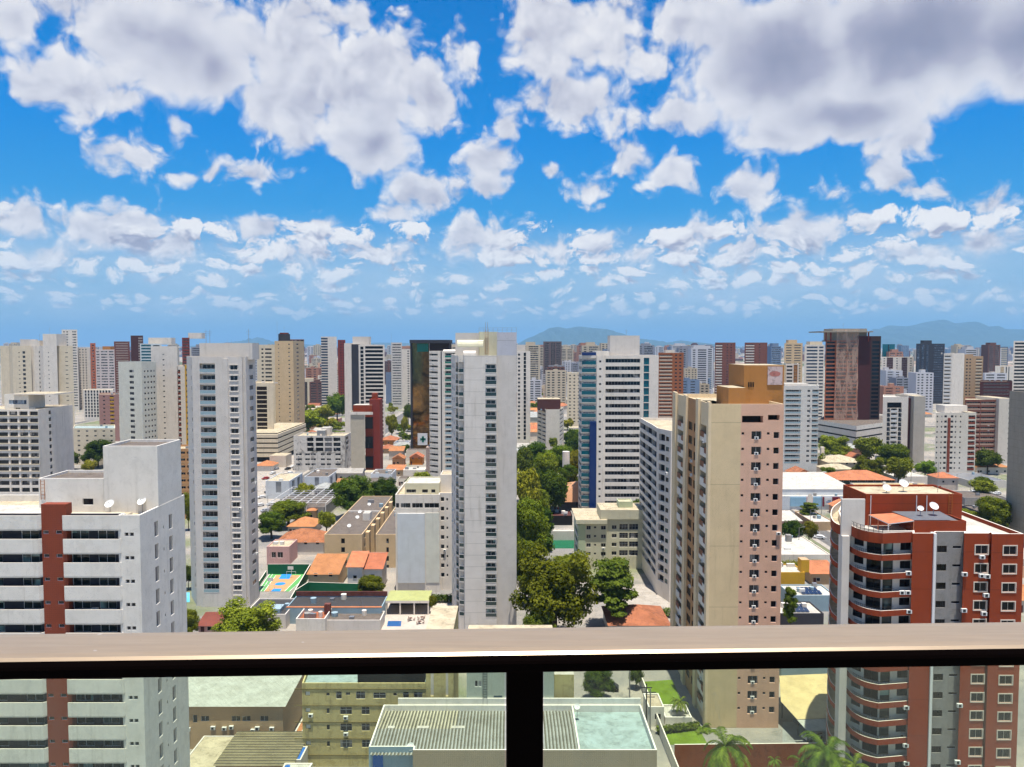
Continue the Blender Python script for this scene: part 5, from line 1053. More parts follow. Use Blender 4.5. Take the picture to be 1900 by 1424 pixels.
sheet('car_park', [(458, 990), (500, 990), (520, 925), (545, 880), (565, 845), (505, 845), (470, 880)], .02, PAVE)
sheet('lawn', [(1188, 1266), (1247, 1262), (1278, 1330), (1203, 1312)], .05, LAWN); sheet('lawn', [(1226, 1360), (1296, 1350), (1312, 1380), (1236, 1383)], .05, LAWN)
sheet('courtyard', [(1230, 1385), (1330, 1395), (1560, 1395), (1560, 1340), (1452, 1340), (1452, 1380), (1312, 1378)], .03, mat('grey_courtyard_paving', (.26, .27, .26), stain=0, grain=.4)); sheet('path', [(1188, 1345), (1270, 1340), (1290, 1352), (1225, 1362)], .03, PAVE)
sheet('terrace', [(705, 1170), (845, 1168), (843, 1112), (722, 1112)], .05, mat('pale_terrace_paving', (.46, .40, .34), stain=0, grain=.2)); sheet('pool', [(718, 1163), (744, 1163), (745, 1153), (720, 1153)], .07, POOLM)  # terrace paving in a warm tone, paler than the other paving
sheet('pool', [(343, 1118), (352, 1118), (352, 1100), (343, 1100)], .06, mat('pool_turquoise', (.12, .45, .6), rough=.05, stain=0, grain=0)); sheet('courtyard', [(1170, 1160), (1240, 1160), (1240, 1085), (1150, 1085)], .03, PAVE)
for pp in ([(474, 1100), (576, 1064)], [(705, 1172), (845, 1110)], [(1185, 1332), (1290, 1260)], [(1222, 1398), (1545, 1340)], [(1150, 1165), (1245, 1085)], [(960, 1190), (1175, 1080)], [(1010, 1018), (1070, 985)], [(458, 990), (540, 900)], [(520, 905), (565, 850)], [(530, 1120), (700, 1098)], [(1020, 950), (1078, 890)], [(690, 1100), (740, 1075)]):
    g_ = [G(*q) for q in pp]; OCC.append((min(q.x for q in g_), max(q.x for q in g_), min(q.y for q in g_), max(q.y for q in g_)))
sheet('sports_court', [(1018, 1018), (1066, 1018), (1068, 1003), (1026, 1003)], .03, COURTG)
# sports court
cz = .06
m = MB(); cp = lambda px, py: tuple(G(px, py)[:2])
for pts, z, mm in (([(478, 1098), (537, 1098), (574, 1066), (500, 1066)], cz, COURTL), ([(490, 1098), (528, 1098), (558, 1068), (512, 1068)], cz+.004, COURTO), ([(517, 1075), (537, 1075), (541, 1066), (523, 1066)], cz+.008, COURTB), ([(502, 1098), (520, 1098), (523, 1093), (508, 1093)], cz+.008, COURTB)): m.poly([(*cp(*p), z) for p in pts], mm)
c = G(520, 1084); m.poly([(c.x+1.6*cos(2*pi*k/20), c.y+1.6*sin(2*pi*k/20), cz+.008) for k in range(20)], COURTB)
for a_, b_ in (((478, 1098), (500, 1066)), ((484, 1098), (506, 1066)), ((537, 1098), (574, 1066)), ((490, 1098), (512, 1068)), ((528, 1098), (558, 1068))):
    a_, b_ = Vector(cp(*a_)), Vector(cp(*b_)); d = (b_-a_).normalized(); n_ = Vector((-d.y, d.x))*.08; m.poly([(*(a_-n_), cz+.012), (*(b_-n_), cz+.012), (*(b_+n_), cz+.012), (*(a_+n_), cz+.012)], LINE)
structure('sports_court', m)
def wall_run(label, pts, h, mt, cap=WHITE, name='boundary_wall', cat='wall', t=.22):
    m = MB()
    for a_, b_ in zip(pts, pts[1:]):
        a_, b_ = Vector(a_[:2]), Vector(b_[:2]); d = (b_-a_).normalized(); n_ = Vector((-d.y, d.x))*t/2
        q = [a_-n_, b_-n_, b_+n_, a_+n_]; m.prism([tuple(p) for p in q], 0, h, mt, cap)
    return single(name, label, cat, m)
wall_run('dark green wall at the far end and right of the ball court', [G(497, 1066), G(576, 1066), G(520, 1166)], 3.4, COURTG); wall_run('low green wall left of the ball court', [G(494, 1068), G(474, 1098)], 1.6, COURTG)
wall_run('green practice wall behind the low white and red roofs', [G(548, 1118), G(572, 1102), G(690, 1106), G(690, 1118)], 3.6, COURTG)
wall_run('white boundary wall running beside the mint-roofed building', [(28.6, 128, 0), (28.2, 182, 0)], 2.6, WHITE2); wall_run('rust-brown boundary wall in front of the palms', [(28.8, 133.6, 0), (58, 134.2, 0)], 4.3, WOODW)
wall_run('white garden wall along the lawn by the street', [(28.4, 182.3, 0), (38, 182.3, 0)], 1.6, WHITE2)
for px, py in ((541, 1072), (500, 1098)):
    t_ = thing('basketball_hoop', 'white-framed basketball hoop at the '+('far' if px == 541 else 'near')+' end of the ball court', 'basketball hoop', G(px, py), 'hoops on the ball court'); g = G(px, py)
    q = MB(); q.tube(g, (g.x, g.y, 3.4), .07, .07, FRAME, 6); q.tube((g.x, g.y, 3.2), (g.x, g.y-1 if py < 1080 else g.y+1, 3.3), .05, .05, FRAME, 5); q.build('post', t_); q = MB(); s_ = -1 if py < 1080 else 1
    q.box(g.x-.9, g.x+.9, g.y+s_*1.0-.03, g.y+s_*1.0+.03, 2.9, 3.95, ACW); q.build('backboard', t_)
    q = MB(); q.box(g.x-1.5, g.x-1.42, g.y+s_*.4, g.y+s_*.4+.08, 0, 2, FRAME); q.box(g.x+1.42, g.x+1.5, g.y+s_*.4, g.y+s_*.4+.08, 0, 2, FRAME); q.box(g.x-1.5, g.x+1.5, g.y+s_*.4, g.y+s_*.4+.08, 2, 2.08, FRAME); q.build('goal_frame', t_)

# ================================================================== low buildings and houses
HOUSES = []
def lowbuild(label, pxl, pxr, pyb, h, D, wall, roof, cols=(), name='low_building', cat='building', right=(), left=(), extra=None, yr=None, par=.35):
    Y = G(950, pyb).y; yr = yr or pyb-10
    b = Bld(name, label, cat, [XY(pxl, Y, yr), XY(pxr, Y, yr), (XY(pxr, Y, yr)[0], Y+D), (XY(pxl, Y, yr)[0], Y+D)], h, wall)
    b.shell({0: cols, 1: right, 3: left}, off=2.9, yr=yr, roof=roof, par=par, zmin=-.5)
    if extra: extra(b)
    b.clutter(4, int(pxl*3+pyb))
    return b.finish()
WIN1 = None
def hip(mb, x0, x1, y0, y1, z, rise, mt, ov=.5, gable=False):
    x0 -= ov; x1 += ov; y0 -= ov; y1 += ov; w = x1-x0; d = y1-y0
    if w >= d:
        i = 0 if gable else d/2; a, b = (x0+i, (y0+y1)/2, z+rise), (x1-i, (y0+y1)/2, z+rise)
        mb.poly([(x0, y0, z), (x1, y0, z), b, a], mt); mb.poly([(x1, y1, z), (x0, y1, z), a, b], mt); mb.poly([(x0, y1, z), (x0, y0, z), a], mt); mb.poly([(x1, y0, z), (x1, y1, z), b], mt)
    else:
        i = 0 if gable else w/2; a, b = ((x0+x1)/2, y0+i, z+rise), ((x0+x1)/2, y1-i, z+rise)
        mb.poly([(x1, y0, z), (x1, y1, z), b, a], mt); mb.poly([(x0, y1, z), (x0, y0, z), a, b], mt); mb.poly([(x0, y0, z), (x1, y0, z), a], mt); mb.poly([(x1, y1, z), (x0, y1, z), b], mt)
    mb.poly([(x0, y1, z-.02), (x1, y1, z-.02), (x1, y0, z-.02), (x0, y0, z-.02)], mt)
def house(label, x, y, w, d, h, wall, roof, kind='hip', rise=None, group=None, wins=True, occ=True):
    """x, y: middle of the front wall"""
    r = thing('house', label, 'house', (x, y+d/2, 0), group); m = MB(); x0, x1 = x-w/2, x+w/2
    m.box(x0, x1, y, y+d, 0, h if kind != 'flat' else h+.5, wall, nobot=True); m.build('wall', r)
    m = MB(); rise = rise or min(w, d)*.24
    if kind in ('hip', 'gable'): hip(m, x0, x1, y, y+d, h, rise, roof, .5, kind == 'gable')
    elif kind == 'shed': m.poly([(x0-.5, y-.5, h), (x1+.5, y-.5, h), (x1+.5, y+d+.3, h+rise), (x0-.5, y+d+.3, h+rise)], roof); m.poly([(x0-.5, y+d+.3, h+rise-.05), (x1+.5, y+d+.3, h+rise-.05), (x1+.5, y-.5, h-.05), (x0-.5, y-.5, h-.05)], roof); m.poly([(x0, y+d+.01, h), (x1, y+d+.01, h), (x1, y+d+.01, h+rise), (x0, y+d+.01, h+rise)], wall)
    else: m.box(x0+.2, x1-.2, y+.2, y+d-.2, h+.5, h+.56, roof, nobot=True)
    m.build('roof', r)
    if wins:
        n = max(1, int(w/4)); tp = template('w', 1.2, 1.1, .1, wall, GLASSD, FRAME, wall)
        if tp[2] is None: q = MB(); q.add(tp[0]); q.add(tp[1]); tp[2] = q.mesh('window')
        for i in range(n):
            o = bpy.data.objects.new('window', tp[2]); C.objects.link(o); o.parent = r; o.location = (x0+(i+.5)*w/n-x, -d/2-.03, 1.1 if h < 4.5 else 3.8)
        q = MB(); q.box(x0+.6, x0+1.5, y-.06, y-.003, 0, 2.1, BROWN); q.build('door', r)
    if occ: OCC.append((x0-.5, x1+.5, y-.5, y+d+.5))
    return r
def house_px(label, pxl, pxr, pyb, h, d, wall, roof, kind='hip', rise=None):
    g = G((pxl+pxr)/2, pyb); Y = g.y; return house(label, g.x, Y, (pxr-pxl)/FPX*Y, d, h, wall, roof, kind, rise)
PNK = mat('pink_house_plaster', 'c99f98', stain=.3); LBL = mat('light_blue_white_plaster', 'd0d4d6', stain=.25)
lowbuild('white annex with a flat beige roof and a grey door strip', 493, 537, 926, 8.8, 24, LBL, ROOFC, [('o', 512, 522, -3, 5.5, {'d': .3, 'pane': ALU, 'n': 1, 'name': 'door'})], right=[('o', .2, .4, -4, 6, {'n': 1}), ('o', .6, .8, -4, 6, {'n': 1})])
lowbuild('white annex with a brown patched roof and a tall grey window strip', 565, 610, 912, 7.6, 26, LBL, ROOFG, [('o', 584, 592, -2, 4.5, {'d': .3, 'pane': ALU, 'n': 1, 'name': 'window'})], right=[('o', .15, .35, -3, 5, {'n': 1}), ('o', .6, .8, -3, 5, {'n': 1})])
lowbuild('white annex with skylights behind the dark trees', 688, 727, 904, 7.0, 16, LBL, ROOFG, [('w', 703, 711, .2, 1.2, {'n': 1})])
lowbuild('grey concrete service block under the white pergola', 500, 602, 962, 5.0, 26, MGREY, ROOFG)
t_ = thing('pergola', 'white beamed pergola over the grey service block', 'pergola', (*cp(556, 945), 0)); m = MB(); xa, xb = XY(497, 330, 930)[0], XY(604, 330, 930)[0]
for i in range(7): x = xa+(xb-xa)*i/6; m.box(x-.12, x+.12, 330, 368, 6.6, 6.9, FRAME)
m.build('beam', t_); m = MB()
for i in range(9): y = 330+38*i/8; m.box(xa, xb, y-.1, y+.1, 6.92, 7.1, FRAME)
m.build('rafter', t_)
for i in (0, 2, 4, 6):
    x = xa+(xb-xa)*i/6; m = MB(); m.box(x-.15, x+.15, 329.9, 330.2, 0, 6.6, FRAME); m.build('post', t_)
def flats(label, pxl, pxr, yb, D, extra):
    def ex(b):
        m = MB(); m.box(b.X0+.3, b.X1-.3, b.Y0+D*.55, b.Y0+D*.55+.3, b.zr+.01, b.zr+.5, WHITE2); b.part(m, 'roof_kerb')
        if extra:
            for px, py in ((648, 976), (663, 960), (668, 950), (685, 936)): dish(b, px, py, G(px, py, 11.5).y, .7, 11)
            b.block('water_tank', b.X1-4, b.X1-1.5, b.Y0+22, b.Y0+27, b.zr, b.zr+2.6, WHITE2, ROOFW)
            m = MB()
            for k in range(6): m.box(b.X1-.2, b.X1+1.2, b.Y0+6+10*k, b.Y0+9+10*k, 0, b.H-.8, BEIGE)
            b.part(m, 'side_bay')
    return lowbuild(label, pxl, pxr, yb, 11.4, D, BEIGE, ROOFG, [('w', .44, .54, -.2, 1.7, {'frame': DFRAME})], right=[('w', .05+.1*i, .1+.1*i, .5, 1.3) for i in range(9)], extra=ex, name='apartment_block', cat='apartment block', yr=1000)
flats('long beige walk-up block with a dark felt roof and dishes', 602, 672, 1054, 66, True); flats('second beige walk-up block, half behind the white building', 697, 742, 1054, 66, False)
house_px('terracotta-roofed house under the round trees', 534, 583, 992, 3.2, 12, HWALL, TERRA); house_px('wide white house with an aged terracotta roof', 512, 601, 1030, 4.6, 14, mat('white_house_plaster', 'd8d2c8', stain=.3), TERRA2, rise=3.4)
house_px('tiny orange-roofed turret house by the round trees', 570, 585, 965, 4, 4, TAN, TERRA)
lowbuild('pink two-storey house with dark paired windows', 495, 537, 1049, 6.4, 10, PNK, ROOFC, [('w', 504, 512, -1, 2.0, {'n': 1, 'pane': GLASSBR}), ('w', 515, 525, -1, 2.0, {'n': 1, 'pane': GLASSBR})], name='house', cat='house')
house_px('house with a broad sloping orange roof beside the ball court', 572, 628, 1093, 4.6, 13, BEIGE, TERRA, 'shed', 2.8); house_px('tall white house with a small orange roof', 645, 673, 1097, 7.5, 9, mat('white_house_plaster', ''), TERRA, 'shed', 2.4); house_px('white house with an orange roof next to the tall white one', 674, 709, 1095, 6.6, 9, mat('white_house_plaster', ''), TERRA, 'shed', 2.6)
house_px('small house with a gabled orange roof down the side street', 728, 749, 864, 4.2, 9, mat('peach_house', 'd09a72', stain=.2), TERRA, 'gable', 2.4); house_px('orange house with a gabled tile roof beside its white tower neighbour', 760, 784, 863, 4.6, 9, mat('orange_house', 'c87828', stain=.2), TERRA, 'gable', 2.6)
house_px('house with a flat orange roof behind the white annex', 716, 748, 884, 3.6, 12, BEIGE, TERRA, 'shed', 1.2); lowbuild('long white wall building with a plain roof behind the white flats', 748, 788, 889, 5, 12, WHITE, ROOFW)
house_px('orange-roofed house right of the red stair tower', 705, 727, 842, 3.4, 14, TAN, TERRA); house_px('big orange-roofed house further behind the red stair tower', 706, 736, 826, 3.6, 14, ORANGE, TERRA)
lowbuild('grey metal awning roof beside the dark mirrored tower', 730, 758, 832, 4, 14, GREYW, ALU)
def store(b):
    m = MB(); z = b.H
    for a_, c_, mm in ((1466, 1496, 'light_blue_shopfront'), (1496, 1508, 'pink_shopfront'), (1508, 1525, 'light_blue_shopfront'), (1526, 1529, 'crimson_shopfront'), (1544, 1558, 'crimson_shopfront')):
        cc = {'light_blue_shopfront': '8fb6cc', 'pink_shopfront': 'd9a5a8', 'crimson_shopfront': '7d2030'}[mm]; m.box(XY(a_, b.Y0, 930)[0], XY(c_, b.Y0, 930)[0]-.02, b.Y0-.3, b.Y0-.003, 1.5, 5.8, mat(mm, cc, stain=.15))
    b.part(m, 'shopfront'); m = MB(); xa, xb = XY(1497, b.Y0, 930)[0], XY(1507, b.Y0, 930)[0]; xm = (xa+xb)/2; m.prism([(xa, b.Y0-.6), (xb, b.Y0-.6), (xb, b.Y0-.31), (xa, b.Y0-.31)], 3, 6.2, WHITE)
    for k in range(8): t = pi*k/8; u = pi*(k+1)/8; m.poly([(xm, b.Y0-.6, 6.2), (xm+1.1*cos(t), b.Y0-.6, 6.2+1.3*sin(t)), (xm+1.1*cos(u), b.Y0-.6, 6.2+1.3*sin(u))], WHITE)
    b.part(m, 'curved_gable'); m = MB(); xa, xb = XY(1530, b.Y0, 930)[0], XY(1543, b.Y0, 930)[0]; m.box(xa, xb, b.Y0-.5, b.Y0-.25, 2.2, 5.4, FRAME)
    for k in range(5): m.box(xa+.5+.5*k, xa+.9+.5*k, b.Y0-.53, b.Y0-.501, 3.4, 3.8, BLUEW)
    m.box(xa+1.2, xb-.5, b.Y0-.53, b.Y0-.501, 4.1, 4.35, TEALP); b.part(m, 'sign')
    m = MB(); m.poly([(b.X0-.5, b.Y0+4, 8.6), (b.X1+.5, b.Y0+4, 8.6), (b.X1+.5, b.Y0+42, 10.2), (b.X0-.5, b.Y0+42, 10.2)], ROOFW); m.box(b.X0-.3, b.X1+.3, b.Y0+4.2, b.Y0+4.5, 5, 8.55, LBL); b.part(m, 'sheet_roof')
lowbuild('white-roofed shop hall with a pastel shopfront and sign', 1440, 1592, 946, 6.2, 44, LBL, ROOFW, (), name='shop', cat='shop', extra=store)
house_px('long school with two cream roofs', 1536, 1606, 874, 5, 22, mat('school_plaster', 'c9b9a0', stain=.2), ROOFC, 'hip', 3.2); house_px('smaller cream-roofed school wing in front', 1530, 1585, 884, 4, 12, mat('school_plaster', ''), ROOFC, 'hip', 2.4)
house_px('wide orange-roofed building with dark green walls', 1555, 1660, 908, 4.8, 20, mat('dark_green_wall', '3a4030', stain=.2), TERRA, 'hip', 3.6); lowbuild('low white-roofed sheds behind the red box', 1660, 1722, 898, 4, 18, WHITE, ROOFW); lowbuild('long yellow-roofed shed behind the red box', 1600, 1740, 922, 4.4, 14, GREYW, ZINCY); lowbuild('white block at the end of the orange roof', 1513, 1545, 900, 5, 12, WHITE, ROOFW)
lowbuild('grey sheet-roofed carport at the right', 1800, 1868, 905, 3.6, 26, GREYW, ALU); lowbuild('grey flat-roofed carport further right', 1790, 1868, 938, 3.6, 16, MGREY, ROOFG); house_px('orange-roofed house behind the grey carport', 1812, 1872, 880, 4, 20, HWALL, TERRA); lowbuild('dark car showroom at the right', 1820, 1868, 968, 4, 14, DGREY, ROOFG)
house_px('white shed with a pink-edged roof by the side street', 1430, 1487, 985, 4, 14, PNK, ROOFW, 'shed', 1.2); lowbuild('low white roof by the red fin wall', 1508, 1548, 985, 3.6, 20, TAN, ROOFW)
def yel(b): xa, xb = XY(1489, b.Y0, 1060)[0], XY(1504, b.Y0, 1060)[0]; b.block('chimney', xa, xb, b.Y0+1, b.Y0+4, b.zr, ZZ(1041, b.Y0, 1495), YELLOWP, TAN)
lowbuild('mustard house with a square chimney', 1425, 1493, 1105, 7.0, 9, YELLOWP, ROOFW, name='house', cat='house', extra=yel); house_px('flat orange-roofed house behind the chimney', 1505, 1556, 1085, 3.5, 10, TAN, TERRA, 'shed', 1.4)
SOLAR = mat('solar_panel', '243048', stain=0, grain=0, rough=.1, spec=.6, tile=(1.0, 50, .06))
def solar(b):
    for i in range(5):
        for j in range(2): m = MB(); x = b.X0+(b.X1-b.X0)*.3+i*1.15; y = b.Y0+1.5+j*3; m.poly([(x, y, b.zr+.25), (x+1.05, y, b.zr+.25), (x+1.05, y+2.4, b.zr+.6), (x, y+2.4, b.zr+.6)], SOLAR); b.part(m, 'solar_panel')
lowbuild('grey-blue building with solar panels on a white roof', 1468, 1550, 1135, 4.6, 10, GBLUE, ROOFW, extra=solar); lowbuild('dark-walled building with solar panels, nearer the rail', 1440, 1528, 1172, 4.8, 9.5, DGREY, ROOFW, extra=solar)
lowbuild('white flat-roofed house with a grey tank behind a clipped hedge', 1440, 1541, 1052, 4.2, 26, WHITE, ROOFW, name='house', cat='house', extra=lambda b: b.block('water_tank', b.X0+10, b.X0+11.8, b.Y0+18, b.Y0+20, b.zr, b.zr+2.4, MGREY))
lowbuild('long low building with red-edged roof and grey-blue wall', 531, 708, 1158, 4.4, 10, GBLUE, ROOFD, extra=lambda b: (b.block('red_coping', b.X0, b.X1, b.Y0-.02, b.Y0+.9, b.H+.002, b.H+.12, TERRA), b.block('rear_wall', b.X0, b.X1, b.Y1-.3, b.Y1, b.H, b.H+1.3, mat('stained_maroon_wall', '6e4038', stain=.7, big=.4)), dish(b, 538, 1122, 218, .6, 4), dish(b, 604, 1124, 218, .6, 4)))
lowbuild('grey-roofed low building nearest the rail with a small chimney', 605, 706, 1172, 3.0, 7, GREYW, ROOFG, par=.2); lowbuild('low white annex with a red-edged roof well', 549, 603, 1178, 4.2, 8, WHITE2, TERRA2, par=.9, extra=lambda b: b.block('chimney', b.X0+6, b.X0+7.6, b.Y0+5.5, b.Y0+6.8, b.zr, b.zr+2.8, mat('stained_maroon_wall', '')))
lowbuild('dark-roofed service building at the foot of the light grey tower', 452, 530, 1168, 4.0, 13, GREYW, ROOFD, par=.4, extra=lambda b: b.block('roof_light', b.X1-7, b.X1-2, b.Y0+2, b.Y0+6, b.zr, b.zr+1.1, GBLUE)); lowbuild('white angular wing with a green rear wall by the tree', 506, 534, 1160, 3.2, 6, WHITE, ROOFG, par=.5)
house_px('small pink house with a red striped roof below the light grey tower', 368, 410, 1178, 2.4, 6, PNK, mat('red_striped_roof', '8a4a3c', stain=0, grain=.3, tile=(.9, 50, .45)), 'shed', 1.4)
def pav(b): pass
t_ = thing('pavilion', 'open white pavilion with a lime-green roof on the pool terrace', 'pavilion', (*cp(757, 1140), 0)); Yp = G(757, 1142).y; xa, xb = XY(715, Yp, 1130)[0], XY(796, Yp, 1130)[0]
m = MB(); m.box(xa, xb, Yp, Yp+9, 3.4, 4.1, WHITE, mat('lime_roof', '9ea26a', stain=0, grain=.2)); m.build('roof', t_)
for i in range(4): x = xa+(xb-xa-.4)*i/3; m = MB(); m.box(x, x+.35, Yp+.1, Yp+.45, 0, 3.4, WHITE); m.build('column', t_)
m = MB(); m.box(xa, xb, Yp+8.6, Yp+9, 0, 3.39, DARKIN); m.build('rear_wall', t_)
house_px('house with a broad terracotta roof just above the rail', 1130, 1243, 1186, 3.6, 14, mat('white_house_plaster', ''), TERRA2, 'hip', 3.0)
lowbuild('dark open pavilion among the garden trees', 1022, 1062, 975, 4, 10, DARKIN, BROWN); lowbuild('thin white canopy walkway by the garden court', 1013, 1068, 1003, 3.6, 4, GREYW, ROOFW)
t_ = thing('tent_roof', 'large peach tiled tent-shaped roof behind the trees', 'pavilion', (*cp(1068, 935), 0)); g0 = [G(1036, 932, 4), G(1110, 932, 4), G(1120, 890, 4), G(1044, 897, 4)]; apx = G(1072, 893, 13); m = MB()
for i in range(4): m.poly([g0[i], g0[(i+1) % 4], apx], mat('peach_tile_roof', 'd29c74', stain=0, grain=.2))
m.build('roof', t_); m = MB()
for g in g0: m.box(g.x-.2, g.x+.2, g.y-.2, g.y+.2, 0, 4, BROWN)
m.build('post', t_)
t_ = thing('water_tower', 'slender white cylindrical water tower rising from the trees', 'water tower', (*cp(1050, 912), 0)); g = G(1050, 912); m = MB(); m.cyl((g.x, g.y), 1.85, 0, ZZ(838, g.y, 1050), WHITE, 24, GREYW); m.build('shaft', t_, False)
t_ = thing('water_tower', 'short white post-like water tower by the school palms', 'water tower', (*cp(1525, 862), 0)); g = G(1525, 862); m = MB(); m.box(g.x-1, g.x+1, g.y-1, g.y+1, 0, 11, WHITE); m.build('shaft', t_)
# things beyond the lawn, seen through the glass
lowbuild('white guard house with a rounded planted roof by the lawn', 1203, 1232, 1349, 4.0, 6, WHITE2, SAND, [('o', 1215, 1226, .3, 1.2, {'n': 1, 'd': .2, 'pane': GLASSD, 'name': 'window'})], name='guard_house', cat='guard house', yr=1340); lowbuild('white stepped roof beside the guard house', 1234, 1284, 1346, 1.6, 5.5, WHITE2, ROOFW, yr=1340)
t_ = thing('carport', 'large yellow sheet-roofed carport between cream tower and red building', 'carport', (*cp(1500, 1320), 0)); m = MB(); z = 5
a_ = [G(1446, 1254, z), G(1540, 1250, z), G(1541, 1333, z-.6), G(1479, 1335, z-.6), G(1449, 1302, z-.2)]; m.poly(list(reversed(a_)), ZINCY); m.poly([(p.x, p.y, p.z-.15) for p in a_], ZINC); m.build('yellow_roof', t_)
m = MB(); a_ = [G(1479, 1336, z-.5), G(1541, 1334, z-.5), G(1541, 1357, z-1), G(1498, 1357, z-1)]; m.poly(list(reversed(a_)), mat('pale_roof_sheet', '')); m.poly([(p.x, p.y, p.z-.15) for p in a_], ZINC); m.build('pale_roof', t_); m = MB()
for px, py in ((1482, 1332), (1500, 1352), (1536, 1352), (1452, 1300)): g = G(px, py, z-1.3); m.box(g.x-.1, g.x+.1, g.y+.1, g.y+.3, 0, z-1.05, DFRAME)
m.build('post', t_); lowbuild('grey wall and skylight building beyond the yellow carport', 1449, 1545, 1268, 4.0, 6, GBLUE, ROOFW, yr=1250)
for i, (px, py, ht, lb) in enumerate(((1206, 1362, 9, 'concrete utility pole standing by the guard house'), (1199, 1352, 9, 'dark utility pole with crossarms beside the boundary wall'), (1168, 1300, 12, 'tall utility pole behind the mint roof'))):
    g = G(px, py); m = MB(); m.tube(g, (g.x, g.y, ht), .16, .11, MGREY if i != 1 else DFRAME, 7); t_ = thing('utility_pole', lb, 'utility pole', g); m.build('pole', t_); m = MB(); m.box(g.x-1.1, g.x+1.1, g.y-.06, g.y+.06, ht-.9, ht-.75, DFRAME); m.box(g.x-.9, g.x+.9, g.y-.06, g.y+.06, ht-1.8, ht-1.68, DFRAME); m.build('crossarm', t_)

for i, (px, py) in enumerate(((488, 985), (497, 955), (520, 912), (533, 890), (556, 862), (570, 852), (738, 850), (744, 826), (747, 808), (1482, 1022), (1503, 985), (1524, 955), (1690, 905), (1735, 905), (1775, 910), (1800, 925))):
    g = G(px, py); t_ = thing('street_lamp', 'slim street lamp post '+('in the car park by the banded podium' if px < 600 else 'along the side street by the mirrored tower' if px < 800 else 'along the side street by the dense round tree' if px < 1600 else 'on the road by the dotted cream building'), 'street lamp', g, 'street lamps between the buildings'); m = MB(); m.tube(g, (g.x, g.y, 8.5), .13, .08, MGREY, 6); m.build('pole', t_)
    m = MB(); m.tube((g.x, g.y, 8.4), (g.x+1.6, g.y-.3, 8.8), .05, .05, MGREY, 5); m.box(g.x+1.4, g.x+2.1, g.y-.42, g.y-.2, 8.72, 8.84, ALU); m.build('lamp_head', t_)

# ================================================================== trees
def leafmat(name, c0, c1, var=.35):
    m = bpy.data.materials.new(name); m.use_nodes = True; t = m.node_tree; t.nodes.clear(); nt = NT(t); out = nt.n('ShaderNodeOutputMaterial')
    oi = nt.n('ShaderNodeObjectInfo'); tc = nt.n('ShaderNodeTexCoord'); n = nt.noise(tc.outputs['Object'], .55, 3, .6); n2 = nt.noise(tc.outputs['Object'], 2.6, 2, .6)
    col = nt.mix(nt.step(nt.m('MULTIPLY_ADD', n2, .4, nt.m('MULTIPLY', n, .7)), .38, .7), (*c0, 1), (*c1, 1))
    hs = nt.n('ShaderNodeHueSaturation'); nt.put(hs.inputs['Color'], col); nt.put(hs.inputs['Value'], nt.m('MULTIPLY_ADD', oi.outputs['Random'], var*2, 1-var)); nt.put(hs.inputs['Hue'], nt.m('MULTIPLY_ADD', nt.m('FRACT', nt.m('MULTIPLY', oi.outputs['Random'], 9.7)), -.05, .515))
    d = nt.n('ShaderNodeBsdfDiffuse'); tr = nt.n('ShaderNodeBsdfTranslucent'); nt.put(d.inputs[0], hs.outputs[0]); nt.put(tr.inputs[0], nt.mul(1.0, hs.outputs[0], (1.1, 1.2, .5, 1)))
    mx = nt.n('ShaderNodeMixShader'); mx.inputs[0].default_value = .3; t.links.new(d.outputs[0], mx.inputs[1]); t.links.new(tr.outputs[0], mx.inputs[2]); t.links.new(mx.outputs[0], out.inputs[0]); MATS[name] = m; return m
LEAF = leafmat('green_foliage', (.045, .08, .010), (.165, .215, .022)); LEAFY = leafmat('yellow_green_foliage', (.085, .105, .010), (.26, .27, .028)); LEAFD = leafmat('dark_foliage', (.03, .06, .010), (.115, .165, .022)); PALM = leafmat('palm_fronds', (.07, .12, .012), (.24, .30, .04))
rng = np.random.default_rng(5)
def crown_mesh(name, lumps, n, size, mt, flat=.5):
    """many leaf-clump faces spread through a set of lumps"""
    V = []; F = []; tot = sum(l[3]*l[3] for l in lumps)
    for (cx, cy, cz, r, sq) in lumps:
        k = int(n*r*r/tot); u = rng.normal(size=(k, 3)); u /= np.linalg.norm(u, axis=1)[:, None]
        rad = r*(rng.random(k)**.35)*(1+.12*np.sin(u[:, 0]*7+cx)+.10*np.sin(u[:, 2]*9+cy)); p = u*rad[:, None]; p[:, 2] *= sq; p += (cx, cy, cz)
        nn = u+rng.normal(size=(k, 3))*.55; nn[:, 2] += flat; nn /= np.linalg.norm(nn, axis=1)[:, None]
        a = np.cross(nn, rng.normal(size=(k, 3))); a /= np.linalg.norm(a, axis=1)[:, None]; b = np.cross(nn, a); s = size*(.55+.9*rng.random(k))[:, None]
        for q in (-a-b*.55, a*.2-b, a*1.1+b*.1, a*.1+b*.9): V.append(p+q*s)
        V[-4:] = [np.stack(V[-4:], 1).reshape(-1, 3)]
    V = np.concatenate(V); me = bpy.data.meshes.new(name); me.from_pydata(V.tolist(), [], [(4*i, 4*i+1, 4*i+2, 4*i+3) for i in range(len(V)//4)]); me.materials.append(mt); me.update(); return me
def limb_mesh(name, h, lumps, r=.28):
    m = MB(); top = Vector((0, 0, h*.42)); m.tube((0, 0, 0), (0.05, .05, h*.25), r*1.25, r, TRUNK, 8); m.tube((0.05, .05, h*.25), top, r, r*.75, TRUNK, 8)
    for l in lumps[:7]: c = Vector(l[:3]); mid = top*.5+c*.5+Vector((0, 0, -.4)); m.tube(top-Vector((0, 0, .5)), mid, r*.5, r*.3, TRUNK, 5); m.tube(mid, c, r*.3, r*.1, TRUNK, 5)
    return m.mesh(name)
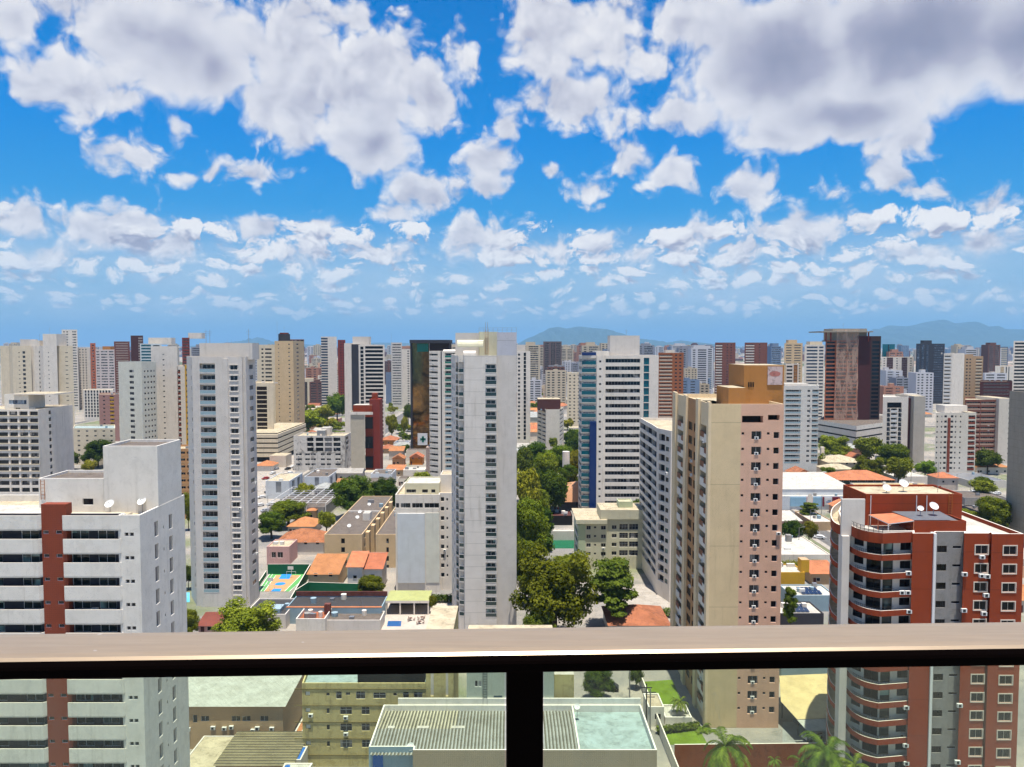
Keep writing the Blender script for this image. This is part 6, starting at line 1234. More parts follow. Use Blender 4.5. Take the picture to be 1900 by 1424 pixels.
def rlumps(n, w, h, z0, seed, rr=(.24, .36), sq=.8):
    q = random.Random(seed); out = []
    for i in range(n):
        t = i/n; a = q.uniform(0, 6.28); rad = w*.5*sqrt(q.random())*.72; z = z0+(h-z0)*q.uniform(.22, .82); rad *= 1-.55*max(0, (z-z0)/(h-z0)-.45)
        out.append((rad*cos(a), rad*sin(a), z, w*q.uniform(*rr)*.62, sq))
    out.append((0, 0, z0+(h-z0)*.55, w*.27, sq)); return out
# variants are 10 m wide and 10 m high
VAR = {}
def variant(key, lumps, n, size, mt, flat=.5, r=.28): VAR[key] = (crown_mesh('crown', lumps, n, size, mt, flat), limb_mesh('trunk', 10, lumps, r))
variant('round', rlumps(22, 10, 10, 2.2, 1), 10000, .23, LEAF); variant('round2', rlumps(26, 10, 10, 2.0, 2), 10000, .23, LEAFD); variant('yellow', rlumps(20, 10, 10, 2.4, 3), 9500, .23, LEAFY); variant('big', rlumps(52, 10, 10, 1.6, 4, (.16, .26)), 26000, .135, LEAF); variant('bigd', rlumps(48, 10, 10, 1.6, 5, (.16, .26)), 24000, .14, LEAFD)
q_ = random.Random(8); variant('layer', [(q_.uniform(-3.6, 3.6)*(1.1-z/14), q_.uniform(-3.6, 3.6)*(1.1-z/14), z, q_.uniform(1.3, 2.2), .28) for z in (3.4, 3.8, 4.4, 5, 5.4, 5.9, 6.3, 6.8, 7.2, 7.7, 8.1, 8.5, 9, 9.3, 5.2, 6.1, 7, 4.1) for _ in (0, 1)], 13000, .19, LEAFD, 1.4, .2)
variant('bigy', rlumps(60, 10, 10, .9, 9, (.15, .25)), 28000, .13, LEAFY)
variant('small', rlumps(10, 10, 10, 1.5, 6, (.3, .42)), 700, .8, LEAF); variant('smalld', rlumps(10, 10, 10, 1.5, 7, (.3, .42)), 700, .8, LEAFD); variant('smally', rlumps(9, 10, 10, 1.8, 11, (.3, .42)), 650, .8, LEAFY)
def put_tree(label, x, y, w, h, key, group=None):
    r = thing('tree', label, 'tree', (x, y, 0), group); r.scale = (w/10, w/10*random.uniform(.9, 1.1), h/10); a = random.uniform(0, 6.28); r.rotation_euler = (0, 0, a)
    for nm, me in zip(('crown', 'trunk'), VAR[key]): o = bpy.data.objects.new(nm, me); C.objects.link(o); o.parent = r
    return r
def tree_px(label, px, pyb, wpx, pyt, key, group=None):
    g = G(px, pyb); w = wpx/FPX*g.y; h = ZZ(pyt, g.y+0, px); OCC.append((g.x-w*.4, g.x+w*.4, g.y-w*.4, g.y+w*.4)); return put_tree(label, g.x, g.y, w*1.12, h*1.03, key, group)
for a in (('dark broad tree between the pergola and the beige block', 655, 962, 78, 882, 'bigd'), ('dark tree left of the white flats, behind the second beige block', 716, 955, 58, 886, 'bigd'), ('flat-crowned tree in front of the white pergola', 535, 978, 84, 928, 'big'), ('round tree beside the light grey tower above the pink house', 504, 1000, 60, 950, 'big'), ('yellow-green tree left of the beige block', 606, 992, 34, 950, 'yellow'),
          ('tree in front of the white houses and green wall', 690, 1122, 58, 1068, 'big'), ('big yellow-green tree just above the rail, by the service building', 458, 1205, 122, 1114, 'bigy'), ('dark tree at the corner of the white building', 353, 1190, 40, 1130, 'big'), ('tree beside the light grey tower, upper one', 350, 985, 24, 915, 'yellow'), ('shrub-like tree beside the light grey tower, lower one', 350, 1095, 22, 1050, 'round2'),
          ('huge mango tree right of the centre tower', 1028, 1190, 158, 1014, 'bigy'), ('layered dark-trunked tree beside the huge mango tree', 1136, 1168, 100, 1042, 'layer'), ('tall tree close to the right side of the centre tower', 985, 1075, 76, 922, 'big'), ('leafy tree rising behind the tall one by the centre tower', 978, 990, 52, 872, 'yellow'),
          ('dark tree in the middle of the wooded garden', 1020, 965, 68, 868, 'bigd'), ('tree of the wooded garden nearest the peach roof', 1012, 930, 60, 838, 'big'), ('tree at the back of the wooded garden, brownish crown', 988, 890, 58, 818, 'bigd'), ('tree behind the white water tower', 1040, 895, 64, 826, 'big'), ('yellowish tree between water tower and blue glass corner', 1066, 905, 40, 838, 'yellow'), ('tree at the left edge of the wooded garden', 970, 905, 36, 830, 'round2'), ('dark tree right of the brown and white building', 1063, 862, 36, 796, 'round2'),
          ('wide yellow-green tree below the netted tower', 1548, 852, 64, 806, 'bigy'), ('olive tree below the podium of the netted tower', 1612, 865, 56, 812, 'yellow'), ('bright green broad tree by the white-framed building', 1655, 880, 68, 822, 'big'), ('lime tree in front of the school', 1612, 892, 62, 846, 'bigy'), ('feathery olive tree in front of the blank cream side', 1667, 902, 46, 850, 'yellow'), ('small tree by the dotted cream building', 1716, 890, 36, 856, 'round'),
          ('dark low tree under the huge mango, nearest the rail', 1000, 1215, 70, 1130, 'bigd'), ('green tree left of the huge mango tree, against the centre tower', 975, 1120, 60, 1000, 'big'), ('dark tree between the tall one and the cream flats', 1002, 1010, 46, 940, 'bigd'), ('tree beside the pale walkway of the garden', 1000, 985, 50, 905, 'big'), ('round garden tree left of the pair of palms', 1030, 945, 50, 880, 'bigd'), ('garden tree right behind the water tower foot', 1056, 915, 44, 862, 'big'), ('pale green garden tree at the far left', 972, 940, 40, 884, 'yellow'), ('dark palm-like tree at the foot of the brown slab', 1832, 880, 42, 834, 'round2'), ('broad olive tree behind the white roof of the red building', 1842, 1000, 76, 922, 'big'), ('small bright tree at the grey carport', 1822, 925, 44, 892, 'yellow'), ('flat-topped tree on the side street', 1500, 968, 40, 932, 'layer'), ('dense round tree by the side street', 1469, 1012, 38, 964, 'round2'), ('yellowish street tree next to the dense round one', 1501, 1010, 30, 968, 'yellow'),
          ('dark round tree behind the white office building', 182, 868, 60, 814, 'bigd'), ('dark tree at the red-roofed house on the left', 128, 872, 34, 838, 'round2'), ('yellow-green tree in front of the grey banded tower', 572, 808, 66, 764, 'yellow'), ('tall tree left of the grey banded tower', 626, 788, 40, 732, 'round'), ('tree between the two before the grey banded tower', 604, 790, 36, 752, 'yellow'), ('bright tree down the street beside the mirrored tower', 727, 818, 22, 770, 'yellow'), ('round bright tree close to the mirrored tower', 751, 810, 14, 774, 'yellow'), ('dark tree at the end of the street', 758, 790, 20, 750, 'round2'),
          ('dark street tree seen through the glass', 1110, 1300, 62, 1238, 'bigd'), ('small dark tree beside the utility pole', 1180, 1278, 26, 1235, 'round2'), ('slim tree in front of the dark-walled solar roof', 1466, 1180, 30, 1090, 'layer'), ('tree behind the grey roof, seen through the glass', 520, 1290, 40, 1240, 'yellow'), ('little round tree on the pool terrace', 802, 1138, 17, 1106, 'yellow')): tree_px(*a)
def hedge(label, pts, h, w, mt=LEAF):
    lum = []
    for a_, b_ in zip(pts, pts[1:]):
        n = max(2, int((b_-a_).length/.8))
        for k in range(n): p = a_+(b_-a_)*(k/n); lum.append((p.x, p.y, h*.55, w*.62, h/w*.8))
    me = crown_mesh('hedge', lum, 140*len(lum), .2, mt, .6); c = (pts[0]+pts[-1])/2; o = bpy.data.objects.new('hedge', me); me.transform(__import__('mathutils').Matrix.Translation((-c.x, -c.y, 0))); C.objects.link(o); o.location = (c.x, c.y, 0); return tag(o, label, 'hedge')
hedge('long clipped hedge in front of the white flat-roofed house', [G(1452, 1056), G(1526, 1056)], 3.0, 2.2, LEAFY); hedge('clipped hedge right of the mustard chimney', [G(1506, 1068), G(1545, 1066)], 2.6, 2.4); hedge('bushy hedge left of the mustard chimney', [G(1450, 1072), G(1478, 1072)], 3.2, 2.6, LEAFY)
hedge('dark hedge between the two lawns', [G(1224, 1362), G(1300, 1352)], 1.5, 1.3, LEAFD); hedge('row of planting along the foot of the concave tower', [G(1180, 1150), G(1246, 1145)], 2.6, 2.6, LEAFD); hedge('dark hedge beside the pavilion terrace', [G(800, 1118), G(842, 1118)], 2.4, 2.0, LEAFD); hedge('strip of greenery in front of the garden court', [G(1018, 1000), G(1064, 998)], 1.6, 2.2, LEAF)
def palm_mesh(seed, n=26, L=3.9):
    q = random.Random(seed); m = MB()
    for i in range(n):
        a = 2.4*i+q.uniform(-.2, .2); up = q.uniform(-.25, 1.25); prev = Vector((0, 0, 0)); d = Vector((cos(a)*cos(up), sin(a)*cos(up), sin(up))); ll = L*q.uniform(.8, 1.1); side = Vector((-sin(a), cos(a), 0)); S = 10
        for k in range(S):
            d = (d+Vector((0, 0, -.13-.03*k))).normalized(); cur = prev+d*(ll/S); w = .5*sin(pi*(k+1.2)/(S+1.6))
            m.tube(prev, cur, .03, .025, PALM, 4)
            for j in range(4):
                p = prev+(cur-prev)*(j/4)
                for s in (-1, 1): e = side*s*w*q.uniform(.9, 1.3)+d*w*.75+Vector((0, 0, -q.uniform(.35, .8)*w)); b = d*.035; m.poly([p-b, p+b, p+e*.55+b+Vector((0, 0, .05)), p+e, p+e*.55-b+Vector((0, 0, .05))], PALM)
            prev = cur
    return m.mesh('crown')
PCROWN = [palm_mesh(1), palm_mesh(2, 28), palm_mesh(3, 20)]
def palm(label, px, py, Y, k, s=1.0, group=None):
    c = P(px, py, Y); r = thing('palm_tree', label, 'palm tree', (c.x, c.y, 0), group); m = MB(); h = c.z
    m.tube((0, 0, 0), (.1, 0, h*.5), .22*s, .17*s, TRUNK, 8); m.tube((.1, 0, h*.5), (0, 0, h), .17*s, .12*s, TRUNK, 8); o = bpy.data.objects.new('trunk', m.mesh('trunk')); C.objects.link(o); o.parent = r
    o = bpy.data.objects.new('crown', PCROWN[k]); C.objects.link(o); o.parent = r; o.location = (0, 0, h-.1); o.scale = (s, s, s); o.rotation_euler = (0, 0, px*.37); return r
palm('large sunlit palm in front of the cream tower', 1346, 1384, 121, 0, 1.5); palm('large palm in front of the red building', 1534, 1398, 112, 1, 1.6); palm('small palm low in front of the red building', 1492, 1424, 114, 2, 1.0); palm('palm leaning at the lower edge under the red building', 1585, 1420, 110, 2, 1.1)
palm('thin cypress-like palm against the brown wall', 1437, 1410, 131, 2, .45); palm('palm at the corner of the cream tower beside the lawn', 1262, 1302, 151, 2, .75); palm('palm at the foot of the cream tower behind the hedge', 1302, 1352, 147, 1, .75)
palm('palm in front of the peach roof, left of the pair', 1049, 905, 362, 0, 1.3); palm('palm in front of the peach roof, right of the pair', 1070, 907, 358, 1, 1.2); palm('palm at the pool terrace by the centre tower', 866, 1154, 205, 1, .8); palm('palm among the dark garden trees', 1005, 925, 352, 0, 1.2); palm('palm beside the ball court houses', 486, 1030, 275, 2, .7); palm('palm by the low white wall building', 776, 882, 432, 0, .9); palm('palm by the school', 1524, 845, 470, 1, 1.0)

# ================================================================== random low-rise city between the towers
TOW = []
for o in list(C.objects):
    if o.parent is None and o.get('category') and ('tower' in o['category'] or 'building' in o['category'] or 'block' in o['category']):
        pass
def sil(x, y):   # pixel of a ground point
    k = y*cos(TILT)+EYE*sin(TILT); return 950+x/k*FPX, 712+(EYE*cos(TILT)-y*sin(TILT))/k*FPX
BL = [o for o in C.objects if o.parent is None and o.type == 'EMPTY' and 'label' in o]
bpy.context.view_layer.update()
for r in BL:
    if r['category'] in ('tree', 'palm tree', 'utility pole', 'basketball hoop', 'pergola', 'carport'): continue
    pts = [o.matrix_world @ Vector(c) for o in r.children if o.type == 'MESH' and o.name.split('.')[0] in ('wall', 'roof', 'lift_tower', 'side_slab', 'rear_wing') for c in o.bound_box]
    if not pts: continue
    pj = []
    for p in pts:
        k = p.y*cos(TILT)-(p.z-EYE)*sin(TILT); pj.append((950+p.x/k*FPX, 712-(p.y*sin(TILT)+(p.z-EYE)*cos(TILT))/k*FPX))
    TOW.append((min(a for a, b in pj), max(a for a, b in pj), sorted(b for a, b in pj)[len(pj)//4], min(p.y for p in pts)))
def hidden(px, py, Y): return any(l+1 < px < r-1 and t < py and y < Y-3 for l, r, t, y in TOW)
def free(x0, x1, y0, y1): return not any(x0 < b and x1 > a and y0 < d and y1 > c for a, b, c, d in OCC) and not any(x0 < b and x1 > a and y0 < d and y1 > c for a, b, c, d in ROADS)
R2 = random.Random(21); cand = []
y = 215.0
while y < 2650:
    stp = 15 if y < 900 else 19; x = -.72*y
    while x < .72*y:
        X = x+R2.uniform(-3, 3); Yy = y+R2.uniform(-3, 3); px, py = sil(X, Yy)
        vis = -30 < px < 1930 and not hidden(px, py-8*FPX/Yy, Yy) and not (1163 < py < 1225)
        if vis: cand.append((Yy, X))
        x += stp
    y += stp
cand.sort(); nh = nt_ = 0; far = MB(); fart = []
RC = [TERRA, TERRA, TERRA2, HROOFW, HROOFW, ROOFG, ROOFC, ZINC]; WC = [HWALL, HWALL, HWALL2, WHITE2]
KN = {TERRA: 'orange-tiled', TERRA2: 'weathered red-tiled', HROOFW: 'pale sheet-roofed', ROOFG: 'grey-roofed', ROOFC: 'cream-roofed', ZINC: 'zinc-roofed'}
for Yy, X in cand:
    green = (R2.random() < .34) or (X < -60 and 600 < Yy < 900 and R2.random() < .3)
    if green:
        w = R2.uniform(7, 13); h = R2.uniform(6, 11)
        if not free(X-w*.35, X+w*.35, Yy-w*.35, Yy+w*.35): continue
        if nt_ < 210: nt_ += 1; put_tree('leafy tree scattered among the low houses between the towers', X, Yy, w, h, R2.choice(('round', 'round2', 'yellow')) if Yy < 520 else R2.choice(('small', 'smalld', 'smally')), 'trees among the low houses')
        else: fart.append((X, Yy, w, h, R2.randrange(3)))
        OCC.append((X-w*.3, X+w*.3, Yy-w*.3, Yy+w*.3)) if Yy < 900 else None
        continue
    w = R2.uniform(9, 14); d = R2.uniform(8, 13); h = R2.choice((3.2, 3.4, 3.6, 6.2, 6.6)); roof = R2.choice(RC); wall = R2.choice(WC)
    if not free(X-w/2, X+w/2, Yy, Yy+d): continue
    kind = R2.choice(('hip', 'hip', 'gable', 'shed')) if roof in (TERRA, TERRA2, HROOFW, ZINC) else 'flat'
    if nh < 255: nh += 1; house('low '+KN[roof]+' house in the streets between the towers', X, Yy, w, d, h, wall, roof, kind, None, 'houses between the towers', Yy < 420, Yy < 900)
    else:
        far.box(X-w/2, X+w/2, Yy, Yy+d, 0, h if kind != 'flat' else h+.4, wall, roof if kind == 'flat' else None, nobot=True)
        if kind != 'flat': hip(far, X-w/2, X+w/2, Yy, Yy+d, h, 2.2, roof, .4, kind == 'gable')
tag(far.build('distant_rooftops'), 'mass of low tiled and sheet roofs stretching away between the towers', 'rooftops', kind='stuff')
FT = [np.array([v.co[:] for v in VAR[k][0].vertices]) for k in ('small', 'smalld', 'smally')]
for i in range(3):
    V = []
    for (x, y, w, h, k) in fart:
        if k != i: continue
        V.append(FT[i].reshape(-1, 4, 3)[::3].reshape(-1, 3)*np.array((w/10, w/10, h/10))+np.array((x, y, 0)))
    if not V: continue
    V = np.concatenate(V); me = bpy.data.meshes.new('distant_trees'); me.from_pydata(V.tolist(), [], [(4*j, 4*j+1, 4*j+2, 4*j+3) for j in range(len(V)//4)]); me.materials.append((LEAF, LEAFD, LEAFY)[i]); o = bpy.data.objects.new('distant_foliage', me); C.objects.link(o)
    tag(o, ('green', 'dark green', 'yellow-green')[i]+' tree canopy scattered through the far low-rise districts', 'foliage', kind='stuff')
# ---- distant towers along the horizon
SKYW = [mat('far_white', 'c9c8cb', stain=.1, grain=.05), mat('far_cream', 'c4b59c', stain=.1, grain=.05), mat('far_salmon', 'ad7d68', stain=.1, grain=.05), mat('far_grey', '8f9098', stain=.1, grain=.05), mat('far_brown', '6e4b42', stain=.1, grain=.05), mat('far_blue_grey', '7688a0', stain=.1, grain=.05)]
SKYN = ['white', 'cream', 'salmon', 'grey', 'brown', 'blue-grey']
ns = 0; taken = []; taken2 = []
while ns < 235:
    Yy = R2.uniform(1050, 4200); px = R2.uniform(-20, 1920); w = R2.uniform(16, 30); wp = w/Yy*FPX; pyt = 640+R2.triangular(-5, 18, 6)*(1 if Yy < 2000 else .7)
    X = ap(px, 650)[0]*Yy; H = ZZ(pyt, Yy, px)
    if H < 18 or H > 95: continue
    if hidden(px, pyt+3, Yy): continue
    if any(abs(px-p) < (wp+q)*.5 and abs(Yy-yy) < 60 for p, q, yy in taken): continue
    taken.append((px, wp, Yy)); ci = R2.choices(range(6), (7, 5, 2.5, 2, 1, 1))[0]; D = R2.uniform(14, 22)
    cols = R2.choice(([('s', .08, .44, .8, 1.5), ('s', .56, .92, .8, 1.5)], [('v', .08, .2, .7, 1.4), ('v', .3, .42, .7, 1.4), ('v', .58, .7, .7, 1.4), ('v', .8, .92, .7, 1.4)], [('s', .06, .94, .9, 1.3)], [('v', .1, .25, .7, 1.4), ('s', .4, .9, .7, 1.7)]))
    b = Bld('apartment_tower', 'distant %s tower among many on the hazy skyline' % SKYN[ci], 'apartment tower', [(X-w/2, Yy), (X+w/2, Yy), (X+w/2, Yy+D), (X-w/2, Yy+D)], H, SKYW[ci], 'distant towers on the skyline', False)
    b.shell({0: cols}, off=4, zmin=6, indiv=False, roof=ROOFC)
    if R2.random() < .8: q = w*R2.uniform(.2, .35); b.block('penthouse', X-q, X+q, Yy+3, Yy+D-3, b.zr, H+R2.uniform(2.5, 5), SKYW[ci], ROOFC)
    if R2.random() < .45: b.mast(px+R2.uniform(-.2, .2)*wp, pyt-R2.uniform(4, 11), D*.5, .12)
    b.finish(); ns += 1
nb = 0
while nb < 200:
    Yy = R2.uniform(820, 2600); px = R2.uniform(0, 1900); X = ap(px, 660)[0]*Yy; H = R2.choice((12, 15, 18, 24, 30, 36, 44)); w = R2.uniform(14, 26); D = R2.uniform(12, 18); py = sil(X, Yy)[1]
    if hidden(px, py-H*.8*FPX/Yy, Yy) or not free(X-w/2, X+w/2, Yy, Yy+D) or any(abs(X-a_) < (w+c_)*.55 and abs(Yy-b_) < 22 for a_, c_, b_ in taken2): continue
    taken2.append((X, w, Yy)); ci = R2.choices(range(6), (6, 5, 3, 2, 1.5, 1))[0]
    cols = R2.choice(([('s', .08, .44, .8, 1.5), ('s', .56, .92, .8, 1.5)], [('v', .08, .2, .7, 1.4), ('v', .3, .42, .7, 1.4), ('v', .58, .7, .7, 1.4), ('v', .8, .92, .7, 1.4)], [('b', .1, .45, 0, 2.1), ('w', .6, .8, .7, 1.3)]))
    b = Bld('apartment_block', 'mid-rise %s block in the spread of the city between the towers' % SKYN[ci], 'apartment block', [(X-w/2, Yy), (X+w/2, Yy), (X+w/2, Yy+D), (X-w/2, Yy+D)], H, SKYW[ci], 'mid-rise blocks in the city spread', False)
    b.shell({0: cols}, off=3.6, zmin=2, indiv=False, roof=R2.choice((ROOFC, ROOFW, ROOFG))); b.block('roof_house', X-3, X+2, Yy+3, Yy+8, b.zr, H+R2.uniform(1, 3.5), SKYW[ci], ROOFC); b.finish(); nb += 1
m = MB()
for i in range(2600):
    Yy = R2.uniform(3500, 11000); X = R2.uniform(-.75, .75)*Yy; w = R2.uniform(12, 30); h = R2.choice((8, 8, 10, 14, 20, 30, 40, 52)); m.box(X-w/2, X+w/2, Yy, Yy+18, 0, h, R2.choice(SKYW), nobot=True)
tag(m.build('distant_suburbs'), 'tiny pale buildings dissolving into haze on the far plain', 'suburbs', kind='stuff')

# ================================================================== cars
def car_proto(name, label, color, van=False):
    r = thing(name, label, 'van' if van else 'car', (0, 0, 0)); L, Wd, Hh = (4.9, 1.9, 2.0) if van else (4.2, 1.75, 1.45)
    prof = [(-L/2, .35), (-L/2, .8), (-L*.28, .92), (-L*.12, Hh), (L*.3, Hh), (L*.46, .95), (L/2, .85), (L/2, .35)] if not van else [(-L/2, .35), (-L/2, .95), (-L*.36, 1.15), (-L*.25, Hh), (L*.49, Hh), (L/2, 1.0), (L/2, .35)]
    m = MB(); pm = mat('car_paint_'+color[0], color[1], rough=.25, stain=0, grain=0, spec=.6); n = len(prof)
    def wd(z): return Wd/2*(.86 if z > 1.2 else 1)
    for a, b in zip(prof, prof[1:]+prof[:1]): m.poly([(a[0], -wd(a[1]), a[1]), (a[0], wd(a[1]), a[1]), (b[0], wd(b[1]), b[1]), (b[0], -wd(b[1]), b[1])], pm)
    for s in (-1, 1): m.poly([(x, s*wd(z), z) for x, z in (prof if s < 0 else prof[::-1])][::-1], pm)
    body = m.build('body', r); g = MB(); e = .012
    for s in (-1, 1):
        pts = [(-L*.2, 1.0), (-L*.11, Hh-.12), (L*.28, Hh-.12), (L*.38, 1.0)]; q = [(x, s*(wd(z)+e), z) for x, z in pts]; g.poly(q if s > 0 else q[::-1], GLASSD)
    a, b = prof[2], prof[3]; g.poly([(a[0]-.02, -Wd*.42, a[1]+.06), (b[0]-.04, -Wd*.38, b[1]-.08), (b[0]-.04, Wd*.38, b[1]-.08), (a[0]-.02, Wd*.42, a[1]+.06)], GLASSD); g.build('window', r)
    kids = []
    for sx in (-.31, .31):
        for sy in (-1, 1): t = MB(); t.tube((sx*L, sy*(Wd/2-.16), .32), (sx*L, sy*(Wd/2+.01), .32), .32, .32, DARKIN, 12); t.build('wheel', r)
    KCACHE[r.name] = [o for o in C.objects if o.parent == r]
    for o in KCACHE[r.name]: KCACHE[o.name] = []
    return r
COL = [('white', 'd8d8d6'), ('silver', '9a9da2'), ('black', '1b1b1e'), ('red', '9a1c18'), ('grey', '55575c')]; protos = {c[0]: None for c in COL}
CARS = [(503, 938, 'white'), (492, 950, 'silver'), (508, 917, 'white'), (500, 905, 'silver'), (524, 921, 'red'), (530, 903, 'white'), (545, 897, 'black'), (552, 886, 'white'), (538, 880, 'white'), (566, 868, 'silver'), (572, 858, 'white'), (520, 895, 'grey'), (486, 925, 'white'), (512, 872, 'silver'), (556, 862, 'black'), (528, 862, 'white'), (493, 890, 'red'), (585, 850, 'white'),
        (1493, 1016, 'white'), (1478, 1017, 'grey'), (1130, 1281, 'black'), (1112, 1275, 'grey'), (1492, 1343, 'grey'), (1508, 1371, 'white'), (1822, 912, 'red'), (1806, 915, 'white'), (1840, 912, 'silver'), (740, 838, 'white'), (745, 822, 'silver'), (742, 806, 'white'), (748, 797, 'black'), (1800, 945, 'white'), (1730, 900, 'white'), (1712, 902, 'silver'), (1690, 900, 'white'), (1480, 1002, 'white')]
CARS += [(515, 885, 'silver'), (534, 872, 'black'), (543, 868, 'white'), (498, 915, 'black'), (506, 880, 'white'), (550, 872, 'grey'), (482, 940, 'white'), (518, 910, 'white'), (540, 905, 'silver'), (579, 846, 'silver'), (736, 852, 'black'), (1508, 990, 'silver'), (1519, 1000, 'white'), (1700, 893, 'red'), (1745, 905, 'silver'), (1812, 918, 'grey'), (1832, 916, 'white'), (1850, 918, 'white')]
WHERE = lambda px, py: 'in the car park by the banded podium' if px < 600 else 'on the side street by the mirrored tower' if px < 800 else 'on the street behind the mint roof' if px < 1200 else 'in the courtyard under the carport' if py > 1300 else 'parked on the side street by the dense round tree' if px < 1510 else 'on the road beside the dotted cream building' if px < 1760 else 'by the grey carports'
for px, py, c in CARS:
    lab = '%s car %s' % (c, WHERE(px, py)); g = G(px, py)
    if protos[c] is None: r = protos[c] = car_proto('parked_car', lab, dict((a, (a, b)) for a, b in COL)[c])
    else: r = copy_tree(protos[c], label=lab)
    r.location = (g.x, g.y, .05); r.rotation_euler = (0, 0, (pi/2 if px > 700 and px < 1100 else 0)+R2.uniform(-.5, .5)+(.9 if px < 600 else 0)); r['group'] = 'cars '+WHERE(px, py)
r = car_proto('white_van', 'white van driving up the side street', ('white', 'd8d8d6'), True); g = G(1529, 970); r.location = (g.x, g.y, .05); r.rotation_euler = (0, 0, 2.2)
# ---- loungers and tables on the pool terrace
for i, (px, py) in enumerate(((762, 1152), (783, 1150), (779, 1158))):
    g = G(px, py); t_ = thing('garden_table', ('garden table with chairs on the pool terrace, nearest the pool', 'garden table with chairs on the pool terrace, the one furthest back', 'garden table with chairs on the pool terrace, nearest the rail')[i], 'garden table', (g.x, g.y, .05)); m = MB(); m.cyl((g.x, g.y), .5, .72, .77, BROWN, 12); m.cyl((g.x, g.y), .06, .05, .72, DFRAME, 6); m.build('table', t_)
    for k in range(3):
        a = 2.1*k+i; x, y = g.x+.95*cos(a), g.y+.95*sin(a); m = MB(); m.box(x-.24, x+.24, y-.24, y+.24, .4, .46, BROWN); m.box(x-.24+.4*(cos(a) > 0), x-.16+.4*(cos(a) > 0), y-.24, y+.24, .46, .9, BROWN)
        for sx in (-.2, .16):
            for sy in (-.2, .16): m.box(x+sx, x+sx+.04, y+sy, y+sy+.04, .05, .4, DFRAME)
        o = single('garden_chair', 'brown garden chair drawn up to a pool terrace table', 'garden chair', m, 'garden chairs on the pool terrace')

# ================================================================== mountains, balcony railing, haze
def mountain(label, pxs, Y0, depth, mt):
    pxs = sorted(pxs); m = MB(); nx, ny = 90, 14; px0, px1 = pxs[0][0], pxs[-1][0]; grid = []
    for j in range(ny+1):
        row = []; t = j/ny; prof = sin(pi*min(1, t*1.0))
        for i in range(nx+1):
            px = px0+(px1-px0)*i/nx
            for (a, ya), (b, yb) in zip(pxs, pxs[1:]):
                if a <= px <= b: u = (px-a)/max(b-a, 1e-6); u = u*u*(3-2*u)*.5+u*.5; py = ya+(yb-ya)*u; break
            Yc = Y0+depth*.5; zt = max(0, ZZ(py, Yc, px)-0); y = Y0+depth*t
            z = zt*(prof**.9)*(1 if abs(t-.5) < .01 else .86+.16*sin(i*.9+j*2.1)*sin(i*.37-j*1.3))-(5 if j in (0, ny) else 0)
            row.append((ap(px, 640)[0]*Yc*(1+0*t), y, z))
        grid.append(row)
    for j in range(ny):
        for i in range(nx): m.poly([grid[j][i], grid[j][i+1], grid[j+1][i+1], grid[j+1][i]], mt)
    o = m.build('mountain', smooth=True); return tag(o, label, 'mountain', kind='structure')
MTN = mat('mountain_forest', (.035, .06, .035), stain=0, grain=.3)
mountain('blue forested mountain left of the blue-cornered tower', [(955, 640), (985, 626), (1005, 617), (1020, 609), (1036, 607), (1052, 610), (1075, 606), (1100, 609), (1125, 611), (1150, 618), (1180, 628), (1210, 631), (1240, 636), (1262, 632), (1290, 635), (1330, 640)], 16000, 5000, MTN)
mountain('larger blue mountain at the right', [(1560, 640), (1610, 618), (1650, 604), (1680, 606), (1700, 603), (1722, 597), (1750, 593), (1775, 601), (1800, 597), (1820, 604), (1850, 613), (1880, 611), (1910, 612), (1960, 606), (2050, 620), (2200, 641)], 17000, 5000, MTN)
mountain('low blue hills at the left', [(380, 641), (420, 636), (460, 632), (478, 626), (495, 633), (540, 638), (600, 641)], 19000, 4000, MTN); mountain('low distant ridge left of centre', [(640, 641), (700, 636), (760, 637), (820, 634), (880, 641)], 20000, 4000, MTN)
# ---- balcony railing in front of the camera
def metal(name, rgb, rough, metallic):
    m = bpy.data.materials.new(name); m.use_nodes = True; nt = NT(m.node_tree); b = m.node_tree.nodes['Principled BSDF']; geo = nt.n('ShaderNodeNewGeometry')
    n = nt.noise(nt.vm('MULTIPLY', geo.outputs['Position'], (2, 30, 30)), 3, 6, .6); sp_ = nt.noise(geo.outputs['Position'], 26, 2, .5)
    c = nt.mix(nt.m('MULTIPLY', nt.step(n, .3, .7), .35), (*rgb, 1), (rgb[0]*.7, rgb[1]*.68, rgb[2]*.66, 1)); c = nt.mix(nt.m('MULTIPLY', nt.step(sp_, .76, .8), .35), c, (.75, .72, .68, 1))
    nt.put(b.inputs['Base Color'], c); b.inputs['Roughness'].default_value = rough; b.inputs['Metallic'].default_value = metallic; return m
CAPM = metal('champagne_anodised_metal', (.40, .30, .20), .40, .5); BLK = mat('black_metal_profile', (.0025, .0012, .001), rough=.6, stain=0, grain=0, spec=.02)
yaw = radians(1.9)*1.0; ZC = EYE-.577
rl = thing('balcony_railing', 'champagne metal balcony handrail over a black frame with glass panels', 'balcony railing', (0, 1.5, ZC)); rl.rotation_euler = (0, 0, yaw)
def rpart(m, name, smooth=False): o = bpy.data.objects.new(name, m.mesh(name, (0, 0, 0), smooth)); C.objects.link(o); o.parent = rl; return o
prof = [(.056, -.006), (.0535, -.0018), (.047, -.0002), (.03, .0012), (-.02, .001), (-.047, -.001), (-.061, -.0038), (-.067, -.0088), (-.071, -.018), (-.072, -.024)]
m = MB(); XL, XR = -4.5, 4.5
for (y0, z0), (y1, z1) in zip(prof, prof[1:]): m.poly([(XL, y1, z1), (XR, y1, z1), (XR, y0, z0), (XL, y0, z0)], CAPM if z1 > -.012 else BLK)
m.poly([(XL, .056, -.006), (XR, .056, -.006), (XR, .056, -.024), (XL, .056, -.024)], CAPM); rpart(m, 'handrail', True)
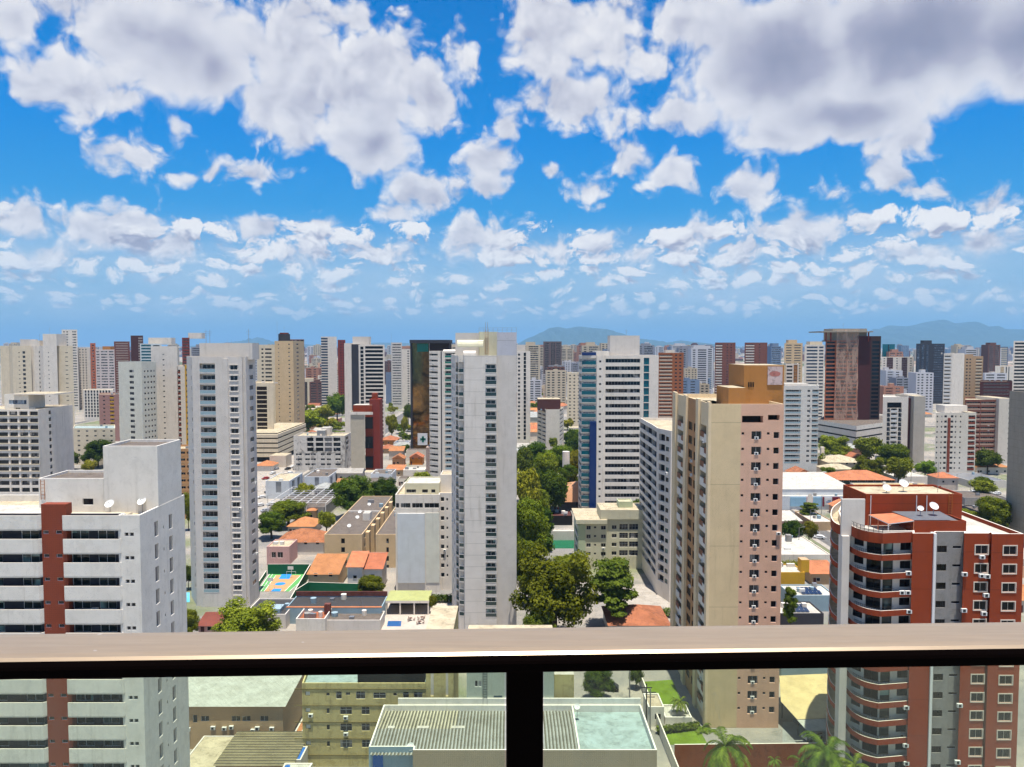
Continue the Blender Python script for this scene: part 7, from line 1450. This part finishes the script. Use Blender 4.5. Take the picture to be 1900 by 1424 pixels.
m = MB(); m.box(XL, XR, -.070, .052, -.0405, -.0245, BLK); rpart(m, 'black_rail')
for cx in (-2.1, .024, 2.16): m = MB(); m.box(cx-.035, cx+.035, -.04, .03, -1.12, -.041, BLK); rpart(m, 'post')
def glass_panel():
    m = bpy.data.materials.new('dusty_green_glass'); m.use_nodes = True; t = m.node_tree; t.nodes.clear(); nt = NT(t); out = nt.n('ShaderNodeOutputMaterial')
    tr = nt.n('ShaderNodeBsdfTransparent'); tr.inputs[0].default_value = (.90, .96, .88, 1); gl = nt.n('ShaderNodeBsdfGlossy'); gl.inputs['Roughness'].default_value = .02; fr = nt.n('ShaderNodeFresnel'); fr.inputs[0].default_value = 1.45
    df = nt.n('ShaderNodeBsdfDiffuse'); df.inputs[0].default_value = (.62, .66, .52, 1); a = nt.n('ShaderNodeMixShader'); t.links.new(tr.outputs[0], a.inputs[1]); t.links.new(gl.outputs[0], a.inputs[2]); nt.put(a.inputs[0], nt.m('MULTIPLY', fr.outputs[0], .55))
    tc = nt.n('ShaderNodeTexCoord'); n = nt.noise(nt.vm('MULTIPLY', tc.outputs['Object'], (1.5, 1, .5)), 7, 8, .7, .6); n2_ = nt.noise(nt.vm('MULTIPLY', tc.outputs['Object'], (1, 1, .45)), 16, 5, .75, 1.2); f = nt.m('ADD', nt.m('MULTIPLY_ADD', nt.step(n, .35, .8), .05, .008), nt.m('MULTIPLY', nt.step(n2_, .66, .74), .10))
    b = nt.n('ShaderNodeMixShader'); nt.put(b.inputs[0], f); t.links.new(a.outputs[0], b.inputs[1]); t.links.new(df.outputs[0], b.inputs[2]); t.links.new(b.outputs[0], out.inputs[0]); return m
GP = glass_panel()
for xa, xb in ((-2.06, -.015), (.063, 2.12), (-4.4, -2.14), (2.21, 4.4)): m = MB(); m.box(xa, xb, -.012, -.002, -1.1, -.042, GP); rpart(m, 'glass_panel')
m = MB(); m.box(XL, XR, -.04, .03, -1.16, -1.121, BLK); rpart(m, 'bottom_rail')
# ---- air
hz = bpy.data.materials.new('air_haze'); hz.use_nodes = True; t = hz.node_tree; t.nodes.clear(); o_ = t.nodes.new('ShaderNodeOutputMaterial'); v_ = t.nodes.new('ShaderNodeVolumePrincipled')
v_.inputs['Color'].default_value = (.30, .60, .93, 1); v_.inputs['Density'].default_value = 5.5e-5; v_.inputs['Anisotropy'].default_value = 0.0; t.links.new(v_.outputs[0], o_.inputs['Volume'])
m = MB(); m.box(-70000, 70000, -1000, 95000, -1, 720, hz); tag(m.build('haze'), 'thin blue haze over the whole city', 'haze', kind='stuff')
